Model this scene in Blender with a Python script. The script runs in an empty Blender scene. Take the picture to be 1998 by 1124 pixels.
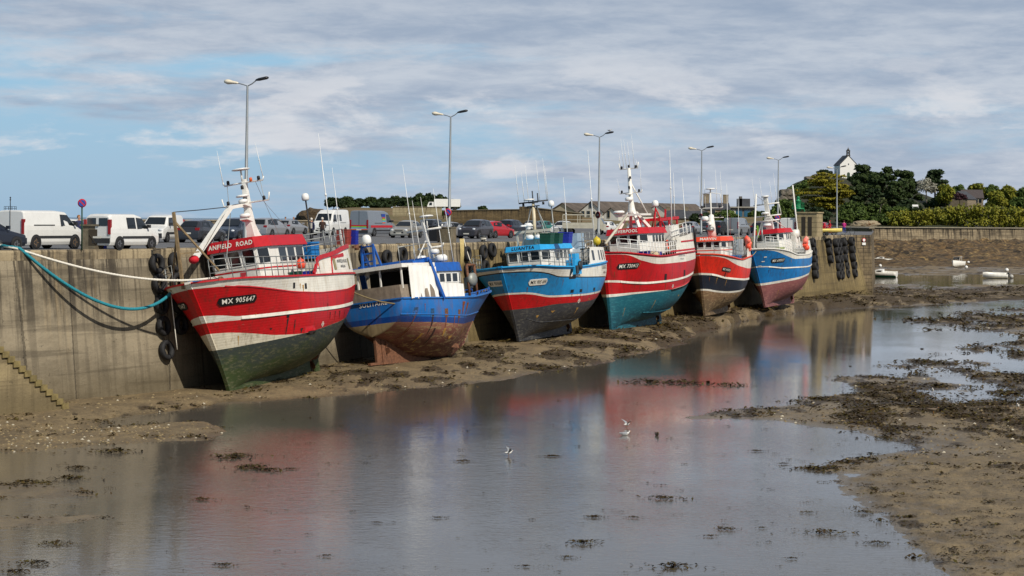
import bpy, bmesh, math, random
import numpy as np
from mathutils import Vector, Matrix, noise as mnoise

# ------------------------------------------------------------------ camera, world, sun, exposure
scene = bpy.context.scene
COL = scene.collection
F, CX, EZ, IW, IH = 4000.0, 999.0, 8.7, 1998.0, 1124.0      # focal length in photo pixels, centre column, eye height
HORIZON, ROLL = 428.05, 0.0058
R_ = math.radians
cam_d = bpy.data.cameras.new('camera')
cam = bpy.data.objects.new('camera', cam_d); COL.objects.link(cam)
cam_d.sensor_width = 36.0
cam_d.lens = 36.0 * F / IW
cam_d.shift_y = (HORIZON - IH / 2) / IW
cam_d.clip_start = 0.5
cam_d.clip_end = 60000.0
cam.matrix_world = Matrix.Translation((0, 0, EZ)) @ Matrix.Rotation(R_(90), 4, 'X') @ Matrix.Rotation(ROLL, 4, 'Z')
scene.camera = cam

SUN_EL = R_(42)
SUN_AZ = math.atan2(0.62, -0.78)            # direction to the sun, clockwise from +Y
SKY_STRENGTH = 0.10
sd = bpy.data.lights.new('sun', 'SUN'); sd.energy = 4.3; sd.angle = R_(0.6); sd.color = (1.0, 0.93, 0.82)
so = bpy.data.objects.new('sun', sd); COL.objects.link(so)
sdir = Vector((math.sin(SUN_AZ) * math.cos(SUN_EL), math.cos(SUN_AZ) * math.cos(SUN_EL), math.sin(SUN_EL)))
so.rotation_euler = sdir.to_track_quat('Z', 'Y').to_euler()
so.location = sdir * 60
scene.view_settings.view_transform = 'Standard'
scene.view_settings.look = 'None'
scene.view_settings.exposure = 0.0
scene.view_settings.gamma = 1.0
scene.render.engine = 'CYCLES'
scene.cycles.max_bounces = 5
scene.cycles.diffuse_bounces = 2
scene.cycles.glossy_bounces = 3
scene.cycles.transmission_bounces = 3
scene.cycles.caustics_reflective = False
scene.cycles.caustics_refractive = False
scene.cycles.use_denoising = True


def lin(h):
    """'#rrggbb' (sRGB) to a linear tuple"""
    h = h.lstrip('#'); o = []
    for i in (0, 2, 4):
        v = int(h[i:i + 2], 16) / 255
        o.append(v / 12.92 if v <= 0.04045 else ((v + 0.055) / 1.055) ** 2.4)
    return tuple(o)


class NT:
    """short node-tree writer"""
    def __init__(s, tree):
        s.t = tree; s.t.nodes.clear()
    def n(s, kind, **kw):
        nd = s.t.nodes.new(kind)
        for k, v in kw.items():
            if k.startswith('i_'):
                key = k[2:]; key = int(key) if key.isdigit() else key.replace('_', ' ')
                s.put(nd, key, v)
            else: setattr(nd, k, v)
        return nd
    def put(s, nd, key, v):
        if isinstance(v, bpy.types.NodeSocket): s.t.links.new(v, nd.inputs[key])
        else: nd.inputs[key].default_value = v
    def math(s, op, a, b=None, c=None, clamp=False):
        nd = s.t.nodes.new('ShaderNodeMath'); nd.operation = op; nd.use_clamp = clamp
        for i, v in enumerate((a, b, c)):
            if v is not None: s.put(nd, i, v)
        return nd.outputs[0]
    def vmath(s, op, a, b=None):
        nd = s.t.nodes.new('ShaderNodeVectorMath'); nd.operation = op
        s.put(nd, 0, a)
        if b is not None: s.put(nd, 1, b)
        return nd.outputs[0]
    def noise(s, vec, scale, detail=4, rough=0.55, dist=0.0):
        nd = s.t.nodes.new('ShaderNodeTexNoise')
        if vec is not None: s.put(nd, 'Vector', vec)
        s.put(nd, 'Scale', scale); s.put(nd, 'Detail', detail); s.put(nd, 'Roughness', rough); s.put(nd, 'Distortion', dist)
        return nd.outputs[0]
    def scale(s, vec, sc, loc=(0, 0, 0), rot=(0, 0, 0)):
        nd = s.t.nodes.new('ShaderNodeMapping'); s.put(nd, 'Vector', vec); s.put(nd, 'Scale', sc); s.put(nd, 'Location', loc); s.put(nd, 'Rotation', rot)
        return nd.outputs[0]
    def step(s, x, lo, hi):
        nd = s.t.nodes.new('ShaderNodeMapRange'); nd.interpolation_type = 'SMOOTHSTEP'
        s.put(nd, 0, x); s.put(nd, 1, lo); s.put(nd, 2, hi); s.put(nd, 3, 0.0); s.put(nd, 4, 1.0)
        return nd.outputs[0]
    def mix(s, fac, a, b, mode='MIX'):
        nd = s.t.nodes.new('ShaderNodeMix'); nd.data_type = 'RGBA'; nd.blend_type = mode; nd.clamp_factor = True
        s.put(nd, 0, fac)
        for k, v in ((6, a), (7, b)):
            if isinstance(v, tuple) and len(v) == 3: v = v + (1.0,)
            s.put(nd, k, v)
        return nd.outputs[2]


world = bpy.data.worlds.new("World"); scene.world = world
world.use_nodes = True
def build_world():
    w = NT(world.node_tree)
    sky = w.n('ShaderNodeTexSky', sky_type='NISHITA', sun_disc=False, sun_elevation=SUN_EL, sun_rotation=SUN_AZ,
              altitude=0.0, air_density=1.0, dust_density=0.6, ozone_density=1.5)
    tc = w.n('ShaderNodeTexCoord')
    sep = w.n('ShaderNodeSeparateXYZ', i_0=tc.outputs['Generated'])
    z = w.math('MAXIMUM', sep.outputs[2], 0.0)
    zz = w.math('ADD', z, 0.055)
    px = w.math('DIVIDE', sep.outputs[0], zz); py = w.math('DIVIDE', sep.outputs[1], zz)
    comb = w.n('ShaderNodeCombineXYZ', i_0=px, i_1=py, i_2=0.0)
    P = comb.outputs[0]
    # direction stretched sideways: long streaky banks
    D = w.scale(tc.outputs['Generated'], (5.5, 5.5, 44.0))
    K = 1.0 / SKY_STRENGTH
    def col(h, m=1.0): return tuple(c * K * m for c in lin(h))
    n1 = w.noise(w.scale(P, (0.62, 0.42, 1.0), (3.1, 0.7, 0)), 1.0, 7, 0.6, 0.35)
    n2 = w.noise(w.scale(D, (1.0, 1.0, 1.0), (1.7, 2.2, 3.4)), 1.0, 7, 0.58, 0.3)
    n3 = w.noise(w.scale(D, (2.6, 2.6, 2.0), (4.2, 0.4, 1.9)), 1.0, 6, 0.62, 0.2)
    # how much cloud at each height: a thick deck above, a broken belt, clear air low down
    cover = w.step(z, 0.040, 0.088)
    n4 = w.noise(w.scale(D, (5.0, 5.0, 2.6), (2.2, 7.4, 5.9)), 1.0, 6, 0.65, 0.3)
    dens = w.math('ADD', w.math('MULTIPLY', n1, 0.40), w.math('MULTIPLY', n2, 0.70))
    dens = w.math('ADD', dens, w.math('MULTIPLY', cover, 0.17))
    dens = w.math('ADD', dens, w.math('MULTIPLY', w.math('SUBTRACT', n4, 0.5), 0.22))
    side = w.math('MULTIPLY', sep.outputs[0], 0.42)
    dens = w.math('ADD', dens, side)
    cloud = w.step(dens, 0.41, 0.64)
    # blue of the gaps: the physical sky, pulled towards the photograph's cyan air
    air = w.mix(0.82, sky.outputs[0], w.mix(w.step(z, 0.0, 0.10), col('#93b9da'), col('#8cc0e2')))
    lit = w.math('ADD', w.math('MULTIPLY', n3, 0.55), w.math('MULTIPLY', n4, 0.45))
    base = w.mix(w.step(lit, 0.34, 0.66), col('#a0adc1'), col('#c8ced8'))
    base = w.mix(w.math('MULTIPLY', w.step(w.math('ADD', w.math('MULTIPLY', n1, 0.5), w.math('MULTIPLY', n2, 0.5)), 0.48, 0.72), 0.6), base, col('#90a0b8'))
    base = w.mix(w.math('MULTIPLY', w.step(w.math('SUBTRACT', dens, w.math('MULTIPLY', n4, 0.3)), 0.46, 0.30), 0.5), base, col('#d0d4dc'))
    base = w.mix(w.math('MULTIPLY', w.step(z, 0.06, 0.15), 0.40), base, col('#8d98ad'))
    skyc = w.mix(w.math('MULTIPLY', cloud, 0.92), air, base)
    # small bright puffs low in the sky
    puff = w.noise(w.scale(D, (2.2, 2.2, 0.95), (8.3, 5.5, 2.7)), 1.0, 8, 0.6, 0.25)
    pm = w.math('MULTIPLY', w.step(puff, 0.51, 0.64), w.math('SUBTRACT', 1.0, w.step(z, 0.050, 0.095)))
    pm = w.math('MULTIPLY', pm, w.step(z, 0.008, 0.026))
    skyc = w.mix(w.math('MULTIPLY', pm, 0.72), skyc, col('#dfe0e4'))
    # unseen sky overhead, made darker and greyer to deepen the shadows below
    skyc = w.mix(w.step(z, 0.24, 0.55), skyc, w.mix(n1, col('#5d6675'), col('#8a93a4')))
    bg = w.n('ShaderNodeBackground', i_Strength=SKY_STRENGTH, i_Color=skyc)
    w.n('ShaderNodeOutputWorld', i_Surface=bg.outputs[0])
build_world()

# ------------------------------------------------------------------ photo pixel <-> place
def hor(px): return HORIZON + (px - CX) * ROLL
def ground(px, py, z=0.0):
    Y = F * (EZ - z) / (py - hor(px)); return Vector(((px - CX) * Y / F, Y, z))
def at(px, py, Y):
    return Vector(((px - CX) * Y / F, Y, EZ + (hor(px) - py) * Y / F))

# ------------------------------------------------------------------ materials
MATS = {}
def mat(name, col, rough=0.55, metal=0.0, var=0.12, scale=2.5, streak=0.0, streak_col='#3b3026', bump=0.0, bump_scale=20, coat=0.0, spec=0.5, emit=0, chips=0.0, chip_col='#d8d2c4', coords='Object', planks=False):
    if name in MATS: return MATS[name]
    m = bpy.data.materials.new(name); m.use_nodes = True
    w = NT(m.node_tree)
    c = lin(col) if isinstance(col, str) else col
    tc = w.n('ShaderNodeTexCoord'); V = tc.outputs[coords]
    n = w.noise(V, scale, 5, 0.6)
    dark = tuple(x * (1 - var) for x in c); light = tuple(min(1, x * (1 + var)) for x in c)
    base = w.mix(w.step(n, 0.3, 0.7), dark, light)
    if streak:
        sn = w.noise(w.scale(V, (4.5, 4.5, 0.45)), 1.0, 6, 0.65)
        sn2 = w.noise(w.scale(V, (1.2, 1.2, 0.7), (3, 1, 7)), 1.0, 7, 0.75)
        base = w.mix(w.math('MULTIPLY', w.step(w.math('ADD', w.math('MULTIPLY', sn, 0.6), w.math('MULTIPLY', sn2, 0.4)), 0.47, 0.66), streak), base, lin(streak_col))
    if chips:
        cn = w.noise(w.scale(V, (1.3, 1.3, 5.0)), 2.2, 7, 0.72)
        base = w.mix(w.math('MULTIPLY', w.step(cn, 0.66, 0.70), chips), base, lin(chip_col))
    p = w.n('ShaderNodeBsdfPrincipled', i_Base_Color=base, i_Metallic=metal)
    w.put(p, 'Roughness', w.math('ADD', w.math('MULTIPLY', n, 0.2), max(0.03, rough - 0.1)))
    w.put(p, 'Specular IOR Level', spec)
    if coat: w.put(p, 'Coat Weight', coat)
    if bump or planks:
        h = w.noise(V, bump_scale, 5, 0.6)
        if planks:
            pl = w.n('ShaderNodeTexWave', wave_type='BANDS', bands_direction='Z', i_Scale=2.3, i_Distortion=0.25, i_Detail=1.0)
            w.put(pl, 'Vector', V)
            h = w.math('ADD', w.math('MULTIPLY', h, 0.6), w.math('MULTIPLY', w.step(pl.outputs[1], 0.0, 0.18), 1.0))
        b = w.n('ShaderNodeBump', i_Strength=max(bump, 0.25 if planks else 0), i_Distance=0.03, i_Height=h)
        w.put(p, 'Normal', b.outputs[0])
    w.n('ShaderNodeOutputMaterial', i_Surface=p.outputs[0])
    MATS[name] = m
    return m

# ------------------------------------------------------------------ mesh helpers
class MB:
    def __init__(s): s.v = []; s.f = []; s.m = []; s.s = []
    def add(s, vs, fs, mi=0, smooth=False):
        o = len(s.v); s.v.extend(tuple(v) for v in vs)
        for f in fs:
            s.f.append(tuple(i + o for i in f)); s.m.append(mi); s.s.append(smooth)
        return s
    def box(s, c, size, mi=0, rot=None):
        hx, hy, hz = size[0] / 2, size[1] / 2, size[2] / 2
        vs = [Vector((x, y, z)) for x in (-hx, hx) for y in (-hy, hy) for z in (-hz, hz)]
        if rot is not None: vs = [rot @ v for v in vs]
        c = Vector(c)
        return s.add([v + c for v in vs], [(0, 1, 3, 2), (4, 6, 7, 5), (0, 4, 5, 1), (2, 3, 7, 6), (0, 2, 6, 4), (1, 5, 7, 3)], mi)
    def bar(s, a, b, w, h=None, mi=0, up=(0, 0, 1)):
        a, b = Vector(a), Vector(b); h = h or w; d = (b - a)
        if d.length < 1e-6: return s
        d.normalize(); u = Vector(up)
        if abs(d.dot(u)) > 0.98: u = Vector((1, 0, 0))
        x = d.cross(u).normalized(); y = x.cross(d).normalized()
        vs = []
        for p in (a, b):
            for i, j in ((-1, -1), (1, -1), (1, 1), (-1, 1)): vs.append(p + x * i * w / 2 + y * j * h / 2)
        return s.add(vs, [(0, 1, 2, 3), (7, 6, 5, 4), (0, 4, 5, 1), (1, 5, 6, 2), (2, 6, 7, 3), (3, 7, 4, 0)], mi)
    def tube(s, pts, r, seg=6, mi=0, closed=False, caps=True):
        pts = [Vector(p) for p in pts]; n = len(pts)
        rs = r if isinstance(r, (list, tuple)) else [r] * n
        vs = []; ref = None
        for i, p in enumerate(pts):
            if closed: d = pts[(i + 1) % n] - pts[i - 1]
            else: d = pts[min(i + 1, n - 1)] - pts[max(i - 1, 0)]
            d.normalize()
            if ref is None:
                ref = Vector((0, 0, 1)) if abs(d.z) < 0.9 else Vector((1, 0, 0))
            x = d.cross(ref)
            if x.length < 1e-4: x = d.orthogonal()
            x.normalize(); y = x.cross(d).normalized(); ref = y
            for k in range(seg):
                a = 2 * math.pi * k / seg
                vs.append(p + (x * math.cos(a) + y * math.sin(a)) * rs[i])
        fs = []
        for i in range(n if closed else n - 1):
            j = (i + 1) % n
            for k in range(seg):
                l = (k + 1) % seg
                fs.append((i * seg + k, i * seg + l, j * seg + l, j * seg + k))
        if caps and not closed:
            fs.append(tuple(range(seg - 1, -1, -1))); fs.append(tuple((n - 1) * seg + k for k in range(seg)))
        return s.add(vs, fs, mi, seg > 4)
    def lathe(s, prof, seg=12, c=(0, 0, 0), mi=0, M=None, smooth=True):
        vs = []; c = Vector(c)
        for (r, z) in prof:
            for k in range(seg):
                a = 2 * math.pi * k / seg; p = Vector((r * math.cos(a), r * math.sin(a), z))
                if M is not None: p = M @ p
                vs.append(p + c)
        fs = [(i * seg + k, i * seg + (k + 1) % seg, (i + 1) * seg + (k + 1) % seg, (i + 1) * seg + k) for i in range(len(prof) - 1) for k in range(seg)]
        if prof[0][0] > 1e-4: fs.append(tuple(range(seg - 1, -1, -1)))
        if prof[-1][0] > 1e-4: fs.append(tuple((len(prof) - 1) * seg + k for k in range(seg)))
        return s.add(vs, fs, mi, smooth)
    def ball(s, c, r, seg=10, rings=6, mi=0, sc=(1, 1, 1)):
        prof = [(max(1e-5, math.sin(math.pi * i / rings)) * r, -math.cos(math.pi * i / rings) * r) for i in range(rings + 1)]
        M = Matrix.Diagonal(sc)
        return s.lathe(prof, seg, c, mi, M)
    def extrude(s, poly, vec, mi=0):
        n = len(poly); vec = Vector(vec); poly = [Vector(p) for p in poly]
        fs = [tuple(range(n))[::-1], tuple(range(n, 2 * n))] + [(i, (i + 1) % n, n + (i + 1) % n, n + i) for i in range(n)]
        return s.add(poly + [p + vec for p in poly], fs, mi)
    def grid(s, rows, mi=0, smooth=True, close=False):
        nr, nc = len(rows), len(rows[0]); vs = [p for r in rows for p in r]
        fs = [(i * nc + j, i * nc + j + 1, (i + 1) * nc + j + 1, (i + 1) * nc + j) for i in range(nr - 1) for j in range(nc - 1)]
        return s.add(vs, fs, mi, smooth)
    def mesh(s, name, mats, merge=0.0, flip=True):
        me = bpy.data.meshes.new(name)
        me.from_pydata([tuple(v) for v in s.v], [], s.f)
        for m in mats: me.materials.append(m)
        me.polygons.foreach_set('material_index', s.m)
        me.polygons.foreach_set('use_smooth', s.s)
        if merge or flip:
            bm = bmesh.new(); bm.from_mesh(me)
            if merge: bmesh.ops.remove_doubles(bm, verts=bm.verts, dist=merge)
            if flip: bmesh.ops.recalc_face_normals(bm, faces=bm.faces)
            bm.to_mesh(me); bm.free()
        me.update()
        return me
    def build(s, name, mats, parent=None, merge=0.0, flip=True, mw=None):
        if not isinstance(mats, (list, tuple)): mats = [mats]
        o = bpy.data.objects.new(name, s.mesh(name, mats, merge, flip)); COL.objects.link(o)
        if parent is not None: o.parent = parent
        if mw is not None: o.matrix_world = mw
        return o

def tag(o, label=None, cat=None, group=None, kind=None):
    for k, v in (('label', label), ('category', cat), ('group', group), ('kind', kind)):
        if v: o[k] = v
    return o
def thing(name, label, cat, mw=None, group=None):
    o = bpy.data.objects.new(name, None); COL.objects.link(o); o.empty_display_size = 0.3
    if mw is not None: o.matrix_world = mw
    return tag(o, label, cat, group)
def pose(loc, heading=0.0):
    """matrix: local +x points along compass heading (degrees from +Y towards +X), z up"""
    a = R_(90 - heading)
    return Matrix.Translation(loc) @ Matrix.Rotation(a, 4, 'Z')
def children_of(o): return [c for c in bpy.data.objects if c.parent == o]
def copy_tree(o, parent=None):
    c = o.copy(); COL.objects.link(c)
    if parent is not None: c.parent = parent
    for ch in KIDS.get(o.name, []): copy_tree(ch, c)
    return c
KIDS = {}
def remember(o):
    """note the parts of a finished thing so that it can be copied"""
    todo = [o]
    while todo:
        x = todo.pop(); ks = [c for c in COL.objects if c.parent == x]
        KIDS[x.name] = ks; todo += ks

_TXT = {}
def text_geo(txt, size, bold=0.0, shear=0.0, sx=1.0, extr=0.004):
    """flat lettering centred on (0,0): list of verts (a, b) and faces"""
    key = (txt, size, bold, shear, sx)
    if key in _TXT: return _TXT[key]
    cu = bpy.data.curves.new('lettering', 'FONT'); cu.body = txt; cu.size = size; cu.offset = bold; cu.shear = shear
    cu.space_character = 1.12; cu.align_x = 'CENTER'; cu.align_y = 'CENTER'; cu.resolution_u = 2
    ob = bpy.data.objects.new('lettering', cu); COL.objects.link(ob)
    dg = bpy.context.evaluated_depsgraph_get(); me = bpy.data.meshes.new_from_object(ob.evaluated_get(dg))
    vs = [(v.co.x * sx, v.co.y) for v in me.vertices]; fs = [tuple(p.vertices) for p in me.polygons]
    bpy.data.objects.remove(ob); bpy.data.meshes.remove(me); bpy.data.curves.remove(cu)
    _TXT[key] = (vs, fs); return vs, fs

def cub(pts, x):
    """smooth interpolation through (x, y) points"""
    xs = [p[0] for p in pts]; ys = [p[1] for p in pts]; n = len(xs)
    if x <= xs[0]: return ys[0]
    if x >= xs[-1]: return ys[-1]
    i = max(k for k in range(n - 1) if xs[k] <= x)
    def sl(k):
        if k == 0: return (ys[1] - ys[0]) / (xs[1] - xs[0])
        if k == n - 1: return (ys[-1] - ys[-2]) / (xs[-1] - xs[-2])
        a = (ys[k] - ys[k - 1]) / (xs[k] - xs[k - 1]); b = (ys[k + 1] - ys[k]) / (xs[k + 1] - xs[k])
        return 0 if a * b <= 0 else 2 * a * b / (a + b)
    h = xs[i + 1] - xs[i]; t = (x - xs[i]) / h
    return (ys[i] * (1 + 2 * t) * (1 - t) ** 2 + sl(i) * h * t * (1 - t) ** 2 + ys[i + 1] * t * t * (3 - 2 * t) - sl(i + 1) * h * t * t * (1 - t))
def sst(x, a, b):
    t = min(1, max(0, (x - a) / (b - a))); return t * t * (3 - 2 * t)

WHITE = mat('white paint', '#e4e2da', 0.42, var=0.05, streak=0.25, streak_col='#a08a66')
WHITE_CLEAN = mat('white gloss', '#e6e6e2', 0.35, var=0.04)
BLACK = mat('black rubber', '#17171a', 0.6, var=0.2)
BLACK_PLATE = mat('black plate', '#0e0e10', 0.45)
LETTER_W = mat('white lettering', '#e8e4d8', 0.5, var=0.03)
LETTER_B = mat('dark lettering', '#15181f', 0.5)
GLASS = mat('dark window glass', '#0f1518', 0.06, var=0.3, scale=1.2, spec=0.9)
STEEL = mat('galvanised steel', '#8f9290', 0.45, metal=0.5, var=0.15)
RUST = mat('rusty steel', '#6a4630', 0.8, var=0.35, scale=6)
DARK_STEEL = mat('dark painted steel', '#2b2f33', 0.5)
WOOD = mat('weathered wood', '#7d6a4c', 0.8, var=0.25, scale=4)
ROPE_W = mat('white rope', '#d8d3c6', 0.85, var=0.15, scale=18)
ROPE_T = mat('teal rope', '#1f7f8e', 0.85, var=0.2, scale=18)
ORANGE = mat('orange float', '#f0563a', 0.5, var=0.12)
BLUE_TUB = mat('blue plastic', '#1c74b8', 0.5)
# ------------------------------------------------------------------ numeric noise for the ground
rng = np.random.default_rng(7)
random.seed(11)
def vnoise(x, y, seed=0):
    xi = np.floor(x).astype(np.int64); yi = np.floor(y).astype(np.int64)
    u = x - xi; v = y - yi; u = u * u * (3 - 2 * u); v = v * v * (3 - 2 * v)
    def h(a, b):
        n = (a * 374761393 + b * 668265263 + seed * 1442695041) & 0x7fffffff
        n = ((n ^ (n >> 13)) * 1274126177) & 0x7fffffff
        return ((n ^ (n >> 16)) & 0xffff) / 65535.0
    return (h(xi, yi) * (1 - u) + h(xi + 1, yi) * u) * (1 - v) + (h(xi, yi + 1) * (1 - u) + h(xi + 1, yi + 1) * u) * v
def fbm(x, y, octs=4, seed=0):
    s = 0; a = 0.5; t = 0
    for o in range(octs):
        s = s + a * vnoise(x, y, seed + o * 17); t += a; a *= 0.55; x = x * 2.03 + 5.1; y = y * 2.03 - 3.3
    return s / t
def sdf(poly, X, Y):
    """signed distance to a closed polygon, positive inside"""
    d = np.full(X.shape, 1e9); ins = np.zeros(X.shape, bool); n = len(poly)
    for i in range(n):
        ax, ay = poly[i]; bx, by = poly[(i + 1) % n]
        ex, ey = bx - ax, by - ay; L = ex * ex + ey * ey + 1e-9
        t = np.clip(((X - ax) * ex + (Y - ay) * ey) / L, 0, 1)
        d = np.minimum(d, (X - ax - t * ex) ** 2 + (Y - ay - t * ey) ** 2)
        c = ((ay > Y) != (by > Y)) & (X < (bx - ax) * (Y - ay) / (by - ay + 1e-12) + ax)
        ins ^= c
    d = np.sqrt(d); return np.where(ins, d, -d)
def linedist(line, X, Y):
    d = np.full(X.shape, 1e9)
    for (ax, ay), (bx, by) in zip(line, line[1:]):
        ex, ey = bx - ax, by - ay; L = ex * ex + ey * ey
        t = np.clip(((X - ax) * ex + (Y - ay) * ey) / L, 0, 1)
        d = np.minimum(d, (X - ax - t * ex) ** 2 + (Y - ay - t * ey) ** 2)
    return np.sqrt(d)

# ------------------------------------------------------------------ the quay's edge
QZ = 7.05                                    # top of the quay
ZW = -0.55                                   # water left in the drained basin
EDGE = [(-45.0, 65.0), (-24.33, 97.43), (-18.6, 106.45), (-10.06, 126.2), (-3.6, 140.6), (15.6, 186.3), (34.84, 231.9), (41.1, 246.8)]
END2 = (43.45, 247.95)
def edge_normal(i):
    a = Vector(EDGE[max(i - 1, 0)]); b = Vector(EDGE[min(i + 1, len(EDGE) - 1)])
    d = (b - a).normalized(); return Vector((d.y, -d.x))
def batter(i): return 0.85 if i < len(EDGE) - 1 else 2.1
BASE = [tuple(Vector(e) + edge_normal(i) * batter(i)) for i, e in enumerate(EDGE)]
BASE[-1] = (43.1, 246.3)
def wall_point(px, py, out=0.0):
    """where the sight line of a photo pixel meets the battered quay face"""
    dx = (px - CX) / F; dz = (hor(px) - py) / F
    best = None
    for i in range(len(EDGE) - 1):
        a, b = Vector((*EDGE[i], QZ)), Vector((*EDGE[i + 1], QZ)); c = Vector((*BASE[i], QZ - 7.4))
        n = (b - a).cross(c - a).normalized()
        if n.y > 0: n = -n
        D = Vector((dx, 1, dz)); t = (a + n * out - Vector((0, 0, EZ))).dot(n) / D.dot(n); p = Vector((0, 0, EZ)) + D * t
        u = (p - a).to_2d().dot((b - a).to_2d()) / (b - a).to_2d().length_squared
        if -0.06 <= u <= 1.06 and (best is None or abs(u - .5) < best[0]): best = (abs(u - .5), p, n, (b - a).normalized())
    return best[1], best[2], best[3]

# ------------------------------------------------------------------ mud of the drained harbour
POOL = [(-700, 890), (0, 880), (60, 882), (130, 874), (200, 868), (290, 864), (400, 860), (440, 846), (446, 832), (400, 823), (330, 825), (240, 833), (195, 836),
        (205, 824), (250, 811), (330, 801), (400, 791), (440, 784), (520, 781), (600, 778), (700, 770), (800, 758), (900, 752), (990, 742), (1060, 726), (1130, 715), (1180, 711),
        (1230, 694), (1300, 682), (1335, 668), (1350, 655), (1400, 640), (1450, 625), (1500, 617), (1560, 609), (1620, 603), (1690, 599), (1760, 598),
        (1830, 593), (1900, 589), (2000, 585), (2700, 578), (2700, 600), (1998, 603), (1900, 610), (1840, 618), (1800, 626), (1850, 640), (1990, 652), (1990, 664), (1900, 690), (1850, 696), (1800, 706),
        (1788, 731), (1670, 733), (1640, 740), (1690, 768), (1570, 775), (1530, 790), (1430, 799), (1335, 813), (1330, 818), (1400, 819), (1530, 822), (1600, 834), (1680, 841), (1700, 851), (1760, 868), (1768, 876),
        (1690, 890), (1600, 905), (1568, 914), (1630, 924), (1640, 950), (1680, 990), (1740, 1030), (1790, 1080), (1860, 1130), (1990, 1260), (2000, 1330), (-700, 1330)]
POND = [(1690, 540), (1800, 537), (2700, 528), (2700, 556), (1998, 556), (1850, 556), (1700, 553)]
BARS = [([(-80, 948), (60, 946), (150, 955), (185, 966), (90, 972), (-80, 968)]), ([(-80, 1020), (80, 1010), (200, 1006), (160, 1016), (60, 1026), (-80, 1034)])]
def wpoly(pp): return [tuple(ground(x, y, ZW)[:2]) for x, y in pp]
POOL_W, POND_W = wpoly(POOL), wpoly(POND)
BARS_W = [wpoly(b) for b in BARS]

def terrain(px, dy):
    """heights, seaweed cover and wetness for arrays of photo columns and rows below the horizon"""
    Y = F * (EZ - ZW) / dy; X = (px - CX) * Y / F; py = dy + HORIZON + (px - CX) * ROLL
    d1 = sdf(POOL_W, X, Y); d2 = sdf(POND_W, X, Y); dw = np.maximum(d1, d2)
    wob = (fbm(X * 0.55, Y * 0.30, 4, 3) - 0.5)
    dw = dw + wob * np.clip(Y / 60.0, 0.8, 5.0)
    dq = linedist(BASE, X, Y)
    hwall = np.interp(Y, [95, 106, 112, 124, 140, 160, 200, 250], [-0.22, -0.30, -0.22, 0.05, 0.30, 0.28, 0.38, 0.50])
    dl = np.maximum(-dw, 0)
    near_wall = np.clip((36 - dq) / 28.0, 0, 1)
    t = (dl / (dl + np.maximum(dq - 4.5, 0) + 0.3)) ** 0.85
    bank = 0.025 * np.minimum(dl, 1.5) + (hwall - ZW - 0.03) * t * near_wall ** 0.5
    flat = 0.10 * np.clip(dl / 6.0, 0, 1) + 0.10 * np.clip(dl / 40.0, 0, 1)
    h = ZW + np.where(dw > 0, -0.02 * np.minimum(dw, 6.0) - 0.01, np.maximum(bank, flat * (1 - 0.5 * near_wall)))
    # broken flats: islands and pools
    mixed = np.clip((px - 1560) / 150, 0, 1) * np.clip((760 - py) / 40, 0, 1) * np.clip((py - 585) / 15, 0, 1)
    mixed = np.maximum(mixed, 0.8 * np.clip((px - 1690) / 40, 0, 1) * np.clip((640 - py) / 40, 0, 1))
    mixed = np.maximum(mixed, 0.12)
    flats = np.clip((px - 1610) / 60, 0, 1) * np.clip((798 - py) / 14, 0, 1) * np.clip((py - 590) / 12, 0, 1) * (h > ZW)
    h = np.where(flats > 0, h + flats * (ZW + 0.010 - h) * 0.92, h)
    h += flats * (fbm(X * 0.30, Y * 0.10, 5, 9) - 0.5) * 0.34
    mixed = np.where(flats > 0, mixed * (1 - flats), mixed)
    far_flat = np.clip((px - 1660) / 30, 0, 1) * np.clip((592 - py) / 10, 0, 1) * np.clip((py - 500) / 12, 0, 1) * (dw < 0)
    h = np.where(far_flat > 0, h + far_flat * (ZW + 0.05 - h) * 0.9, h)
    h += far_flat * (fbm(X * 0.16, Y * 0.045, 5, 9) - 0.5) * 0.36
    h += mixed * (fbm(X * 0.42, Y * 0.13, 5, 9) - 0.52) * 0.26
    h += mixed * (fbm(X * 1.1, Y * 0.4, 3, 31) - 0.5) * 0.10
    # low bars in the foreground water
    for b in BARS_W: h = np.maximum(h, ZW + 0.012 + np.clip(sdf(b, X, Y), -1, 0.4) * 0.06 + (fbm(X * 2.2, Y * 1.2, 3, 5) - 0.5) * 0.06)
    # footprints, worm casts, small lumps
    lumps = (fbm(X * 2.6, Y * 1.7, 3, 21) - 0.5)
    front = np.clip((px - 1500) / 200, 0, 1) * np.clip((py - 860) / 60, 0, 1)
    land = np.clip(-dw / 0.8 + 0.3, 0, 1)
    h += land * lumps * (0.030 + 0.14 * front) + front * land * 0.045 * np.clip(dl / 1.2, 0, 1)
    h += land * (fbm(X * 0.35, Y * 0.22, 3, 41) - 0.5) * 0.06
    weedn = fbm(X * 0.8, Y * 0.34, 5, 55)
    cover = 0.33 + 0.12 * np.clip((px - 500) / 600, 0, 1)
    cover = np.where(px > 1300, 0.41 + 0.08 * np.clip((880 - py) / 60, -1, 1), cover)
    cover = np.where((px > 1560) & (py < 640), 0.56, cover)
    cover = np.where((px > 1660) & (py < 562), 0.34, cover)
    cover = np.where((px > 1550) & (py > 880), 0.25, cover)
    cover = np.where((px < 500), 0.20, cover)
    weed = np.clip((weedn + cover - 0.90) * 6.0, 0, 1)
    wet = np.clip(1 - (h - ZW) / 0.10, 0, 1)
    # nothing to see under and behind the quay: the sea lies there
    inside = sdf(EDGE + [END2, (102, 590), (300, 2500), (-2500, 2500), (-400, 65)], X, Y) > 4
    h = np.where(inside, -4.0, h)
    # far shore rises to the rocks
    h += np.clip((Y - 420) / 120, 0, 1) ** 1.5 * 1.2 * (px > 1680)
    return X, Y, h, weed, wet

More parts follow.
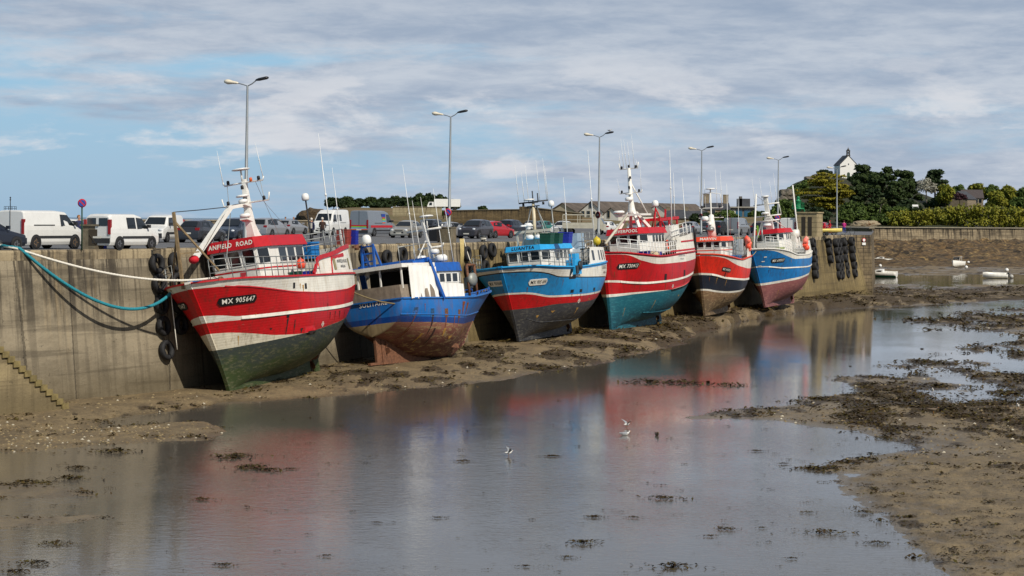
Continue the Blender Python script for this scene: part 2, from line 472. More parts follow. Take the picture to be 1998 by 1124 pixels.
def build_mud():
    px = np.concatenate([np.arange(-560, -20, 14.0), np.arange(-20, 2020, 4.0), np.arange(2020, 2640, 14.0)])
    dy = np.concatenate([np.arange(55, 100, 1.2), np.arange(100, 260, 1.6), np.arange(260, 720, 2.1), np.arange(720, 900, 8.0)])
    PX, DY = np.meshgrid(px, dy)
    X, Y, H, WD, WT = terrain(PX, DY)
    nr, nc = X.shape
    co = np.stack([X, Y, H], -1).reshape(-1, 3)
    idx = np.arange(nr * nc).reshape(nr, nc)
    q = np.stack([idx[:-1, :-1], idx[:-1, 1:], idx[1:, 1:], idx[1:, :-1]], -1).reshape(-1, 4)[:, ::-1]
    me = bpy.data.meshes.new('mud')
    me.vertices.add(len(co)); me.vertices.foreach_set('co', co.astype(np.float32).ravel())
    me.loops.add(q.size); me.loops.foreach_set('vertex_index', q.astype(np.int32).ravel())
    me.polygons.add(len(q)); me.polygons.foreach_set('loop_start', np.arange(0, q.size, 4, dtype=np.int32))
    me.polygons.foreach_set('use_smooth', np.ones(len(q), bool))
    for nm, arr in (('weed', WD), ('wet', WT)):
        a = me.attributes.new(nm, 'FLOAT', 'POINT'); a.data.foreach_set('value', arr.astype(np.float32).ravel())
    me.update(); me.validate()
    m = bpy.data.materials.new('harbour mud'); m.use_nodes = True; w = NT(m.node_tree)
    tc = w.n('ShaderNodeTexCoord'); V = tc.outputs['Object']
    wd = w.n('ShaderNodeAttribute', attribute_name='weed').outputs['Fac']; wt = w.n('ShaderNodeAttribute', attribute_name='wet').outputs['Fac']
    n1 = w.noise(w.scale(V, (1, 0.6, 1)), 0.8, 6, 0.65); n2 = w.noise(w.scale(V, (1, 0.7, 1)), 6.0, 6, 0.7); n3 = w.noise(w.scale(V, (1, 0.6, 1)), 22.0, 4, 0.6)
    sand = w.mix(w.step(n1, 0.3, 0.7), lin('#655740'), lin('#897757'))
    sand = w.mix(w.math('MULTIPLY', w.step(n2, 0.5, 0.75), 0.6), sand, lin('#463c2b'))
    sand = w.mix(w.math('MULTIPLY', w.step(w.math('ADD', w.math('MULTIPLY', n3, 0.6), w.math('MULTIPLY', n2, 0.4)), 0.53, 0.64), 0.75), sand, lin('#241d13'))
    sand = w.mix(w.math('MULTIPLY', wt, 0.35), sand, lin('#5a503f'))
    weedc = w.mix(w.step(n3, 0.35, 0.65), lin('#241b10'), lin('#4f3e22'))
    weedc = w.mix(w.math('MULTIPLY', w.step(n2, 0.55, 0.7), 0.35), weedc, lin('#47451c'))
    wm = w.step(w.math('ADD', w.math('MULTIPLY', wd, 0.9), w.math('MULTIPLY', w.math('SUBTRACT', n2, 0.5), 1.3)), 0.25, 0.50)
    colr = w.mix(w.math('MULTIPLY', wm, 0.92), sand, weedc)
    rough = w.math('SUBTRACT', 0.70, w.math('MULTIPLY', wt, 0.46))
    rough = w.math('ADD', rough, w.math('MULTIPLY', wm, 0.1), clamp=True)
    p = w.n('ShaderNodeBsdfPrincipled', i_Base_Color=colr, i_Roughness=rough)
    hh = w.math('ADD', w.math('MULTIPLY', n2, 0.6), w.math('ADD', w.math('MULTIPLY', n3, 0.5), w.math('MULTIPLY', wm, 0.5)))
    b = w.n('ShaderNodeBump', i_Strength=1.0, i_Distance=0.09, i_Height=hh); w.put(p, 'Normal', b.outputs[0])
    w.n('ShaderNodeOutputMaterial', i_Surface=p.outputs[0])
    me.materials.append(m)
    o = bpy.data.objects.new('ground', me); COL.objects.link(o); tag(o, kind='structure')
build_mud()

def water_material(name, base, ripple, rough, dist):
    m = bpy.data.materials.new(name); m.use_nodes = True; w = NT(m.node_tree)
    tc = w.n('ShaderNodeTexCoord'); V = tc.outputs['Object']
    n0 = w.noise(w.scale(V, (0.10, 0.05, 1)), 1.0, 4, 0.6)
    n1 = w.noise(w.scale(V, (2.2, 3.4, 1)), 1.0, 4, 0.6); n2 = w.noise(w.scale(V, (7.0, 9.0, 1)), 1.0, 3, 0.55)
    h = w.math('ADD', n1, w.math('MULTIPLY', n2, 0.35))
    amp = w.math('MULTIPLY', w.step(n0, 0.35, 0.65), ripple)
    sy = w.n('ShaderNodeSeparateXYZ', i_0=V).outputs[1]
    open_ = w.math('SUBTRACT', 1.0, w.step(w.math('ADD', sy, w.math('MULTIPLY', w.math('SUBTRACT', n0, 0.5), 60.0)), 66.0, 125.0))
    amp = w.math('ADD', amp, ripple * 0.35)
    amp = w.math('MULTIPLY', amp, w.math('ADD', 0.75, w.math('MULTIPLY', open_, 2.0)))
    b = w.n('ShaderNodeBump', i_Strength=amp, i_Distance=dist, i_Height=h)
    n4 = w.noise(w.scale(V, (0.5, 0.25, 1)), 1.0, 4, 0.6)
    p = w.n('ShaderNodeBsdfPrincipled', i_Base_Color=w.mix(n4, tuple(x * 0.8 for x in lin(base)), tuple(x * 1.15 for x in lin(base))), i_Roughness=rough, i_IOR=1.34, i_Normal=b.outputs[0])
    w.n('ShaderNodeOutputMaterial', i_Surface=p.outputs[0]); return m
POOL_MAT = water_material('harbour water', '#5d5850', 0.27, 0.02, 0.022)
SEA_MAT = water_material('sea water', '#3d5c70', 0.9, 0.25, 0.2)
def sheet(name, poly, z, m):
    mb = MB(); mb.add([(x, y, z) for x, y in poly], [tuple(range(len(poly)))])
    o = mb.build(name, m, flip=False)
    if o.data.polygons[0].normal.z < 0: o.data.flip_normals()
    return tag(o, kind='structure')
sheet('water', [(-60, 36), (70, 36), (260, 620), (104, 620), (44, 251), (33, 229), (-5, 138.5), (-26, 97)], ZW, POOL_MAT)
sheet('sea', [(-30000, 40), (-60, 40), (-30, 100), (10, 300), (-20, 1000), (4000, 1000), (30000, 40000), (-30000, 40000)], -1.6, SEA_MAT)

# ------------------------------------------------------------------ quay
def stone_mat(name, ca, cb, dark, seams=True, masonry=False, low='#4b4027', along='along'):
    m = bpy.data.materials.new(name); m.use_nodes = True; w = NT(m.node_tree)
    V = w.n('ShaderNodeAttribute', attribute_name=along).outputs['Vector']       # metres along, height, 0
    sep = w.n('ShaderNodeSeparateXYZ', i_0=V); u, v = sep.outputs[0], sep.outputs[1]
    blotch = w.noise(w.scale(V, (0.22, 0.5, 1)), 1.0, 6, 0.65)
    col = w.mix(w.step(blotch, 0.32, 0.68), lin(ca), lin(cb))
    st = w.noise(w.scale(V, (2.3, 0.11, 1)), 1.0, 4, 0.62); st2 = w.noise(w.scale(V, (1.1, 0.10, 1), (4, 2, 0)), 1.0, 5, 0.6)
    fine = w.noise(w.scale(V, (6, 6, 1)), 1.0, 6, 0.75)
    topd = w.step(v, 2.2, 6.6)
    col = w.mix(w.math('MULTIPLY', w.step(st, 0.47, 0.59), w.math('ADD', 0.28, w.math('MULTIPLY', topd, 0.62))), col, lin(dark))
    blot2 = w.noise(w.scale(V, (0.16, 0.3, 1), (7.7, 1.3, 0)), 1.0, 7, 0.7)
    col = w.mix(w.math('MULTIPLY', w.step(w.math('ADD', w.math('MULTIPLY', blot2, 0.75), w.math('MULTIPLY', st, 0.25)), 0.49, 0.60), w.math('ADD', 0.12, w.math('MULTIPLY', topd, 0.7))), col, lin('#332d25'))
    col = w.mix(w.math('MULTIPLY', w.step(st2, 0.58, 0.74), 0.5), col, lin('#b09a74'))
    col = w.mix(w.math('MULTIPLY', w.step(fine, 0.56, 0.75), 0.45), col, lin(dark))
    lift = w.noise(w.scale(V, (0.05, 1.6, 1), (3.3, 9.1, 0)), 1.0, 4, 0.6)
    col = w.mix(w.math('MULTIPLY', w.step(lift, 0.54, 0.62), 0.4), col, lin(dark))
    pit = w.noise(w.scale(V, (2.2, 2.6, 1)), 1.0, 7, 0.75)
    col = w.mix(w.math('MULTIPLY', w.step(pit, 0.60, 0.68), 0.65), col, tuple(x * 0.55 for x in lin(dark)))
    # tide mark: brown growth low down
    tm = w.math('SUBTRACT', 1.0, w.step(w.math('ADD', v, w.math('MULTIPLY', fine, 1.2)), 0.3, 2.4))
    col = w.mix(w.math('MULTIPLY', tm, 0.6), col, lin(low))
    hgt = w.math('ADD', fine, w.math('MULTIPLY', st, 0.4))
    if seams:
        wob = w.noise(w.scale(V, (0.13, 0.02, 1)), 1.0, 2, 0.5)
        fr = w.math('FRACT', w.math('DIVIDE', w.math('ADD', w.math('ADD', u, w.math('MULTIPLY', wob, 9.0)), w.math('MULTIPLY', w.math('SUBTRACT', fine, 0.5), 0.30)), 4.6))
        line = w.math('SUBTRACT', 1.0, w.step(w.math('ABSOLUTE', w.math('SUBTRACT', fr, 0.5)), 0.004, 0.016))
        pale = w.math('SUBTRACT', 1.0, w.step(w.math('ABSOLUTE', w.math('SUBTRACT', fr, 0.53)), 0.0, 0.045))
        col = w.mix(w.math('MULTIPLY', pale, w.math('MULTIPLY', w.step(st2, 0.45, 0.7), 0.45)), col, lin('#a39272'))
        col = w.mix(w.math('MULTIPLY', line, 0.55), col, lin('#2e281f'))
        hgt = w.math('SUBTRACT', hgt, w.math('MULTIPLY', line, 1.0))
    if masonry:
        br = w.n('ShaderNodeTexBrick', i_Vector=V, i_Color1=(0.85, 0.85, 0.85, 1), i_Color2=(1.1, 1.1, 1.1, 1), i_Mortar=(0.45, 0.45, 0.45, 1), i_Scale=1.0)
        w.put(br, 'Brick Width', 0.55 if masonry is True else masonry[0]); w.put(br, 'Row Height', 0.9 if masonry is True else masonry[1]); w.put(br, 'Mortar Size', 0.03); w.put(br, 'Mortar Smooth', 0.4)
        col = w.mix(0.75, col, br.outputs[0], 'MULTIPLY')
        hgt = w.math('SUBTRACT', hgt, br.outputs[1])
    p = w.n('ShaderNodeBsdfPrincipled', i_Base_Color=col, i_Roughness=0.88)
    b = w.n('ShaderNodeBump', i_Strength=0.8, i_Distance=0.06, i_Height=hgt); w.put(p, 'Normal', b.outputs[0])
    w.n('ShaderNodeOutputMaterial', i_Surface=p.outputs[0]); return m
WALL_A = stone_mat('quay concrete', '#746a57', '#988c75', '#383127')
WALL_B = stone_mat('quay masonry', '#6d5e3d', '#8b7a52', '#3f3520', seams=False, masonry=(0.62, 7.0), low='#5c4d27')
COPE = stone_mat('quay coping', '#94856a', '#b0a080', '#453b2d', seams=True)
def attr_along(me, vals):
    a = me.attributes.new('along', 'FLOAT_VECTOR', 'POINT'); a.data.foreach_set('vector', np.array(vals, np.float32).ravel())
def wall_strip(name, top, bot, ztop, zbot, m, parent=None, nv=10, step=2.0, u0=0.0, rough=0.0):
    """a wall between a top line and a bottom line in plan, with metres-along coordinates"""
    rows_p = []; us = []; acc = u0
    for (a, b, c, d) in zip(top, top[1:], bot, bot[1:]):
        L = (Vector(b) - Vector(a)).length; k = max(1, int(L / step))
        for i in range(k): t = i / k; rows_p.append((Vector(a).lerp(Vector(b), t), Vector(c).lerp(Vector(d), t))); us.append(acc + L * t)
        acc += L
    rows_p.append((Vector(top[-1]), Vector(bot[-1]))); us.append(acc)
    vs = []; al = []
    for (p, q), u in zip(rows_p, us):
        for j in range(nv + 1):
            t = j / nv; xy = p.lerp(q, t); z = ztop + (zbot - ztop) * t
            vs.append((xy.x, xy.y, z)); al.append((u, z, 0))
    n = nv + 1
    fs = [(i * n + j, i * n + j + 1, (i + 1) * n + j + 1, (i + 1) * n + j) for i in range(len(us) - 1) for j in range(nv)]
    mb = MB(); mb.add(vs, fs); o = mb.build(name, m, parent, flip=False); attr_along(o.data, al); return o
wall = thing('quay_wall', 'long weathered concrete quay wall holding back the car park', 'quay wall')
def lerp2(a, b, t): return tuple(Vector(a).lerp(Vector(b), t))
tcope = 0.46 / 7.6
top_low = [lerp2(e, b, tcope) for e, b in zip(EDGE, BASE)]
k = 5
wall_strip('concrete_face', top_low[:k], BASE[:k], QZ - 0.46, QZ - 7.9, WALL_A, wall, 14)
wall_strip('masonry_face', top_low[k - 1:], BASE[k - 1:], QZ - 0.46, QZ - 7.9, WALL_B, wall, 14, u0=70)
def off(l, s): return [tuple(Vector(e) + edge_normal(i) * s) for i, e in enumerate(l)]
cb = MB(); al = []
outl, inl = off(EDGE, 0.06), off(EDGE, -0.75)
acc = 0; vs = []
for i in range(len(EDGE)):
    if i: acc += (Vector(EDGE[i]) - Vector(EDGE[i - 1])).length
    o2 = Vector(outl[i]); i2 = Vector(inl[i]); i3 = o2.lerp(i2, 0.06)
    for (p, z, v) in ((o2, QZ - 0.47, 0.0), (o2, QZ - 0.07, 0.4), (i3, QZ + 0.02, 0.5), (i2, QZ + 0.02, 1.2), (i2, QZ - 0.1, 1.3)):
        vs.append((p.x, p.y, z)); al.append((acc, v + 5.2, 0))
cb.add(vs, [(i * 5 + j, i * 5 + j + 1, i * 5 + j + 6, i * 5 + j + 5) for i in range(len(EDGE) - 1) for j in range(4)])
o = cb.build('coping', COPE, wall); attr_along(o.data, al)
WALL_C = stone_mat('pier end stone', '#6d5f46', '#87765a', '#3d3427', seams=False, masonry=(0.7, 0.45))
wall_strip('end_face', [EDGE[-1], END2], [(41.3, 247.1), (43.7, 248.0)], QZ + 0.01, QZ - 7.9, WALL_C, wall, 10, 0.6)
wall_strip('return_face', [END2, (60, 340)], [(43.7, 248.0), (60.3, 340)], QZ + 0.01, QZ - 7.9, WALL_C, wall, 6, 6)

ASPH = bpy.data.materials.new('quay asphalt'); ASPH.use_nodes = True
w = NT(ASPH.node_tree); tc = w.n('ShaderNodeTexCoord'); V = tc.outputs['Object']
n1 = w.noise(V, 0.25, 5, 0.6); n2 = w.noise(V, 30, 3, 0.7)
c_ = w.mix(n1, lin('#4f5052'), lin('#68686a')); c_ = w.mix(w.math('MULTIPLY', w.step(n2, 0.5, 0.7), 0.4), c_, lin('#7d7b78'))
p_ = w.n('ShaderNodeBsdfPrincipled', i_Base_Color=c_, i_Roughness=0.9); w.n('ShaderNodeOutputMaterial', i_Surface=p_.outputs[0])
PARAPET = [(-78, 170), (-21.5, 240)]
sheet('car_park', off(EDGE, -0.7)[:-1] + [(40.8, 246.9), END2, (60, 340), (104, 596), (116, 660), (-58, 660), PARAPET[1], PARAPET[0], (-120, 150), (-60, 60)], QZ - 0.004, ASPH)
m_line = mat('road paint', '#c9c8c2', 0.8, var=0.2, scale=6)
mb = MB()
for i in range(26):                         # bay lines of the car park
    p = Vector((-12.5, 150)) + Vector((0.4, 0.917)) * i * 2.6 * 2; q = p + Vector((-0.9, 0.42)) * 5 
    d = (q - p).normalized() * 0.06; nrm = Vector((-d.y, d.x))
    mb.add([(*(p + nrm), QZ), (*(q + nrm), QZ), (*(q - nrm), QZ), (*(p - nrm), QZ)], [(0, 1, 2, 3)])
tag(mb.build('road_marking', m_line), kind='structure')

PARA = stone_mat('parapet stone', '#6e6350', '#8a7d66', '#443b2e', seams=False, masonry=(0.8, 0.4))
par = thing('parapet_wall', 'low stone parapet along the seaward side of the car park', 'wall')
d = (Vector(PARAPET[1]) - Vector(PARAPET[0])).normalized(); nn = Vector((-d.y, d.x)) * 0.5
P0, P1 = PARAPET; P0b, P1b = tuple(Vector(P0) + nn), tuple(Vector(P1) + nn)
wall_strip('masonry_face', [P0, P1], [P0, P1], QZ + 1.3, QZ - 0.1, PARA, par, 3, 3)
wall_strip('seaward_face', [P1b, P0b], [P1b, P0b], QZ + 1.3, -3, PARA, par, 3, 3)
mb = MB(); mb.box(((P0[0] + P1b[0]) / 2, (P0[1] + P1b[1]) / 2, QZ + 1.36), ((Vector(P1) - Vector(P0)).length, 0.7, 0.12), rot=Matrix.Rotation(math.atan2(d.y, d.x), 3, 'Z'))
mb.build('coping', mat('parapet coping', '#8f8470', 0.85), par)

# stone stair built against the quay at the near end
def stairs():
    A = Vector((-20.45, 95.6)); d = Vector((-0.545, -0.838)); nrm = Vector((-d.y, d.x))     # runs down towards A; nrm points to the wall
    if nrm.x > 0: nrm = -nrm
    t = thing('stone_staircase', 'worn stone steps running down the quay wall to the mud', 'stairs')
    SM = stone_mat('stair stone', '#85775a', '#9d8d69', '#4d4330', seams=False)
    n, run, rise, z0 = 15, 0.335, 0.235, -0.42
    prof = [(0.0, z0 - 0.8)]
    for i in range(n): prof += [(i * run, z0 + (i + 1) * rise), ((i + 1) * run, z0 + (i + 1) * rise)]
    L = n * run
    prof += [(L + 1.4, z0 + n * rise)]
    for i in range(14): prof += [(L + 1.4 + i * run, z0 + (n + i + 1) * rise), (L + 1.4 + (i + 1) * run, z0 + (n + i + 1) * rise)]
    xe = prof[-1][0] + 1; prof += [(xe, prof[-1][1]), (xe, z0 - 0.8)]
    # outer face follows a smooth slope below the nosings; the steps stand on it
    slope = [(0.25, z0 - 0.8), (0.25, z0 + 0.05)] + [(L, z0 + n * rise - 0.22), (L + 1.4, z0 + n * rise - 0.22)] + [(xe, prof[-2][1] - 0.3), (xe, z0 - 0.8)]
    vs = []; al = []
    for (x, z) in slope:
        p = A + d * x; vs.append((p.x, p.y, z)); al.append((x, z, 0))
    for (x, z) in slope:
        p = A + d * x + nrm * 3.2; vs.append((p.x, p.y, z)); al.append((x, z, 0))
    k = len(slope)
    mb = MB(); mb.add(vs, [tuple(range(k))] + [(i, (i + 1) % k, k + (i + 1) % k, k + i) for i in range(k)])
    o = mb.build('stair_wall', SM, t); attr_along(o.data, al)
    TR = mat('stair tread stone', '#7a6c45', 0.9, var=0.3, scale=3, streak=0.4, streak_col='#4b4a22')
    for i in range(n + 14):
        x0 = i * run + (1.4 if i >= n else 0); wdt = run + 0.06 if i != n - 1 else run + 1.4
        mb = MB(); c = A + d * (x0 + wdt / 2) + nrm * 1.45
        mb.box((c.x, c.y, z0 + (i + 1) * rise - rise / 2 - 0.02), (wdt, 3.1 if i else 2.6, rise + 0.04), rot=Matrix.Rotation(math.atan2(d.y, d.x), 3, 'Z'))
        mb.build('step', TR, t)
stairs()
# ------------------------------------------------------------------ fishing boats
def boat_matrix(foot, yaw, heel, trim, Lk, away=False, size=1.0):
    y, h, t = R_(yaw), R_(heel), R_(trim)
    if away: B = Matrix(((math.sin(y), -math.cos(y), 0), (math.cos(y), math.sin(y), 0), (0, 0, 1)))
    else: B = Matrix(((-math.sin(y), math.cos(y), 0), (-math.cos(y), -math.sin(y), 0), (0, 0, 1)))
    H = Matrix.Rotation(h, 3, 'X')
    T = Matrix(((math.cos(t), 0, -math.sin(t)), (0, 1, 0), (math.sin(t), 0, math.cos(t))))
    R = B @ T @ H
    R = R * size
    o = Vector(foot) if away else Vector(foot) - R @ Vector((Lk, 0, 0))
    M = R.to_4x4(); M.translation = o; return M

def hull_paint(name, col, chips=0.0, dirt=0.5, planks=True, chip='#d0c8b8', dirtc='#3a2a1e'):
    return mat(name, col, 0.42, var=0.10, scale=1.2, streak=dirt, streak_col=dirtc, chips=chips, chip_col=chip, planks=planks, bump=0.12, bump_scale=8)
def bottom_mat(name, a, b, c, scale=1.1):
    """antifouling with growth: three colours in patches, more growth low down"""
    if name in MATS: return MATS[name]
    m = bpy.data.materials.new(name); m.use_nodes = True; w = NT(m.node_tree)
    V = w.n('ShaderNodeTexCoord').outputs['Object']; sep = w.n('ShaderNodeSeparateXYZ', i_0=V)
    n1 = w.noise(w.scale(V, (0.5, 0.5, 1.4)), scale, 6, 0.65); n2 = w.noise(w.scale(V, (1.4, 1.4, 5)), 1.6, 6, 0.7); n3 = w.noise(V, 14, 4, 0.7)
    low = w.math('SUBTRACT', 1.0, w.step(w.math('ADD', sep.outputs[2], w.math('MULTIPLY', w.math('SUBTRACT', n1, 0.5), 3.4)), 0.8, 2.4))
    col = w.mix(w.math('MULTIPLY', low, 0.9), lin(a), lin(b))
    col = w.mix(w.math('MULTIPLY', w.step(n2, 0.50, 0.62), 0.75), col, lin(c))
    col = w.mix(w.math('MULTIPLY', w.step(n3, 0.6, 0.75), 0.5), col, tuple(x * 0.5 for x in lin(b)))
    p = w.n('ShaderNodeBsdfPrincipled', i_Base_Color=col, i_Roughness=0.62)
    bm_ = w.n('ShaderNodeBump', i_Strength=0.5, i_Distance=0.03, i_Height=w.math('ADD', n2, n3)); w.put(p, 'Normal', bm_.outputs[0])
    w.n('ShaderNodeOutputMaterial', i_Surface=p.outputs[0]); MATS[name] = m; return m

class Boat:
    def __init__(s, label, M, Lk, Rk, S, B, Hb, Zt, sheer, bands, bulge=0.45, plan=None, deck_drop=0.75):
        s.M = M; s.Lk, s.Rk, s.S, s.B, s.Hb, s.Zt = Lk, Rk, S, B, Hb, Zt; s.sheer = sheer; s.bands = bands; s.bulge = bulge
        s.plan = plan or [(0, .82), (.12, .93), (.3, 1), (.55, 1), (.7, .97), (.82, .92), (.9, .81), (.95, .64), (.98, .42), (1, .03)]
        s.root = thing('fishing_boat', label, 'fishing boat', M, 'fishing boats dried out along the quay wall')
        s.dd = deck_drop; s.keel_line = None
    def zs(s, t): return cub(s.sheer, t)
    def zk(s, t): return cub(s.keel_line or [(0, s.Zt), (.1, s.Zt * .72), (.28, .85), (.5, .5), (.8, .38), (.94, .12), (1, 0.0)], t)
    def X(s, t, z): return -s.S + t * (s.Lk + s.S) + s.Rk * (max(z, 0) / s.Hb) ** 1.2 * t ** 5
    def Y(s, t, z):
        zk, zs = s.zk(t), s.zs(t); v = min(1, max(0, (z - zk) / max(zs - zk, .01)))
        gm = (1 - (1 - v) ** 3.2) ** .62; gb = .20 * v ** .55 + .52 * v + .28 * v ** 2.2; gs = (1 - (1 - v) ** 2.3) ** .75
        wb = sst(t, .52, .97); ws = 1 - sst(t, 0, .35)
        g = gm * (1 - ws) + gs * ws; g = g * (1 - wb) + gb * wb
        return .07 + cub(s.plan, t) * s.B / 2 * g
    def P(s, t, z, side=1, off=0.0): return Vector((s.X(t, z), side * (s.Y(t, z) + off), z))
    def solve(s, x, z):
        a, b = 0.0, 1.0
        for _ in range(22):
            m = (a + b) / 2
            if s.X(m, z) < x: a = m
            else: b = m
        return (a + b) / 2
    def normal(s, t, z, side):
        e = .004; a = s.P(min(1, t + e), z, side) - s.P(max(0, t - e), z, side); b = s.P(t, z + .02, side) - s.P(t, z - .02, side)
        n = a.cross(b).normalized(); return n if n.y * side > 0 else -n
    def on_side(s, x0, z0, pts, side=1, off=0.02, slope=0.0):
        """flat drawing (a along the reading direction, b up) laid on the hull side, measured along the planking"""
        key = (round(x0, 3), round(z0, 3))
        if s.__dict__.get('tab_key') != key:
            t0 = s.solve(x0, z0); N = 260; ts = [max(0.0, min(1.0, t0 - .45 + .9 * i / N)) for i in range(N + 1)]; ps = [s.P(t, z0) for t in ts]; arc = [0.0]
            for u, v in zip(ps, ps[1:]): arc.append(arc[-1] + (v - u).length)
            k = min(range(N + 1), key=lambda i: abs(ts[i] - t0)); s.tab = (np.array(arc) - arc[k], np.array(ts)); s.tab_key = key
        out = []
        for a, b in pts:
            z = z0 + b + a * slope
            t = float(np.interp(-a * side, s.tab[0], s.tab[1])); n = s.normal(min(t, .985), z, side); out.append(s.P(t, z, side) + n * off)
        return out
    def local(s, px, py, y=0.0):
        """point of the boat's plane y=const that the photo shows at (px, py)"""
        Mi = s.M.inverted(); c = Mi @ Vector((0, 0, EZ)); d = Mi.to_3x3() @ Vector(((px - CX) / F, 1, (hor(px) - py) / F))
        return c + d * ((y - c.y) / d.y)
    def build_hull(s, mats, inner, capm, keelm, stem_mats=None):
        N = 44; ts = [0.5 - 0.5 * math.cos(math.pi * i / N) for i in range(N + 1)]
        ts = [t * .6 + (i / N) * .4 for i, t in enumerate(ts)]
        lines = [s.zk] + [(lambda t, p=b[0]: cub(p, t)) for b in s.bands[:-1]] + [s.zs]
        nsub = [b[1] for b in s.bands]
        mb = MB()
        levels = []                                   # (function, material of the strip above)
        for k in range(len(lines) - 1):
            for j in range(nsub[k]): levels.append((k, j / nsub[k]))
        levels.append((len(lines) - 1, 0))
        def z_at(t, lv):
            k, f = lv; lo, hi = s.zk(t), s.zs(t)
            a = min(max(lines[k](t), lo), hi)
            if f == 0: return a
            b = min(max(lines[k + 1](t), lo), hi); 
            if k == 0: f = f ** 1.25
            return a + (b - a) * f
        Z = [[z_at(t, lv) for lv in levels] for t in ts]
        nl = len(levels)
        for side in (1, -1):
            vs = [s.P(t, Z[i][j], side) for i, t in enumerate(ts) for j in range(nl)]
            for j in range(nl - 1):
                fs = [(i * nl + j, i * nl + j + 1, (i + 1) * nl + j + 1, (i + 1) * nl + j) for i in range(N)]
                o = len(mb.v)
                if j == 0: base = o; mb.v.extend(vs)
                for f in fs:
                    mb.f.append(tuple(q + base for q in f)); mb.m.append(levels[j][0]); mb.s.append(True)
        # transom
        K = 10; vs = []
        for j in range(nl):
            z = Z[0][j]; y0 = s.Y(0, z)
            for q in range(K + 1):
                c = -1 + 2 * q / K; vs.append((s.X(0, z) - s.bulge * (1 - c * c), c * y0, z))
        base = len(mb.v); mb.v.extend(vs)
        for j in range(nl - 1):
            for q in range(K):
                mb.f.append((base + j * (K + 1) + q, base + j * (K + 1) + q + 1, base + (j + 1) * (K + 1) + q + 1, base + (j + 1) * (K + 1) + q)); mb.m.append(s.__dict__.get('transom_mats', {}).get(levels[j][0], levels[j][0])); mb.s.append(True)
        mb.f = [f for f in mb.f]
        s.hull = mb.build('hull', mats, s.root, merge=0.002)
        # stem post, painted in the hull's bands
        sm = MB(); st = stem_mats or list(range(len(mats)))
        for j in range(nl - 1):
            z0, z1 = Z[N][j], Z[N][j + 1]
            if z1 - z0 < .005: continue
            wd = lambda z: .09 + .05 * z / s.Hb
            q = []
            for z in (z0, z1):
                x = s.X(1, z); q.append([(x - .12, wd(z), z), (x + .13, wd(z), z), (x + .13, -wd(z), z), (x - .12, -wd(z), z)])
            for e in range(4): sm.add([q[0][e], q[0][(e + 1) % 4], q[1][(e + 1) % 4], q[1][e]], [(0, 1, 2, 3)], levels[j][0])
        zt = s.zs(1); x = s.X(1, zt); sm.box((x, 0, zt + .05), (.32, .3, .12), len(mats) - 1)
        sm.build('stem', mats, s.root, merge=0.002)
        # cap rail
        cr = MB()
        pts = [s.P(t, s.zs(t), 1) for t in ts] + [s.P(t, s.zs(t), -1) for t in reversed(ts)]
        for a, b in zip(pts, pts[1:]): cr.bar(a + Vector((0, 0, .03)), b + Vector((0, 0, .03)), .17, .09)
        tr = [Vector((s.X(0, s.zs(0)) - s.bulge * (1 - c * c), c * s.Y(0, s.zs(0)), s.zs(0) + .03)) for c in [-1 + .2 * q for q in range(11)]]
        for a, b in zip(tr, tr[1:]): cr.bar(a, b, .17, .09)
        cr.build('cap_rail', capm, s.root)
        # deck
        dk = MB(); rows = []
        for t in ts[1:-1]:
            z = s.zs(t) - s.dd; y = max(.05, s.Y(t, z) - .05); rows.append([(s.X(t, z), c * y, z) for c in (-1, -.5, 0, .5, 1)])
        dk.grid(rows, smooth=False); dk.build('deck', inner, s.root)
        # keel
        kb = MB(); n = 14; rows = []
        for i in range(n + 1):
            x = .05 + (s.__dict__.get('keel_end', s.Lk) - .02) * i / n; t = s.solve(x, .2); zt = s.zk(t) + .12
            w_ = .14 if i < n else .1
            rows.append([(x, w_, 0.02), (x, w_, zt), (x, -w_, zt), (x, -w_, 0.02)])
        kb.add([p for r in rows for p in r], [(i * 4 + a, i * 4 + (a + 1) % 4, i * 4 + 4 + (a + 1) % 4, i * 4 + 4 + a) for i in range(n) for a in range(4)] + [(0, 1, 2, 3), (n * 4 + 3, n * 4 + 2, n * 4 + 1, n * 4)])
        kb.bar((-1.25, 0, .1), (.3, 0, .1), .2, .16)
        kb.build('keel', keelm, s.root)
        return s
    def gear(s, ruddm, propm, zr=1.9, xr=-1.0):
        zb = s.zk(s.solve(xr, 1.5)) + .05
        m = MB(); m.extrude([(xr - .55, -.05, .2), (xr + .25, -.05, .2), (xr + .25, -.05, zb), (xr - .35, -.05, zb)], (0, .1, 0))
        m.tube([(xr + .22, 0, .1), (xr + .22, 0, zb + .3)], .08, 8); m.build('rudder', ruddm, s.root)
        m = MB(); c = Vector((-.28, 0, .95))
        m.lathe([(.0, -.22), (.1, -.15), (.13, 0), (.11, .3)], 10, c, M=Matrix.Rotation(R_(90), 3, 'Y'))
        for k in range(4):
            a = k * math.pi / 2 + .4; Rm = Matrix.Rotation(a, 3, 'X') @ Matrix.Rotation(.5, 3, 'Z')
            bl = [Rm @ Vector(p) for p in ((0, -.08, .08), (0, -.22, .35), (0, -.16, .58), (0, .1, .6), (0, .2, .35), (0, .08, .08))]
            m.extrude([c + p for p in bl], (.02, 0, 0))
        m.build('propeller', propm, s.root)
    def strake(s, line, w_, m, off=.05, t0=0.0, t1=1.0, sides=(1, -1), name='rubbing_strake'):
        for side in sides:
            mb = MB(); n = 34; pts = []
            for i in range(n + 1):
                t = t0 + (t1 - t0) * i / n; z = cub(line, t) if isinstance(line, list) else line(t)
                pts.append(s.P(t, z, side))
            for a, b in zip(pts, pts[1:]): mb.bar(a, b, off * 2, w_)
            mb.build(name, m, s.root)
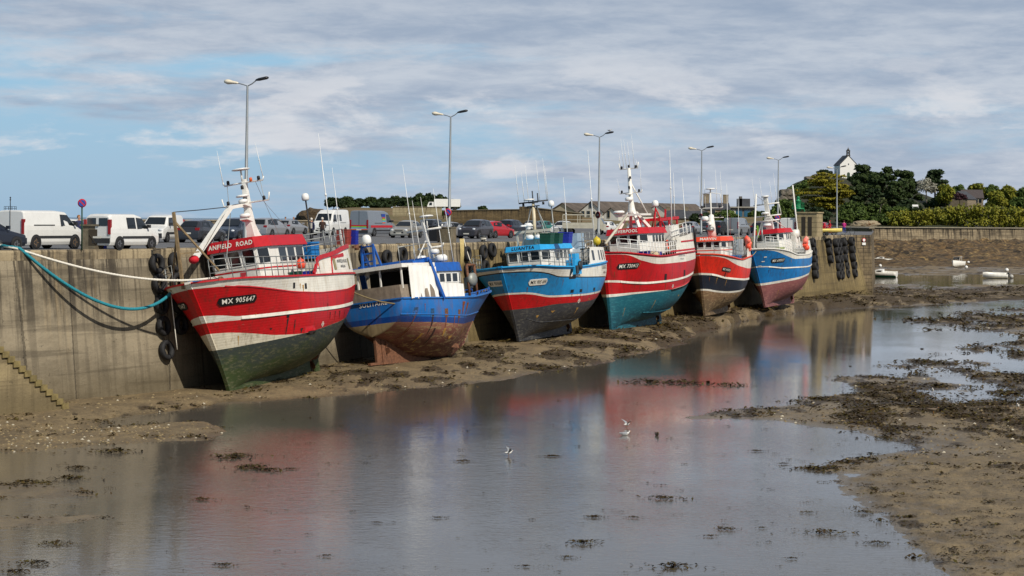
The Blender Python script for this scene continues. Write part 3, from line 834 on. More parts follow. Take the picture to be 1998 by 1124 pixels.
    def plate(s, txt, px, py, wd, ht, side=1, dark=True, slope=0.0, x=None, z=None, tsx=1.0):
        """registration plate with its lettering"""
        if x is None:
            q = s.hit(px, py, side); x, z = q.x, q.z
        n = 8; r = ht / 2; path = []
        for k in range(n + 1): a = math.pi / 2 + math.pi * k / n; path.append((-wd / 2 + r + r * math.cos(a), r * math.sin(a)))
        m_ = 10
        for k in range(1, m_): path.append((-wd / 2 + r + (wd - 2 * r) * k / m_, -r))
        for k in range(n + 1): a = -math.pi / 2 + math.pi * k / n; path.append((wd / 2 - r + r * math.cos(a), r * math.sin(a)))
        for k in range(1, m_): path.append((wd / 2 - r - (wd - 2 * r) * k / m_, r))
        # strips across so that the plate follows the planking
        cols = []; N = 24
        for i in range(N + 1):
            a = -wd / 2 + wd * i / N; e = min(a + wd / 2, wd / 2 - a); hh = r if e >= r else math.sqrt(max(0.0, r * r - (r - e) ** 2)); hh = max(hh, .01)
            cols.append([(a, -hh), (a, 0), (a, hh)])
        mb = MB(); mb.grid([s.on_side(x, z, c, side, .035, slope) for c in cols], smooth=False)
        back = s.on_side(x, z, [c for cc in cols for c in (cc[0], cc[2])], side, .01, slope)
        for i in range(N):
            f0 = s.on_side(x, z, [cols[i][0], cols[i + 1][0]], side, .035, slope); mb.add([f0[0], f0[1], back[2 * i + 2], back[2 * i]], [(0, 1, 2, 3)])
            f0 = s.on_side(x, z, [cols[i][2], cols[i + 1][2]], side, .035, slope); mb.add([f0[0], f0[1], back[2 * i + 3], back[2 * i + 1]], [(0, 1, 2, 3)])
        p = mb.build('registration_plate', BLACK_PLATE if dark else LETTER_W, s.root)
        s.letter(txt, x, z, ht * .82, side, LETTER_W if dark else LETTER_B, p, .045, slope, bold=.004, shear=.08, sx=(wd * .84) / max(.1, text_w(txt, ht * .82, .004, .08)) )
    def letter(s, txt, x, z, size, side, m, parent=None, off=.025, slope=0.0, bold=0.0, shear=0.0, sx=1.0):
        vs, fs = text_geo(txt, size, bold, shear)
        mb = MB(); mb.add(s.on_side(x, z, [(a * sx, b) for a, b in vs], side, off, slope), fs); mb.build('lettering', m, parent or s.root, flip=False)
    def port(s, px, py, w_, h_, m, name='freeing_port', side=1):
        q = s.hit(px, py, side)
        mb = MB(); c = [(-w_ / 2, -h_ / 2), (w_ / 2, -h_ / 2), (w_ / 2, h_ / 2), (-w_ / 2, h_ / 2)]
        a = s.on_side(q.x, q.z, c, side, .02); b = s.on_side(q.x, q.z, c, side, -.03)
        mb.add(a + b, [(0, 1, 2, 3), (0, 1, 5, 4), (1, 2, 6, 5), (2, 3, 7, 6), (3, 0, 4, 7)]); mb.build(name, m, s.root)
    def hit(s, px, py, side=1):
        """point of the hull side that shows at a photo pixel"""
        Mi = s.M.inverted(); c = Mi @ Vector((0, 0, EZ)); d = (Mi.to_3x3() @ Vector(((px - CX) / F, 1, (hor(px) - py) / F)))
        for i in range(400):
            y = (s.B / 2 + .3) * (1 - i / 400); q = c + d * ((side * y - c.y) / d.y)
            if -s.S <= q.x <= s.Lk + s.Rk and y <= s.Y(s.solve(q.x, q.z), q.z): return q
        return q
    def stain(s, px, py, w_, h_, m, side=1):
        """a run of rust or a scrape with ragged edges on the hull side, h_ downwards"""
        q = s.hit(px, py, side); mb = MB(); n = 9; L = []; Rr = []
        for i in range(n + 1):
            u = i / n; ww = w_ / 2 * (1 - u) ** .8 * random.uniform(.55, 1.15) + .008; L.append((-ww + random.uniform(-.01, .01), -h_ * u)); Rr.append((ww * random.uniform(.7, 1.1), -h_ * u))
        a = s.on_side(q.x, q.z, L, side, .014); b = s.on_side(q.x, q.z, Rr, side, .014); mb.add(a + b, [(i, i + 1, n + 2 + i, n + 1 + i) for i in range(n)]); mb.build('rust_stain', m, s.root, flip=False)
    def ring_mark(s, px, py, r, m=None):
        q = s.hit(px, py)
        mb = MB(); N = 12
        for i in range(N):
            a, b = 2 * math.pi * i / N, 2 * math.pi * (i + 1) / N
            mb.add(s.on_side(q.x, q.z, [(r * math.cos(a), r * math.sin(a)), (r * math.cos(b), r * math.sin(b)), (.7 * r * math.cos(b), .7 * r * math.sin(b)), (.7 * r * math.cos(a), .7 * r * math.sin(a))], 1, .03), [(0, 1, 2, 3)])
        mb.add(s.on_side(q.x, q.z, [(-r * 1.4, -.02), (r * 1.4, -.02), (r * 1.4, .02), (-r * 1.4, .02)], 1, .032), [(0, 1, 2, 3)])
        mb.build('load_line_mark', m or LETTER_W, s.root)
    def railing(s, t0, t1, hs, m, sides=(1, -1), n=14, lean=.0, r=.024):
        for side in sides:
            mb = MB(); top = []
            for h in hs:
                mb.tube([s.P(t0 + (t1 - t0) * i / (2 * n), s.zs(t0 + (t1 - t0) * i / (2 * n)), side) + Vector((lean * h, -.06 * side, h)) for i in range(2 * n + 1)], r, 5)
            for i in range(n + 1):
                t = t0 + (t1 - t0) * i / n; p = s.P(t, s.zs(t), side) + Vector((0, -.06 * side, 0)); mb.tube([p, p + Vector((lean * hs[-1], 0, hs[-1]))], r, 5)
            mb.build('railing', m, s.root)
    def panel(s, name, t0, t1, top, m, zlow=None, inset=.03, sides=(1, -1), transom=True, n=16, stripes=None, thick=.06):
        """a raised side standing on the sheer: top is a list of (t, z)"""
        for side in sides:
            mb = MB(); rows = []
            for i in range(n + 1):
                t = t0 + (t1 - t0) * i / n; zl = s.zs(t) - .02; zt = max(cub(top, t), zl + .01); y = s.Y(t, s.zs(t)) - inset
                rows.append([(s.X(t, zl), side * y, zl), (s.X(t, zl), side * (y - .05 * (zt - zl)), zl + (zt - zl) * .5), (s.X(t, zl), side * (y - .1 * (zt - zl)), zt)])
            rin = [[(p[0], p[1] - side * thick, p[2]) for p in r] for r in rows]
            mb.grid(rows, smooth=False); mb.grid(rin, smooth=False); mb.grid([[r[2] for r in rows], [r[2] for r in rin]], smooth=False); mb.grid([rows[-1], rin[-1]], smooth=False); mb.grid([rows[0], rin[0]], smooth=False)
            mb.build(name, m, s.root)
        if transom:
            mb = MB(); z0, z1 = s.zs(0) - .02, cub(top, 0); K = 10; rows = []
            for q in range(K + 1):
                c = -1 + 2 * q / K; y = c * (s.Y(0, s.zs(0)) - inset); x = s.X(0, z0) - s.bulge * (1 - c * c); rows.append([(x, y, z0), (x, y * .96, z1)])
            mb.grid(rows, smooth=False); mb.build('stern_' + name, m, s.root)
    def panel_pt(s, t, z, side, top, inset=.03, off=.02):
        y = s.Y(t, s.zs(t)) - inset - .1 * (z - s.zs(t)) + off
        return Vector((s.X(t, s.zs(t)), side * y, z))
    def wheelhouse(s, xa, xf, hw, z0, w0, w1, zr, fasc, rake=0.12, body=None, roof_m=None, frame_m=None, cham=.9, nf=2, ns=3, visor=.22, name=None, name_m=None, name_size=.3, name_sx=1.0, name_y=0.0, glass=GLASS, trim=None):
        body = body or WHITE
        zm = z0
        def pl(sc, z, grow=0.0):
            f = xf + rake * (z - w0); c = cham
            return [Vector((xa - grow, -hw - grow, z)), Vector((f - c, -hw - grow, z)), Vector((f + grow, -hw * .74 - grow * .5, z)), Vector((f + grow, hw * .74 + grow * .5, z)), Vector((f - c, hw + grow, z)), Vector((xa - grow, hw + grow, z))]
        a, b = pl(1, z0), pl(1, fasc)
        mb = MB(); n = 6; mb.add(a + b, [tuple(range(6))[::-1], tuple(range(6, 12))] + [(i, (i + 1) % n, n + (i + 1) % n, n + i) for i in range(n)])
        wh = mb.build('wheelhouse', body, s.root)
        lo, hi = pl(1, w0), pl(1, w1)
        counts = {0: ns, 1: 1, 2: nf, 3: 1, 4: ns}
        for e, k in counts.items():
            A0, B0, A1, B1 = lo[e], lo[(e + 1) % 6], hi[e], hi[(e + 1) % 6]
            ed = (B0 - A0).normalized(); up = (A1 - A0).normalized(); nrm = ed.cross(up).normalized()
            mid = (A0 + B0) / 2 - Vector(((xa + xf) / 2, 0, w0))
            if nrm.dot(mid) < 0: nrm = -nrm
            for i in range(k):
                gap = .10
                L = (B0 - A0).length; g = gap / L
                u0 = (i + .0) / k + g * .6; u1 = (i + 1) / k - g * .6
                if e in (0, 4): u0, u1 = .22 + u0 * .76, .22 + u1 * .76
                def Q(u, v): return (A0.lerp(B0, u)).lerp(A1.lerp(B1, u), v)
                out = [Q(u0, 0), Q(u1, 0), Q(u1, 1), Q(u0, 1)]; f = .045 / max(.2, (out[1] - out[0]).length); fv = .045 / (w1 - w0)
                inn = [Q(u0 + f * (u1 - u0), fv), Q(u1 - f * (u1 - u0), fv), Q(u1 - f * (u1 - u0), 1 - fv), Q(u0 + f * (u1 - u0), 1 - fv)]
                fr = MB(); o_ = nrm * .035; i_ = nrm * .015
                fr.add([p + o_ for p in out] + [p + o_ for p in inn] + [p for p in out] + [p + i_ for p in inn], [(q, (q + 1) % 4, 4 + (q + 1) % 4, 4 + q) for q in range(4)] + [(q, (q + 1) % 4, 8 + (q + 1) % 4, 8 + q) for q in range(4)] + [(4 + q, 4 + (q + 1) % 4, 12 + (q + 1) % 4, 12 + q) for q in range(4)])
                wo = fr.build('window', frame_m or WHITE_CLEAN, wh)
                pn = MB(); pn.add([p + nrm * .018 for p in inn], [(0, 1, 2, 3)]); pn.build('pane', glass, wo, flip=False)
        # roof with a sloping fascia
        lo, hi = pl(1, fasc - .02, visor), pl(1, zr, .04)
        mb = MB(); mb.add(lo + hi, [tuple(range(6))[::-1], tuple(range(6, 12))] + [(i, (i + 1) % n, n + (i + 1) % n, n + i) for i in range(n)])
        rf = mb.build('roof', roof_m, s.root)
        s.roof_z = zr
        if name:
            p0 = (lo[2] + lo[3]) / 2; p1 = (hi[2] + hi[3]) / 2; up = (p1 - p0); hgt = up.length; up.normalize(); nr = Vector((0, 1, 0)).cross(up); 
            if nr.x < 0: nr = -nr
            vs, fs = text_geo(name, name_size, .008, .1)
            lim = hw * .74 + .05 - abs(name_y); sx = min(1.15, 2 * lim * .97 / text_w(name, name_size, .008, .1))
            def place(a, b): return Vector((0, a * sx + name_y, 0)) + (p0 + p1) / 2 + up * b + nr * .02
            mt = MB(); mt.add([place(a, b) for a, b in vs], fs); mt.build('name_lettering', name_m or LETTER_W, rf, flip=False)
        if trim:
            lo, hi = pl(1, w0 - .28, .012), pl(1, w0 - .2, .012); mb = MB(); mb.add(lo + hi, [(i, (i + 1) % n, n + (i + 1) % n, n + i) for i in range(n)]); mb.build('trim_stripe', trim, wh)
        return wh

def text_w(txt, size, bold, shear):
    vs, _ = text_geo(txt, size, bold, shear); xs = [v[0] for v in vs]; return max(xs) - min(xs)

def radome(root, c, r, post_from, postm, name='satellite_dome'):
    mb = MB(); c = Vector(c); mb.lathe([(r * .75, -r * .9), (r, -r * .5), (r, .15 * r), (r * .9, .6 * r), (r * .6, .95 * r), (.001, r * 1.1)], 14, c)
    o = mb.build(name, WHITE_CLEAN, root)
    mb = MB(); mb.tube([post_from, c - Vector((0, 0, r * .85))], .05, 6); mb.build('dome_post', postm, root)
def whip(root, a, b, r=.028, m=None):
    mb = MB(); a, b = Vector(a), Vector(b); mb.tube([a, a.lerp(b, .5), b], [r, r * .8, r * .3], 5); mb.tube([a.lerp(b, .48), a.lerp(b, .5)], r * 1.5, 5); mb.build('whip_antenna', m or WHITE_CLEAN, root)
def radar_bar(root, c, L, yaw=0.3):
    mb = MB(); c = Vector(c); R = Matrix.Rotation(yaw, 3, 'Z'); mb.lathe([(.16, -.25), (.2, -.1), (.1, 0)], 10, c); mb.box(c + Vector((0, 0, .06)), (.14, L, .11), rot=R); mb.build('radar_scanner', WHITE_CLEAN, root)
def drum(root, c, r, h, m=None, name='radar_dome'):
    mb = MB(); mb.lathe([(r * .8, -h / 2), (r, -h * .3), (r, h * .2), (r * .7, h / 2), (.001, h / 2)], 14, c); mb.build(name, m or WHITE_CLEAN, root)
def lamp(root, c, m=None, r=.09, h=.22):
    mb = MB(); mb.lathe([(r, 0), (r, h * .8), (r * .6, h)], 8, c); mb.build('navigation_light', m or BLACK, root)
def spar(root, name, pts, r, m, seg=8):
    mb = MB(); mb.tube(pts, r, seg); return mb.build(name, m, root)
def yard(root, x, z, half, m, tip=.25, r=.045, lights=True):
    mb = MB(); mb.tube([(x, -half - .08, z + tip), (x, -half, z), (x, 0, z + .02), (x, half, z), (x, half + .08, z + tip)], r, 6); o = mb.build('yard', m, root)
    if lights:
        for y in (-half * .8, half * .8): lamp(root, (x, y, z + .04))
    return o
def float_ball(c, r, m, label, mw, group=None):
    mb = MB(); mb.ball((0, 0, 0), r, 14, 10, 0, (1, 1, 1.08)); mb.lathe([(.25 * r, .95 * r), (.22 * r, 1.25 * r), (.1 * r, 1.3 * r)], 8)
    o = mb.build('float', m, None, mw=mw @ Matrix.Translation(c)); tag(o, label, 'float', group); return o
def tub(c, size, m, label, mw, rot=0.0, cat='tub', name='plastic_tub', group=None, ribs=2):
    """open fish box with thick walls and rim"""
    sx, sy, sz = size; t = min(.04, sx * .08); mb = MB()
    def ring(f, z): return [(-sx / 2 * f, -sy / 2 * f, z), (sx / 2 * f, -sy / 2 * f, z), (sx / 2 * f, sy / 2 * f, z), (-sx / 2 * f, sy / 2 * f, z)]
    seq = [ring(.9, 0), ring(1, sz * .9), ring(1.05, sz * .9), ring(1.05, sz), ring(.93, sz), ring(.84, t)]
    vs = [p for r in seq for p in r]
    mb.add(vs, [(i * 4 + a, i * 4 + (a + 1) % 4, i * 4 + 4 + (a + 1) % 4, i * 4 + 4 + a) for i in range(5) for a in range(4)] + [(3, 2, 1, 0), (20, 21, 22, 23)])
    for k in range(1, ribs + 1): mb.box((0, 0, sz * k / (ribs + 1)), (sx * (.93 + .1 * k / (ribs + 1)), sy * (.93 + .1 * k / (ribs + 1)), .03))
    o = mb.build(name, m, None, mw=mw @ Matrix.Translation(c) @ Matrix.Rotation(rot, 4, 'Z')); return tag(o, label, cat, group)

RED = hull_paint('hull red', '#b80a14', chips=.25, chip='#d8b9a8'); RED_R = mat('roof red', '#b80f1c', .45, var=.1, streak=.15)
WHT = hull_paint('hull white', '#dedbd0', chips=.2, chip='#7d6f58', dirt=.35, dirtc='#a98d5c')
WHTD = hull_paint('hull white worn', '#cfc8b4', chips=.55, chip='#4f4a3a', dirt=.5, dirtc='#6d5b34')
BLU = hull_paint('hull blue', '#0f5fa6', chips=.25, chip='#8b8f90', planks=False)
CYAN = hull_paint('hull cyan', '#1583c0', chips=.12, planks=False); CYAN_R = mat('cyan roof', '#2aa0dc', .45, var=.08)
NAVY = hull_paint('hull navy', '#18202f', chips=.25, planks=True, chip='#6b7078')
ORNG = hull_paint('hull orange red', '#d92a17', chips=.15); ORNG_R = mat('roof orange', '#e24a2a', .5)
DECKM = mat('deck grey', '#77746c', .8, var=.25); DECK_B = mat('deck green', '#5b6a62', .8, var=.25)
BOT_A = bottom_mat('bottom green growth', '#2f3735', '#2e3d10', '#5d5c42'); BOT_C = bottom_mat('bottom dark grey', '#3a3a3e', '#26272a', '#5c5a52')
BOT_D = bottom_mat('bottom teal', '#0f5b6b', '#0d4452', '#2a7580'); BOT_E = bottom_mat('bottom brown', '#7d6146', '#5a4a34', '#a08a66')
BOT_F = bottom_mat('bottom pink brown', '#875050', '#6d4444', '#9a6a60'); BOT_B = bottom_mat('bottom rusty red', '#8a5c4c', '#4f2520', '#9c8a62')

OCHRE = mat('ochre rust run', '#a8803c', .8, var=.3, scale=6); SCUFF = mat('black scrape', '#2a1a18', .7, var=.4, scale=8); RUN = mat('rust run', '#7a3f1e', .8, var=.35, scale=7)
# ---- the red boat nearest the stair
def boat_a():
    Lk = 10.67; M = boat_matrix(ground(450, 766, -.4), 17.3, 8.8, -.35, Lk)
    sheer = [(0, 5.5), (.4, 5.52), (.6, 5.55), (.8, 5.62), (1, 5.80)]
    whb = [(0, 4.84), (.2, 4.6), (.46, 4.56), (.66, 4.71), (.82, 5.03), (1, 5.52)]
    st = [(0, 3.92), (.4, 3.76), (.8, 3.80), (.94, 3.86), (1, 4.10)]
    stb = [(0, 3.74), (.4, 3.58), (.8, 3.62), (.94, 3.66), (1, 3.72)]
    rb = [(0, 3.18), (.5, 2.63), (.62, 2.50), (.75, 2.60), (.88, 2.88), (1, 3.15)]
    gt = [(0, 3.175), (.5, 2.625), (.62, 2.495), (.8, 2.36), (1, 2.28)]
    b = Boat('red wooden trawler with white whaleback stern and mossy green bottom, beside the stone stair', M, Lk, 2.99, 2.61, 5.96, 5.78, 2.1, sheer,
             [(gt, 11), (rb, 2), (stb, 3), (st, 1), (whb, 3), (None, 2)])
    b.build_hull([BOT_A, WHTD, RED, WHT, RED, WHT], DECKM, RED_R, BOT_A)
    b.gear(BOT_A, RUST)
    b.strake([(t, z - .08) for t, z in st], .17, WHT, .04, 0, .93); b.strake([(t, z + .02) for t, z in whb], .06, RED_R, .03, 0, .97)
    b.plate('MX 905647', 467, 585, 2.6, .42); b.plate('MX 905647', 349, 600, 1.9, .4, side=-1, x=12.15, z=4.75)
    top = [(0, 7.2), (.1, 7.1), (.30, 6.75), (.45, 6.55), (.458, 6.5), (.53, 5.6), (1, 5.6)]
    b.panel('whaleback', 0, .53, top, WHT, n=26)
    for side in (1, -1):
        red_top = MB()
        q = [b.panel_pt(t, cub(top, t), side, top, off=.03) for t in [i * .0455 for i in range(11)]]
        for u, v in zip(q, q[1:]): red_top.bar(u - Vector((0, 0, .06)), v - Vector((0, 0, .06)), .14, .22)
        q2 = [b.panel_pt(.455, 6.5, side, top, off=.03), b.panel_pt(.53, 5.62, side, top, off=.03)]; red_top.bar(q2[0], q2[1], .1, .2)
        for t0_ in (.30,): red_top.bar(b.panel_pt(.31, 6.5, side, top, off=.02), b.panel_pt(.335, 5.6, side, top, off=.02), .05, .13)
        red_top.bar(b.panel_pt(.31, 6.45, side, top, off=.02), b.panel_pt(.14, 6.62, side, top, off=.02), .05, .2)
        red_top.build('whaleback_trim', RED_R, b.root)
    for txt, zz, sz in (('ANFIELD ROAD', 6.25, .26), ('MORLAIX', 5.95, .2)):
        vs, fs = text_geo(txt, sz, .004); mb = MB(); mb.add([b.panel_pt(b.solve(-.2 - a, 5.5), zz + bb, 1, top, off=.03) for a, bb in vs], fs); mb.build('lettering', LETTER_B, b.root, flip=False)
    for x_ in (1.25, -1.6):
        mb = MB(); mb.add([b.panel_pt(b.solve(x_ + a, 5.5), 6.1 + c, 1, top, off=.03) for a, c in ((-.16, -.32), (.16, -.32), (.16, .32), (-.16, .32))], [(0, 1, 2, 3)]); mb.build('name_board', mat('board olive', '#8b835f', .7), b.root, flip=False)
    b.wheelhouse(2.5, 7.75, 1.75, 4.8, 6.5, 7.36, 7.98, 7.42, rake=.22, roof_m=RED_R, nf=3, ns=3, cham=.8, visor=.2, name='ANFIELD  ROAD', name_size=.34, name_sx=1.0, trim=RED_R)
    mb = MB(); mb.add([(7.68, y, z) for y, z in ((.18, 5.95), (.45, 5.95), (.5, 6.2), (.45, 6.5), (.18, 6.5), (.13, 6.2))], [(0, 1, 2, 3, 4, 5)]); mb.build('crest', mat('crest red', '#a8323a', .6), b.root, flip=False)
    for x_, z_ in ((8.9, .18),):
        b.port(574, 557, .2, .3, BLACK, 'porthole'); b.port(597, 558, .2, .3, BLACK, 'porthole')
    b.port(563, 614, .22, .3, BLACK_PLATE); b.ring_mark(630, 632, .14)
    for (x, y, w_, h_, m_) in ((592, 556, .2, .42, OCHRE), (586, 553, .1, .3, OCHRE), (563, 621, .16, .85, SCUFF), (577, 624, .09, .7, SCUFF), (590, 640, .25, .25, SCUFF), (645, 609, .14, .4, SCUFF), (655, 607, .1, .5, SCUFF), (664, 606, .16, .45, SCUFF), (674, 604, .1, .5, SCUFF), (684, 602, .14, .45, SCUFF), (693, 600, .1, .4, SCUFF), (466, 655, .07, .5, OCHRE), (640, 592, .06, .4, SCUFF), (565, 606, .5, .12, OCHRE), (500, 612, .06, .2, OCHRE), (530, 640, .3, .1, SCUFF), (610, 645, .8, .2, SCUFF)): b.stain(x, y, w_, h_, m_)
    b.railing(.46, .985, (.4, .75, 1.1), STEEL, n=16)
    # mast
    mb = MB(); rows = []
    for z, x, w_, d_ in ((7.9, 4.75, .5, 1.15), (8.3, 5.0, .42, .8), (8.8, 5.2, .36, .55), (9.5, 5.25, .32, .42), (10.5, 5.25, .27, .34), (11.3, 5.25, .2, .24)):
        rows.append([(x - d_ / 2, -w_ / 2, z), (x + d_ / 2, -w_ / 2, z), (x + d_ / 2, w_ / 2, z), (x - d_ / 2, w_ / 2, z), (x - d_ / 2, -w_ / 2, z)])
    mb.grid(rows, smooth=False); mb.add([rows[-1][i] for i in range(4)], [(0, 1, 2, 3)]); mst = mb.build('mast', WHITE, b.root)
    for z in (8.95, 9.75): 
        mm = MB(); mm.extrude([(5.3, -.22, z), (6.0, -.22, z + .12), (6.0, -.22, z + .2), (5.3, -.22, z + .2)], (0, .44, 0)); mm.build('radar_bracket', WHITE, mst)
    drum(mst, (5.75, 0, 9.3), .3, .22); drum(mst, (5.75, 0, 10.1), .26, .2); drum(mst, (5.75, 0, 10.38), .36, .12)
    yard(mst, 5.35, 11.1, 1.15, WHITE, .2); yard(mst, 5.35, 9.98, 1.35, WHITE, .42)
    spar(mst, 'pole', [(5.5, 0, 11.2), (5.5, 0, 11.8)], .05, WHITE); drum(mst, (5.5, 0, 11.85), .5, .1)
    whip(mst, (5.35, -1.22, 11.15), (5.35, -1.32, 13.1), .025); whip(mst, (5.35, 1.2, 11.2), (5.35, 1.0, 13.2), .025)
    lamp(mst, (5.62, 0, 10.75)); lamp(mst, (5.35, .45, 11.12), mat('amber lamp', '#d05a20', .4))
    mm = MB()
    for y0, y1 in ((-1.0, -1.05), (1.0, 1.1)): mm.tube([(5.35, y0, 11.1), (5.35, y1, 9.98)], .018, 4)
    mm.tube([(5.35, 1.0, 9.98), (3.2, 1.6, 7.9)], .012, 4); mm.tube([(5.35, .7, 11.1), (3.0, .7, 7.9)], .012, 4); mm.build('stay', STEEL, mst)
    mm = MB(); mm.bar((12.4, -.2, 7.0), (7.3, -.1, 9.75), .24, .24); mm.bar((7.3, -.1, 9.75), (5.4, 0, 9.9), .18, .18); mm.build('derrick_boom', WHITE, b.root)
    mm = MB(); g0 = b.local(352, 414, -.4); mm.bar((13.55, -.4, 5.6), (13.45, -.4, g0.z), .14, .14); mm.bar((13.5, -.4, 9.1), (11.8, .9, 6.3), .09, .09); mm.bar((13.5, -.4, 8.3), (12.9, -1.4, 5.6), .08, .08); mm.bar((13.5, -.4, 7.4), (12.6, .3, 7.4), .07, .07); mm.build('gallows', WOOD, b.root)
    mm = MB(); mm.tube([(13.45, -.4, g0.z), (10.5, -.25, g0.z + .1), (7.3, -.1, 9.8)], .025, 5); mm.tube([(11.8, 0, 7.3), (9, 0, 9.0), (7.35, -.1, 9.8)], .02, 4); mm.build('wire', DARK_STEEL, b.root)
    spar(b.root, 'pole', [(9.7, .25, 6.3), (7.9, .15, 9.4)], .025, STEEL)
    mm = MB(); mm.ball((12.5, -.1, 7.05), .25, 10, 7, 0, (1.1, 1.1, .9)); mm.build('winch_cover', mat('red cloth', '#c01526', .8), b.root)
    # winch, capstan and clutter of the foredeck
    mm = MB(); mm.lathe([(.4, -.7), (.4, -.6), (.2, -.58), (.2, .58), (.4, .6), (.4, .7)], 14, (10.6, -.3, 5.65), M=Matrix.Rotation(R_(90), 3, 'X')); mm.box((10.6, -.3, 5.2), (.8, 1.5, .5)); mm.build('winch', RUST, b.root)
    mm = MB(); mm.lathe([(.001, -.75), (.27, -.7), (.32, -.5), (.32, .5), (.27, .7), (.001, .75)], 14, (7.9, 1.1, 5.5), M=Matrix.Rotation(R_(90), 3, 'Y')); 
    for x_ in (-.45, .45): mm.lathe([(.335, -.03), (.335, .03)], 14, (7.9 + x_, 1.1, 5.5), M=Matrix.Rotation(R_(90), 3, 'Y'))
    mm.build('liferaft_canister', WHITE_CLEAN, b.root)
    mm = MB()
    for y in (-1.5, -.5, .5, 1.5):
        mm.tube([(1.6 - abs(y) * .1, y, 7.0), (1.6 - abs(y) * .1, y, 7.95)], .03, 5)
    for z in (7.3, 7.65, 7.95): mm.tube([(1.6, -2.2, z), (1.7, 0, z), (1.6, 2.2, z), (-.5, 2.4, z + .12), (-2.2, 2.3, z + .2)], .025, 5)
    for x_ in (.8, 0, -.8, -1.6, -2.2): mm.tube([(x_, 2.35, 6.9), (x_, 2.38, 8.1)], .03, 5)
    mm.build('aft_railing', STEEL, b.root)
    mm = MB(); mm.grid([[(x_, -2.2, 6.55), (x_, 2.2, 6.55)] for x_ in (3.2, 1, -2.4)], smooth=False); mm.build('shelter_deck', DECKM, b.root)
    radome(b.root, (-.58, 1.0, 10.2), .22, (-.6, 1.0, 6.6), BLACK)
    whip(b.root, (-2.3, 1.5, 6.8), (-2.65, 1.5, 13.9), .04); whip(b.root, (-2.6, 2.0, 7.0), (-2.8, 2.0, 11.8), .03)
    for k_, (c, sz, m_, lab) in enumerate((((.3, .9, 6.6), (1.2, 1.3, .95), BLUE_TUB, 'big blue fish tub behind the red wheelhouse roof'),
            ((4.2, 2.2, 5.1), (.8, .6, .75), mat('royal blue plastic', '#1d2f9a', .5), 'royal blue crate on the side deck of the red trawler'),
            ((5.3, 2.25, 5.1), (.7, .6, .78), mat('dark green plastic', '#0e4a3a', .5), 'dark green crate on the side deck of the red trawler'),
            ((3.0, 2.3, 5.0), (.7, .7, .85), BLUE_TUB, 'light blue tub next to the lifebuoy on the red trawler'),
            ((12.1, -.4, 5.45), (.8, .7, .6), BLUE_TUB, 'blue tub in the bow of the red trawler'),
            ((11.5, .7, 5.1), (.5, .5, .7), mat('cyan plastic', '#18a0d0', .5), 'cyan tub beside the rusty winch'))):
        tub(c, sz, m_, lab, M, rot=.1 * k_, group='tubs on the boats')
    float_ball((5.35 - .6, 2.45, 6.25), .28, ORANGE, 'orange float above the side rail of the red trawler', M)
    mb = MB(); mb.tube([(.36 * math.cos(a), 0, .36 * math.sin(a)) for a in [2 * math.pi * i / 20 for i in range(20)]], .085, 8, closed=True)
    o = mb.build('lifebuoy', mat('lifebuoy orange', '#e8431c', .5), None, mw=M @ Matrix.Translation((3.2, 2.85, 6.15)) @ Matrix.Rotation(.2, 4, 'Z')); tag(o, 'orange lifebuoy hung on the rail of the red trawler', 'lifebuoy')
    return b
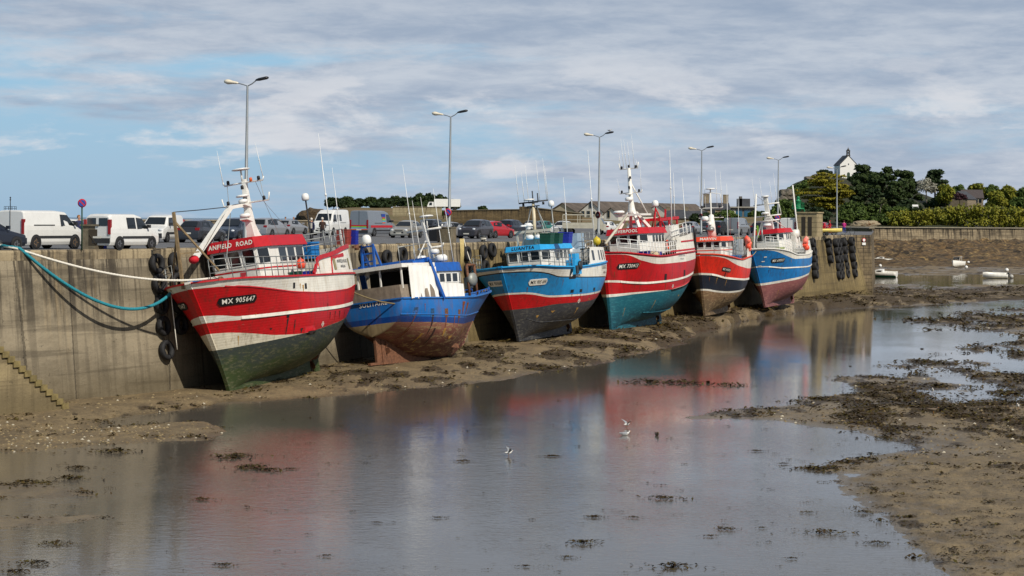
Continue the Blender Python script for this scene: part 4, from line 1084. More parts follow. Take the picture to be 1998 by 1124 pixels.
# ---- blue and rusty trawler lying stern on
def boat_b():
    M = boat_matrix((-7.71, 121.8, 0.0), 31.79, -7.61, 0, 8.62, away=True, size=.967)
    sheer = [(0, 3.86), (.4, 3.74), (.7, 3.70), (.9, 3.95), (1, 4.2)]
    b1 = [(0, 2.5), (.3, 2.3), (.7, 2.08), (1, 2.3)]
    b2 = [(0, 2.85), (.3, 2.62), (.7, 2.45), (1, 2.8)]
    b = Boat('blue trawler with rust red bottom lying stern on, with white tarpaulins and open shelter', M, 8.62, 3.94, .57, 5.58, 4.2, 1.75, sheer, [(b1, 12), (b2, 2), (None, 4)], bulge=.12,
             plan=[(0, .86), (.12, .93), (.3, .99), (.55, 1), (.7, .97), (.82, .86), (.9, .68), (.95, .48), (.98, .28), (1, .03)])
    b.keel_line = [(0, 1.75), (.12, 1.45), (.3, .75), (.45, .32), (.7, .12), (.9, .15), (1, .75)]; b.keel_end = 5.2
    BL1 = hull_paint('hull mid blue', '#1a68b2', chips=.5, dirt=.5, planks=False, chip='#7c6a5a', dirtc='#6b4a2c'); BL2 = hull_paint('hull deep blue', '#0d3f86', chips=.3, planks=False, dirt=.4, dirtc='#5c4630')
    b.transom_mats = {0: 3}; b.build_hull([BOT_B, BL2, BL1, hull_paint('transom ochre', '#8f7f60', chips=.5, dirt=.5, planks=False, chip='#6b5a40')], DECKM, BL1, RUST); 
    b.strake([(0, 2.95), (.3, 2.78), (.7, 2.6), (1, 2.9)], .06, BL1, .03)
    TARP = mat('white tarpaulin', '#ebe9e3', .7, var=.06, scale=1, bump=.6, bump_scale=2.5); GREYB = mat('beige bulwark', '#85796a', .7, var=.2, streak=.4); BLUEP = mat('blue painted steel', '#1656a8', .45, var=.12, streak=.25)
    # rudder and propeller below the stern
    mm = MB(); mm.extrude([(-.5, -.08, .05), (.1, -.08, .05), (.05, -.08, 1.7), (-.45, -.08, 1.7)], (0, .16, 0)); mm.build('rudder', RUST, b.root)
    mm = MB()
    for k in range(4):
        Rm = Matrix.Rotation(k * math.pi / 2 + .3, 3, 'X'); mm.extrude([Vector((.4, 0, .95)) + Rm @ Vector(p) for p in ((0, -.08, .06), (0, -.22, .35), (0, .0, .55), (0, .2, .35), (0, .08, .06))], (.03, 0, 0))
    mm.lathe([(.12, -.2), (.14, 0), (.05, .2)], 10, (.4, 0, .95), M=Matrix.Rotation(R_(90), 3, 'Y')); mm.build('propeller', RUST, b.root)
    mm = MB(); mm.bar((4.4, -1.2, 1.05), (7.2, -1.0, .72), .12, .28); mm.build('bilge_keel', RUST, b.root)
    # bulwark of the stern and shelter roof
    top = [(0, 4.72), (.2, 4.68), (.34, 4.62), (.36, 4.5), (1, 4.2)]
    b.panel('bulwark', 0, .34, top, GREYB, n=10)
    mm = MB(); mm.box((1.25, 0, 5.88), (3.6, 5.3, .24)); mm.build('shelter_roof', WHITE, b.root)
    for y in (-2.4, -.8, .9, 2.4):
        mm = MB(); mm.bar((-.3, y, 4.5), (-.3, y, 5.85), .09, .09); mm.build('shelter_post', WHITE, b.root)
    mm = MB(); mm.box((2.95, 0, 4.7), (.08, 4.6, 2.2)); mm.build('shelter_bulkhead', mat('dark bulkhead', '#2a2823', .8), b.root)
    mm = MB(); mm.lathe([(.5, -.9), (.5, -.8), (.25, -.78), (.25, .78), (.5, .8), (.5, .9)], 14, (1.6, .3, 4.4), M=Matrix.Rotation(R_(90), 3, 'X')); mm.box((1.6, .3, 3.7), (1.0, 2.2, .9)); mm.build('net_drum', mat('drum dark', '#2c2a26', .8), b.root)
    mm = MB(); mm.ball((.6, -1.0, 4.35), .6, 10, 6, 0, (1, 1.8, .5)); mm.build('net_heap', mat('green net', '#23433a', .95, var=.4, scale=9, bump=.8, bump_scale=30), b.root)
    # tarpaulin screens with folds
    def screen(name, x0, x1, y0, y1, zl0, zl1, zt0, zt1, n=26):
        rows = []
        for i in range(n + 1):
            u = i / n; x = x0 + (x1 - x0) * u; fold = .05 * math.sin(u * 31) + .03 * math.sin(u * 57 + 1)
            zl, zt = zl0 + (zl1 - zl0) * u + .04 * math.sin(u * 14), zt0 + (zt1 - zt0) * u
            yb = y0 + (y1 - y0) * u
            rows.append([(x, yb - fold * (.3 + .7 * (1 - v)) , zl + (zt - zl) * v) for v in (0, .33, .66, 1)])
        m_ = MB(); m_.grid(rows); m_.grid([[(p[0], p[1] + .02, p[2]) for p in r] for r in rows]); m_.build(name, TARP, b.root)
    screen('tarpaulin', .05, 3.0, -2.72, -2.74, 3.82, 3.72, 5.88, 5.72)
    screen('tarpaulin', 3.35, 6.6, -2.72, -2.30, 3.66, 3.60, 4.72, 4.62)
    # blue gantry frame
    mm = MB()
    for sd in (-1, 1):
        mm.bar((2.45, sd * 2.6, 6.2), (3.3, sd * 2.86, 3.7), .36, .16)
        mm.bar((1.2, sd * 2.2, 6.05), (2.6, sd * 2.4, 6.15), .2, .22)
    mm.bar((2.4, -2.65, 6.2), (2.4, 2.65, 6.2), .3, .26); mm.build('gantry', BLUEP, b.root)
    mm = MB()
    for y in (.6, 1.5):
        mm.bar((1.2, y, 7.55), (2.0, y, 6.0), .12, .12); mm.bar((1.25, y, 7.45), (1.2, y, 6.0), .12, .12)
    for z in (6.5, 7.0, 7.45): mm.bar((1.35, .6, z), (1.35, 1.5, z), .1, .1)
    mm.build('dome_frame', BLUEP, b.root)
    radome(b.root, (1.1, .95, 7.86), .30, (1.1, .95, 7.4), BLUEP)
    mm = MB(); mm.lathe([(.16, 0), (.16, .3), (.1, .34)], 10, (.9, 1.6, 7.3)); mm.bar((.5, 1.6, 7.5), (1.3, 1.6, 7.5), .22, .16); mm.build('rusty_fitting', RUST, b.root)
    b.wheelhouse(4.4, 8.1, 1.5, 3.3, 4.8, 5.42, 6.1, 5.55, rake=.05, roof_m=BLUEP, nf=3, ns=3, cham=.8, visor=.16)
    mm = MB(); mm.bar((7.0, 0, 6.1), (5.9, -.1, 9.0), .17, .2); m1 = mm.build('mast', WHITE, b.root)
    for (x, z, hf) in ((6.2, 8.35, 1.35), (6.7, 7.2, .95)):
        mm = MB(); mm.tube([(x, -hf, z), (x, hf, z)], .07, 6); mm.tube([(x, -hf, z), (x, -hf - .1, z + .2)], .05, 6); mm.build('yard', WHITE, m1)
    drum(m1, (6.1, -.35, 9.2), .45, .12); spar(m1, 'pole', [(6.1, -.35, 8.4), (6.1, -.35, 9.2)], .04, WHITE); drum(m1, (6.4, -.5, 6.9), .3, .3); drum(m1, (6.9, -.6, 6.45), .42, .45); drum(m1, (6.3, .5, 6.6), .34, .3)
    for (x, y, z0, z1) in ((2.7, -1.5, 6.2, 12.3), (2.9, -1.8, 6.2, 10.0), (5.5, -.7, 6.0, 10.4), (6.3, -1.2, 6.1, 10.9), (7.4, -1.2, 6.1, 10.0), (.2, 2.0, 5.9, 9.4)): whip(b.root, (x, y, z0), (x - .2, y + .1, z1), .03)
    spar(b.root, 'boom', [(2.9, -1.5, 6.3), (5.5, -.5, 7.6), (7, -.3, 6.5)], .04, WHITE); spar(b.root, 'handrail', [(-.3, -2.3, 7.0), (1.5, -2.3, 7.15), (3.2, -2.2, 7.3)], .03, STEEL)
    mm = MB()
    for x in (-.2, 1.4, 3.0): mm.tube([(x, -2.3, 5.95), (x, -2.3, 7.15)], .03, 5)
    mm.build('handrail_post', STEEL, b.root)
    # bow: hauler, gallows and rail
    mm = MB(); mm.box((9.2, -1.0, 4.75), (.5, .35, .7)); mm.lathe([(.05, -.2), (.42, -.16), (.42, .16), (.05, .2)], 16, (9.2, -1.3, 4.95), M=Matrix.Rotation(R_(90), 3, 'X')); mm.build('net_hauler', mat('hauler grey', '#8f928c', .5, metal=.3), b.root)
    mm = MB()
    for x in (8.9, 9.8): mm.tube([(x, -1.2, 3.9), (x, -1.2, 5.9)], .09, 8)
    mm.tube([(8.9, -1.2, 5.9), (9.8, -1.2, 5.9)], .09, 8); mm.build('gallows', RUST, b.root)
    b.railing(.78, .985, (.3,), BLUEP, n=6)
    vs, fs = text_geo('SOLITAIRE', .40, .006, 0); mb = MB()
    yc = b.local(729, 594, 0).y
    def tp(a, z):
        q = b.local(727, 594, 0); return None
    # centre of the name on the transom: solve the sight line against x = transom
    Mi = M.inverted(); c = Mi @ Vector((0, 0, EZ)); d = Mi.to_3x3() @ Vector(((729 - CX) / F, 1, (hor(729) - 594) / F)); hit = c + d * ((-.69 - c.x) / d.x)
    out = []
    for a, bb in vs:
        y = hit.y - a * 1.02; z = hit.z + bb + a * .02; yy = b.Y(0, z); cc = min(1, abs(y) / yy); out.append((b.X(0, z) - b.bulge * (1 - cc * cc) - .025, y, z))
    mb.add(out, fs); mb.build('name_lettering', LETTER_W, b.root, flip=False)
    for (px, py) in ((812, 608), (845, 610), (872, 610), (897, 612)): b.port(px, py, .34, .52, RUST if px > 860 else mat('dull blue patch', '#24507a', .7, var=.3, scale=5, streak=.5), 'scupper_patch', side=-1)
    for (x, y, w_, h_, m_) in ((872, 612, .2, 1.0, RUN), (897, 605, .3, .9, RUN), (906, 588, .45, .8, RUN), (914, 590, .3, 1.0, RUN), (888, 614, .1, .9, RUN), (812, 612, .1, 1.2, RUN), (846, 613, .16, 1.3, SCUFF), (850, 640, .2, .9, SCUFF), (830, 592, .06, .5, RUN), (870, 640, .3, .5, OCHRE), (905, 640, .4, .5, OCHRE), (825, 650, .25, .5, OCHRE), (800, 640, .1, .7, RUN), (880, 655, .5, .2, OCHRE)): b.stain(x, y, w_, h_, m_, -1)
    return b
# ---- cyan boat with the big deckhouse aft
def boat_c():
    Lk = 10.77; M = boat_matrix(ground(1013.5, 667, .3), 19.96, 5.5, 0, Lk, size=.944)
    sheer = [(0, 5.35), (.3, 5.2), (.6, 5.1), (.85, 5.2), (1, 5.45)]
    bt = lambda l, d: [(t, z + d) for t, z in l]
    blk = [(0, 4.22), (.35, 4.28), (.8, 4.50), (.9, 4.80), (1, 5.10)]
    ws = [(0, 3.25), (.5, 3.05), (.8, 3.13), (1, 3.6)]
    rb = [(0, 2.83), (.5, 2.45), (.75, 2.48), (.9, 2.38), (1, 2.37)]
    b = Boat('cyan blue trawler with red band, dark grey bottom and white deckhouse aft', M, Lk, 2.56, 3.45, 6.34, 5.45, 1.9, sheer, [(rb, 11), (bt(ws, -.13), 2), (ws, 1), (bt(blk, -.08), 3), (blk, 1), (bt(sheer, -.17), 2), (None, 1)],
             plan=[(0, .84), (.12, .94), (.3, 1), (.55, 1), (.7, .99), (.82, .98), (.9, .92), (.95, .80), (.98, .58), (1, .03)])
    b.build_hull([BOT_C, RED, WHT, CYAN, BLACK_PLATE, WHT, CYAN], DECK_B, CYAN_R, BOT_C); b.gear(BOT_C, RUST)
    b.strake([(0, 1.5), (.5, 1.2), (.8, 1.25), (1, 1.75)], .05, BOT_C, .02, .12, .96, name='chine')
    b.plate('MX 905 684', 1052, 550, 2.0, .42, dark=False); b.plate('MX 905684', 953, 555, 1.4, .4, side=-1, dark=False, x=12.55, z=4.35)
    b.ring_mark(1130, 587, .16)
    for p in ((1117, 568), (1134, 567), (1160, 564)): b.port(*p, .42, .22, BLACK_PLATE)
    b.port(1118, 534, 1.1, .75, BLACK_PLATE, 'side_hatch')
    top = [(0, 6.52), (.25, 6.55), (.33, 6.57), (.345, 6.4), (.42, 5.2), (1, 5.2)]
    b.panel('deckhouse', 0, .42, top, WHITE, n=24)
    mm = MB(); mm.grid([[(x, -2.5, 6.5), (x, 2.5, 6.5)] for x in (2.2, -3.3)], smooth=False); mm.grid([[(2.25, -2.5, 6.5), (2.25, 2.5, 6.5)], [(2.9, -2.7, 5.0), (2.9, 2.7, 5.0)]], smooth=False); mm.build('deckhouse_roof', mat('pale grey paint', '#a9b3ba', .5, var=.1), b.root)
    for x0, w_ in ((1.15, .5), (-.55, .38), (-1.5, .38), (-2.45, .38)):
        mm = MB(); mm.add([b.panel_pt(b.solve(x0 + a, 5.3), 5.92 + c, 1, top, off=.02) for a, c in ((-w_ / 2, -.38), (w_ / 2, -.38), (w_ / 2, .38), (-w_ / 2, .38))], [(0, 1, 2, 3)]); mm.build('deckhouse_window', GLASS, b.root, flip=False)
    mm = MB()
    for t in [i * .033 for i in range(12)]: pass
    q = [b.panel_pt(i * .042, b.zs(i * .042) + .02, 1, top, off=.03) for i in range(10)]
    for u, v in zip(q, q[1:]): mm.bar(u, v, .05, .14)
    mm.build('trim_stripe', CYAN_R, b.root)
    for txt, zz, sz in (('LUANTSA', 4.95, .42), ('MORLAIX', 4.55, .24)): b.letter(txt, -1.9, zz, sz, 1, LETTER_B, off=.03, bold=.002)
    mm = MB()
    for xx in (.6, -.75): mm.add(b.on_side(xx, 4.78, [(-.012, -.42), (.012, -.42), (.012, .42), (-.012, .42)], 1, .02), [(0, 1, 2, 3)])
    mm.build('plate_seam', LETTER_B, b.root)
    b.wheelhouse(2.3, 8.0, 1.75, 4.4, 5.8, 6.54, 6.98, 6.6, rake=.1, roof_m=CYAN_R, nf=3, ns=4, cham=1.0, visor=.16, name='LUANTSA', name_m=LETTER_B, name_size=.33)
    mm = MB(); mm.box((5.7, 3.0, 5.1), (1.4, .75, 1.1)); mm.box((5.7, 3.1, 5.85), (.9, .5, .5)); o = mm.build('side_hauler', CYAN_R, b.root)
    mm = MB(); mm.lathe([(.05, .0), (.34, .02), (.34, .14), (.1, .16)], 16, (5.5, 3.4, 5.2), M=Matrix.Rotation(R_(-90), 3, 'X')); mm.box((6.15, 3.42, 4.9), (.5, .1, .6)); mm.build('hauler_drum', DARK_STEEL, o)
    b.railing(.40, .985, (.35, .7, 1.05), STEEL, n=15)
    # mast with twin radars on a gantry
    mm = MB()
    for sd in (-1, 1): mm.bar((5.6, sd * 1.25, 6.9), (5.7, sd * 1.25, 8.05), .14, .14)
    mm.bar((5.7, -1.45, 8.05), (5.7, 1.45, 8.05), .2, .2); mm.box((4.6, -.2, 7.4), (1.2, 1.6, 1.0)); mm.build('gantry', mat('cream paint', '#bdb7a6', .55, var=.12), b.root)
    mm = MB(); mm.tube([(5.2, 0, 7.0), (5.0, 0, 10.3)], [.16, .11], 10); m1 = mm.build('mast', mat('buff mast paint', '#cfc2a4', .5), b.root)
    mm = MB(); mm.tube([(5.0, -1.15, 10.25), (5.0, 1.2, 10.3)], .06, 6); mm.box((5.0, 0, 10.25), (.35, .7, .12)); mm.box((5.0, 0, 9.95), (.3, .9, .08)); mm.build('yard', DARK_STEEL, m1)
    for y, z1 in ((-1.15, 13.2), (-.7, 12.6), (-.35, 13.1), (.55, 13.4), (1.1, 13.5), (1.2, 12.9)): whip(m1, (5.0, y, 10.3), (5.0, y - .05, z1), .025)
    for y, z1 in ((0.0, 11.1), (.4, 10.9)): spar(m1, 'light_post', [(5, y, 10.3), (5, y, z1)], .05, DARK_STEEL)
    for y in (-.8, .8): lamp(m1, (5.0, y, 10.0))
    drum(m1, (5.3, -.2, 10.45), .42, .12); radar_bar(m1, (5.6, -.35, 8.45), 1.7, 1.2); drum(m1, (5.6, -.35, 8.55), .3, .3)
    drum(m1, (6.0, -.15, 7.6), .3, .35); drum(m1, (6.0, .5, 7.6), .26, .3)
    mm = MB()
    for y, x in ((-1.0, 4.4), (.9, 4.4), (1.1, 6.2), (-.6, 6.3)): mm.tube([(5.0, y * .25, 9.9), (x, y * 1.2, 7.0)], .04, 6)
    mm.build('stay', STEEL, m1)
    radome(b.root, (1.4, 0.2, 10.15), .24, (1.2, .2, 6.5), STEEL)
    whip(b.root, (-.7, .6, 6.6), (-.9, .6, 12.2), .035); whip(b.root, (-3.1, 2.0, 6.6), (-3.4, 2.0, 14.3), .045)
    mm = MB()
    for z in (6.95, 7.35, 7.75): mm.tube([(.9, 2.3, z), (-3.2, 2.2, z)], .025, 5)
    for x in (.9, -.1, -1.1, -2.1, -3.2): mm.tube([(x, 2.27, 6.5), (x, 2.27, 7.75)], .03, 5)
    mm.build('roof_railing', STEEL, b.root)
    mm = MB(); mm.box((-1.2, .8, 7.1), (1.7, 1.4, 1.3)); mm.build('engine_casing', mat('pale blue grey', '#8ea3b5', .5, var=.12), b.root)
    mm = MB(); mm.lathe([(.001, -.6), (.26, -.55), (.3, -.35), (.3, .35), (.26, .55), (.001, .6)], 14, (2.0, 1.6, 6.4), M=Matrix.Rotation(R_(90), 3, 'Y')); mm.build('liferaft_canister', WHITE_CLEAN, b.root)
    float_ball((-1.35, 2.75, 7.0), .31, mat('yellow float', '#c9b22e', .5), 'yellow float hung on the roof rail of the cyan boat', M)
    float_ball((-1.9, 2.7, 6.95), .2, mat('green float', '#1f8f5a', .5), 'green float hung beside a yellow one', M)
    for (x, y, w_, h_, m_) in ((1117, 573, .08, .4, RUN), (1134, 572, .07, .35, RUN), (1161, 569, .08, .4, RUN), (1150, 582, .5, .12, OCHRE), (1060, 545, .05, .5, RUN), (1100, 545, .06, .6, RUN), (1128, 600, .3, .5, OCHRE), (1080, 606, .6, .15, OCHRE), (1050, 615, .5, .2, OCHRE), (1170, 600, .2, .5, RUN), (1030, 560, .04, .4, RUN)): b.stain(x, y, w_, h_, m_)
    tub((10.4, .4, 4.6), (.9, .7, .7), MATS['dark green plastic'], 'dark green tub on the foredeck of the cyan boat', M, group='tubs on the boats')
    mb = MB(); mb.ball((0, 0, 0), .55, 12, 8, 0, (1.2, 1.3, .6)); tag(mb.build('net_bundle', MATS['green net'], None, mw=M @ Matrix.Translation((9.4, 1.0, 5.1))), 'heap of green net on the foredeck of the cyan boat', 'net')
    return b
# ---- red boat with teal bottom
def boat_d():
    Lk = 10.17; M = boat_matrix(ground(1194, 645, .2), 24.03, 4.5, -.2, Lk, size=.966); bt = lambda l, d: [(t, z + d) for t, z in l]
    sheer = [(0, 5.95), (.35, 5.8), (.65, 5.65), (.9, 5.9), (1, 6.2)]
    wb = [(0, 5.32), (.35, 5.08), (.67, 5.03), (.88, 5.42), (.97, 5.95), (1, 6.05)]
    s1 = [(0, 4.25), (.5, 3.72), (.75, 3.65), (.92, 3.8), (1, 4.0)]
    s2 = [(0, 3.52), (.55, 2.87), (.7, 2.88), (.85, 2.90), (1, 2.88)]; tl = [(0, 3.51), (.55, 2.86), (.7, 2.80), (.85, 2.74), (1, 2.66)]
    b = Boat('red trawler with teal bottom, white stripes and white mast', M, Lk, .35, 4.49, 5.84, 6.2, 2.1, sheer, [(tl, 11), (s2, 1), (bt(s1, -.17), 3), (s1, 1), (wb, 3), (bt(sheer, -.12), 2), (None, 1)])
    b.build_hull([BOT_D, WHT, RED, WHT, RED, WHT, RED], DECKM, RED_R, BOT_D); b.gear(BOT_D, RUST)
    b.strake([(t, z - .08) for t, z in s1], .16, WHT, .045, .04, .97); b.strake([(0, 1.75), (.4, 1.2), (.62, 1.15), (.7, 1.2)], .06, BOT_D, .1, .3, .72, name='bilge_keel')
    b.plate('MX 730413', 1228, 519, 2.1, .48)
    b.port(1299, 541, .35, .55, BLACK_PLATE); b.port(1336, 533, .35, .55, BLACK_PLATE); b.ring_mark(1313, 558, .15)
    top = [(0, 7.55), (.2, 7.3), (.36, 7.12), (.37, 7.0), (.43, 5.8), (1, 5.8)]
    b.panel('whaleback', 0, .43, top, WHT, n=24)
    mm = MB(); mm.grid([[(x, -2.4, 6.9), (x, 2.4, 6.9)] for x in (1.2, -4.4)], smooth=False); mm.build('shelter_deck', DECKM, b.root)
    mm = MB()
    for h in (.0, .72):
        q = [b.panel_pt(i * .04, 6.05 + h + (.36 - i * .04) * .35, 1, top, off=.02) for i in range(9 if h else 14)]
        q = [p for p in q]
        for u, v in zip(q, q[1:]): mm.bar(u, v, .04, .13)
    mm.build('trim_stripe', RED_R, b.root)
    for txt, zz, sz in (('LIVERPOOL', 5.65, .3), ('MORLAIX', 5.35, .2)): b.letter(txt, .6, zz, sz, 1, mat('grey lettering', '#6c7480', .6), off=.03)
    b.wheelhouse(1.1, 5.95, 1.75, 4.6, 6.85, 7.56, 8.1, 7.62, rake=.15, roof_m=RED_R, nf=3, ns=4, cham=1.0, visor=.22, name='LIVERPOOL', name_size=.36, name_y=.3)
    b.railing(.42, .985, (.4, .75, 1.1), WHITE_CLEAN, n=15, r=.03)
    mm = MB()
    for a, c in (((4.6, -.9, 8.1), (3.9, -.25, 9.4)), ((4.6, .9, 8.1), (3.9, .25, 9.4)), ((2.2, -.8, 8.1), (3.4, -.2, 9.4)), ((2.2, .9, 8.1), (3.5, .25, 9.4))): mm.bar(a, c, .24, .24)
    mm.bar((4.6, -1.1, 9.2), (4.6, 1.1, 9.2), .2, .16); mm.bar((2.2, -1.1, 9.2), (2.2, 1.1, 9.2), .2, .16); mm.bar((4.6, 1.0, 9.2), (2.2, 1.0, 9.2), .2, .16); mm.bar((4.6, -1.0, 9.2), (2.2, -1.0, 9.2), .2, .16); mm.build('mast_tripod', WHITE, b.root)
    mm = MB(); mm.lathe([(.5, 9.2), (.28, 9.7), (.2, 10.4), (.14, 13.1)], 10, (3.7, 0, 0)); m1 = mm.build('mast', WHITE, b.root)
    yard(m1, 3.7, 13.05, .78, WHITE, .5); yard(m1, 3.7, 11.05, .95, WHITE, .2)
    mm = MB(); mm.tube([(3.7, .08, 11.9), (2.4, .9, 9.2)], .06, 6); mm.tube([(3.7, -.05, 11.6), (3.2, .1, 9.6)], .05, 6); mm.build('stay', WHITE, m1)
    drum(m1, (4.15, 0, 10.55), .34, .32); drum(m1, (4.15, 0, 10.95), .3, .1); drum(m1, (4.9, -.7, 9.5), .48, .24); lamp(m1, (3.95, .15, 12.2)); lamp(m1, (3.7, 0, 13.15)); lamp(m1, (3.95, .0, 11.4))
    for y, z1 in ((-.72, 14.6), (-.45, 15.6), (-.2, 15.5), (.1, 15.3), (.5, 15.9), (.75, 13.8)): whip(m1, (3.7, y, 13.1), (3.7, y - .08, z1), .025)
    whip(m1, (3.7, -.95, 11.1), (3.7, -1.1, 12.3), .02); whip(m1, (3.7, .95, 11.1), (3.7, 1.0, 13.2), .02)
    spar(b.root, 'derrick_boom', [(10.4, .1, 6.9), (5.0, 0, 9.15)], .11, mat('cream paint', '#bdb7a6'))
    mm = MB()
    for y, x in ((.4, .3), (1.6, .3), (1.0, 1.2)): mm.tube([(x, y, 8.0), (.7, 1.0, 9.7)], .06, 6)
    mm.build('dome_stand', RED_R, b.root); radome(b.root, (.7, 1.0, 10.1), .28, (.7, 1.0, 9.6), RED_R)
    mm = MB()
    for y in (-1.3, 1.3):
        mm.bar((.9, y, 8.72), (-3.9, y, 8.9), .2, .24)
        for x in (.6, -1.6, -3.6): mm.bar((x, y, 6.9), (x, y, 8.75), .14, .14)
    mm.bar((-3.9, -1.3, 8.9), (-3.9, 1.3, 8.9), .2, .24); mm.build('net_gantry', RED_R, b.root)
    mm = MB(); mm.bar((-.7, -1.3, 8.9), (-.9, -1.3, 9.6), .12, .12); mm.bar((-.7, 1.3, 8.9), (-.9, 1.3, 9.6), .12, .12); mm.build('gantry_horn', RED_R, b.root)
    mm = MB()
    for z in (7.5, 7.9, 8.3): mm.tube([(1.0, 2.3, z - .2), (-4.3, 2.1, z + .2)], .03, 5)
    for x in (.9, -.2, -1.3, -2.4, -3.4, -4.3): mm.tube([(x, 2.25, 6.9), (x, 2.2, 8.3)], .03, 5)
    mm.build('aft_railing', WHITE_CLEAN, b.root)
    mm = MB(); mm.box((-2.4, .7, 7.6), (1.8, 1.6, 1.3)); mm.build('engine_casing', WHITE, b.root)
    whip(b.root, (-.5, 1.9, 8.2), (-1.3, 1.9, 14.6), .05); whip(b.root, (-3.9, 1.0, 8.8), (-4.4, 1.0, 12.8), .04)
    mb = MB(); mb.tube([(.34 * math.cos(a), 0, .34 * math.sin(a)) for a in [2 * math.pi * i / 20 for i in range(20)]], .08, 8, closed=True)
    tag(mb.build('lifebuoy', MATS['lifebuoy orange'], None, mw=M @ Matrix.Translation((.75, 1.85, 6.6)) @ Matrix.Rotation(.2, 4, 'Z')), 'orange lifebuoy on the wheelhouse side of the boat with teal bottom', 'lifebuoy')
    for k_, (c, sz, m_, lab) in enumerate((((6.5, 1.9, 5.3), (1.0, .8, .85), MATS['royal blue plastic'], 'royal blue tub by the front rail of the boat with teal bottom'), ((4.6, 2.2, 5.3), (.8, .7, .75), MATS['royal blue plastic'], 'royal blue tub amidships on the boat with teal bottom'), ((3.6, 2.3, 5.2), (.6, .5, .7), BLACK, 'black tub beside the wheelhouse of the boat with teal bottom'))):
        tub(c, sz, m_, lab, M, group='tubs on the boats')
    mb = MB(); mb.ball((0, 0, 0), .42, 12, 8, 0, (1.3, 1, .9)); tag(mb.build('net_bundle', mat('pale net', '#b8a888', .9, var=.3, scale=8, bump=.8), None, mw=M @ Matrix.Translation((6.0, 2.5, 5.8))), 'pale bundled net behind the rail of the boat with teal bottom', 'net')
    for (x, y, w_, h_, m_) in ((1300, 547, .12, .8, RUN), (1337, 539, .1, .7, RUN), (1345, 560, .08, .7, OCHRE), (1240, 555, .04, .4, RUN), (1355, 530, .1, .5, RUN), (1280, 585, .06, .8, OCHRE), (1220, 600, .05, .7, OCHRE), (1325, 575, .5, .15, OCHRE), (1200, 530, .04, .5, RUN), (1250, 512, .05, .3, OCHRE)): b.stain(x, y, w_, h_, m_)
    return b
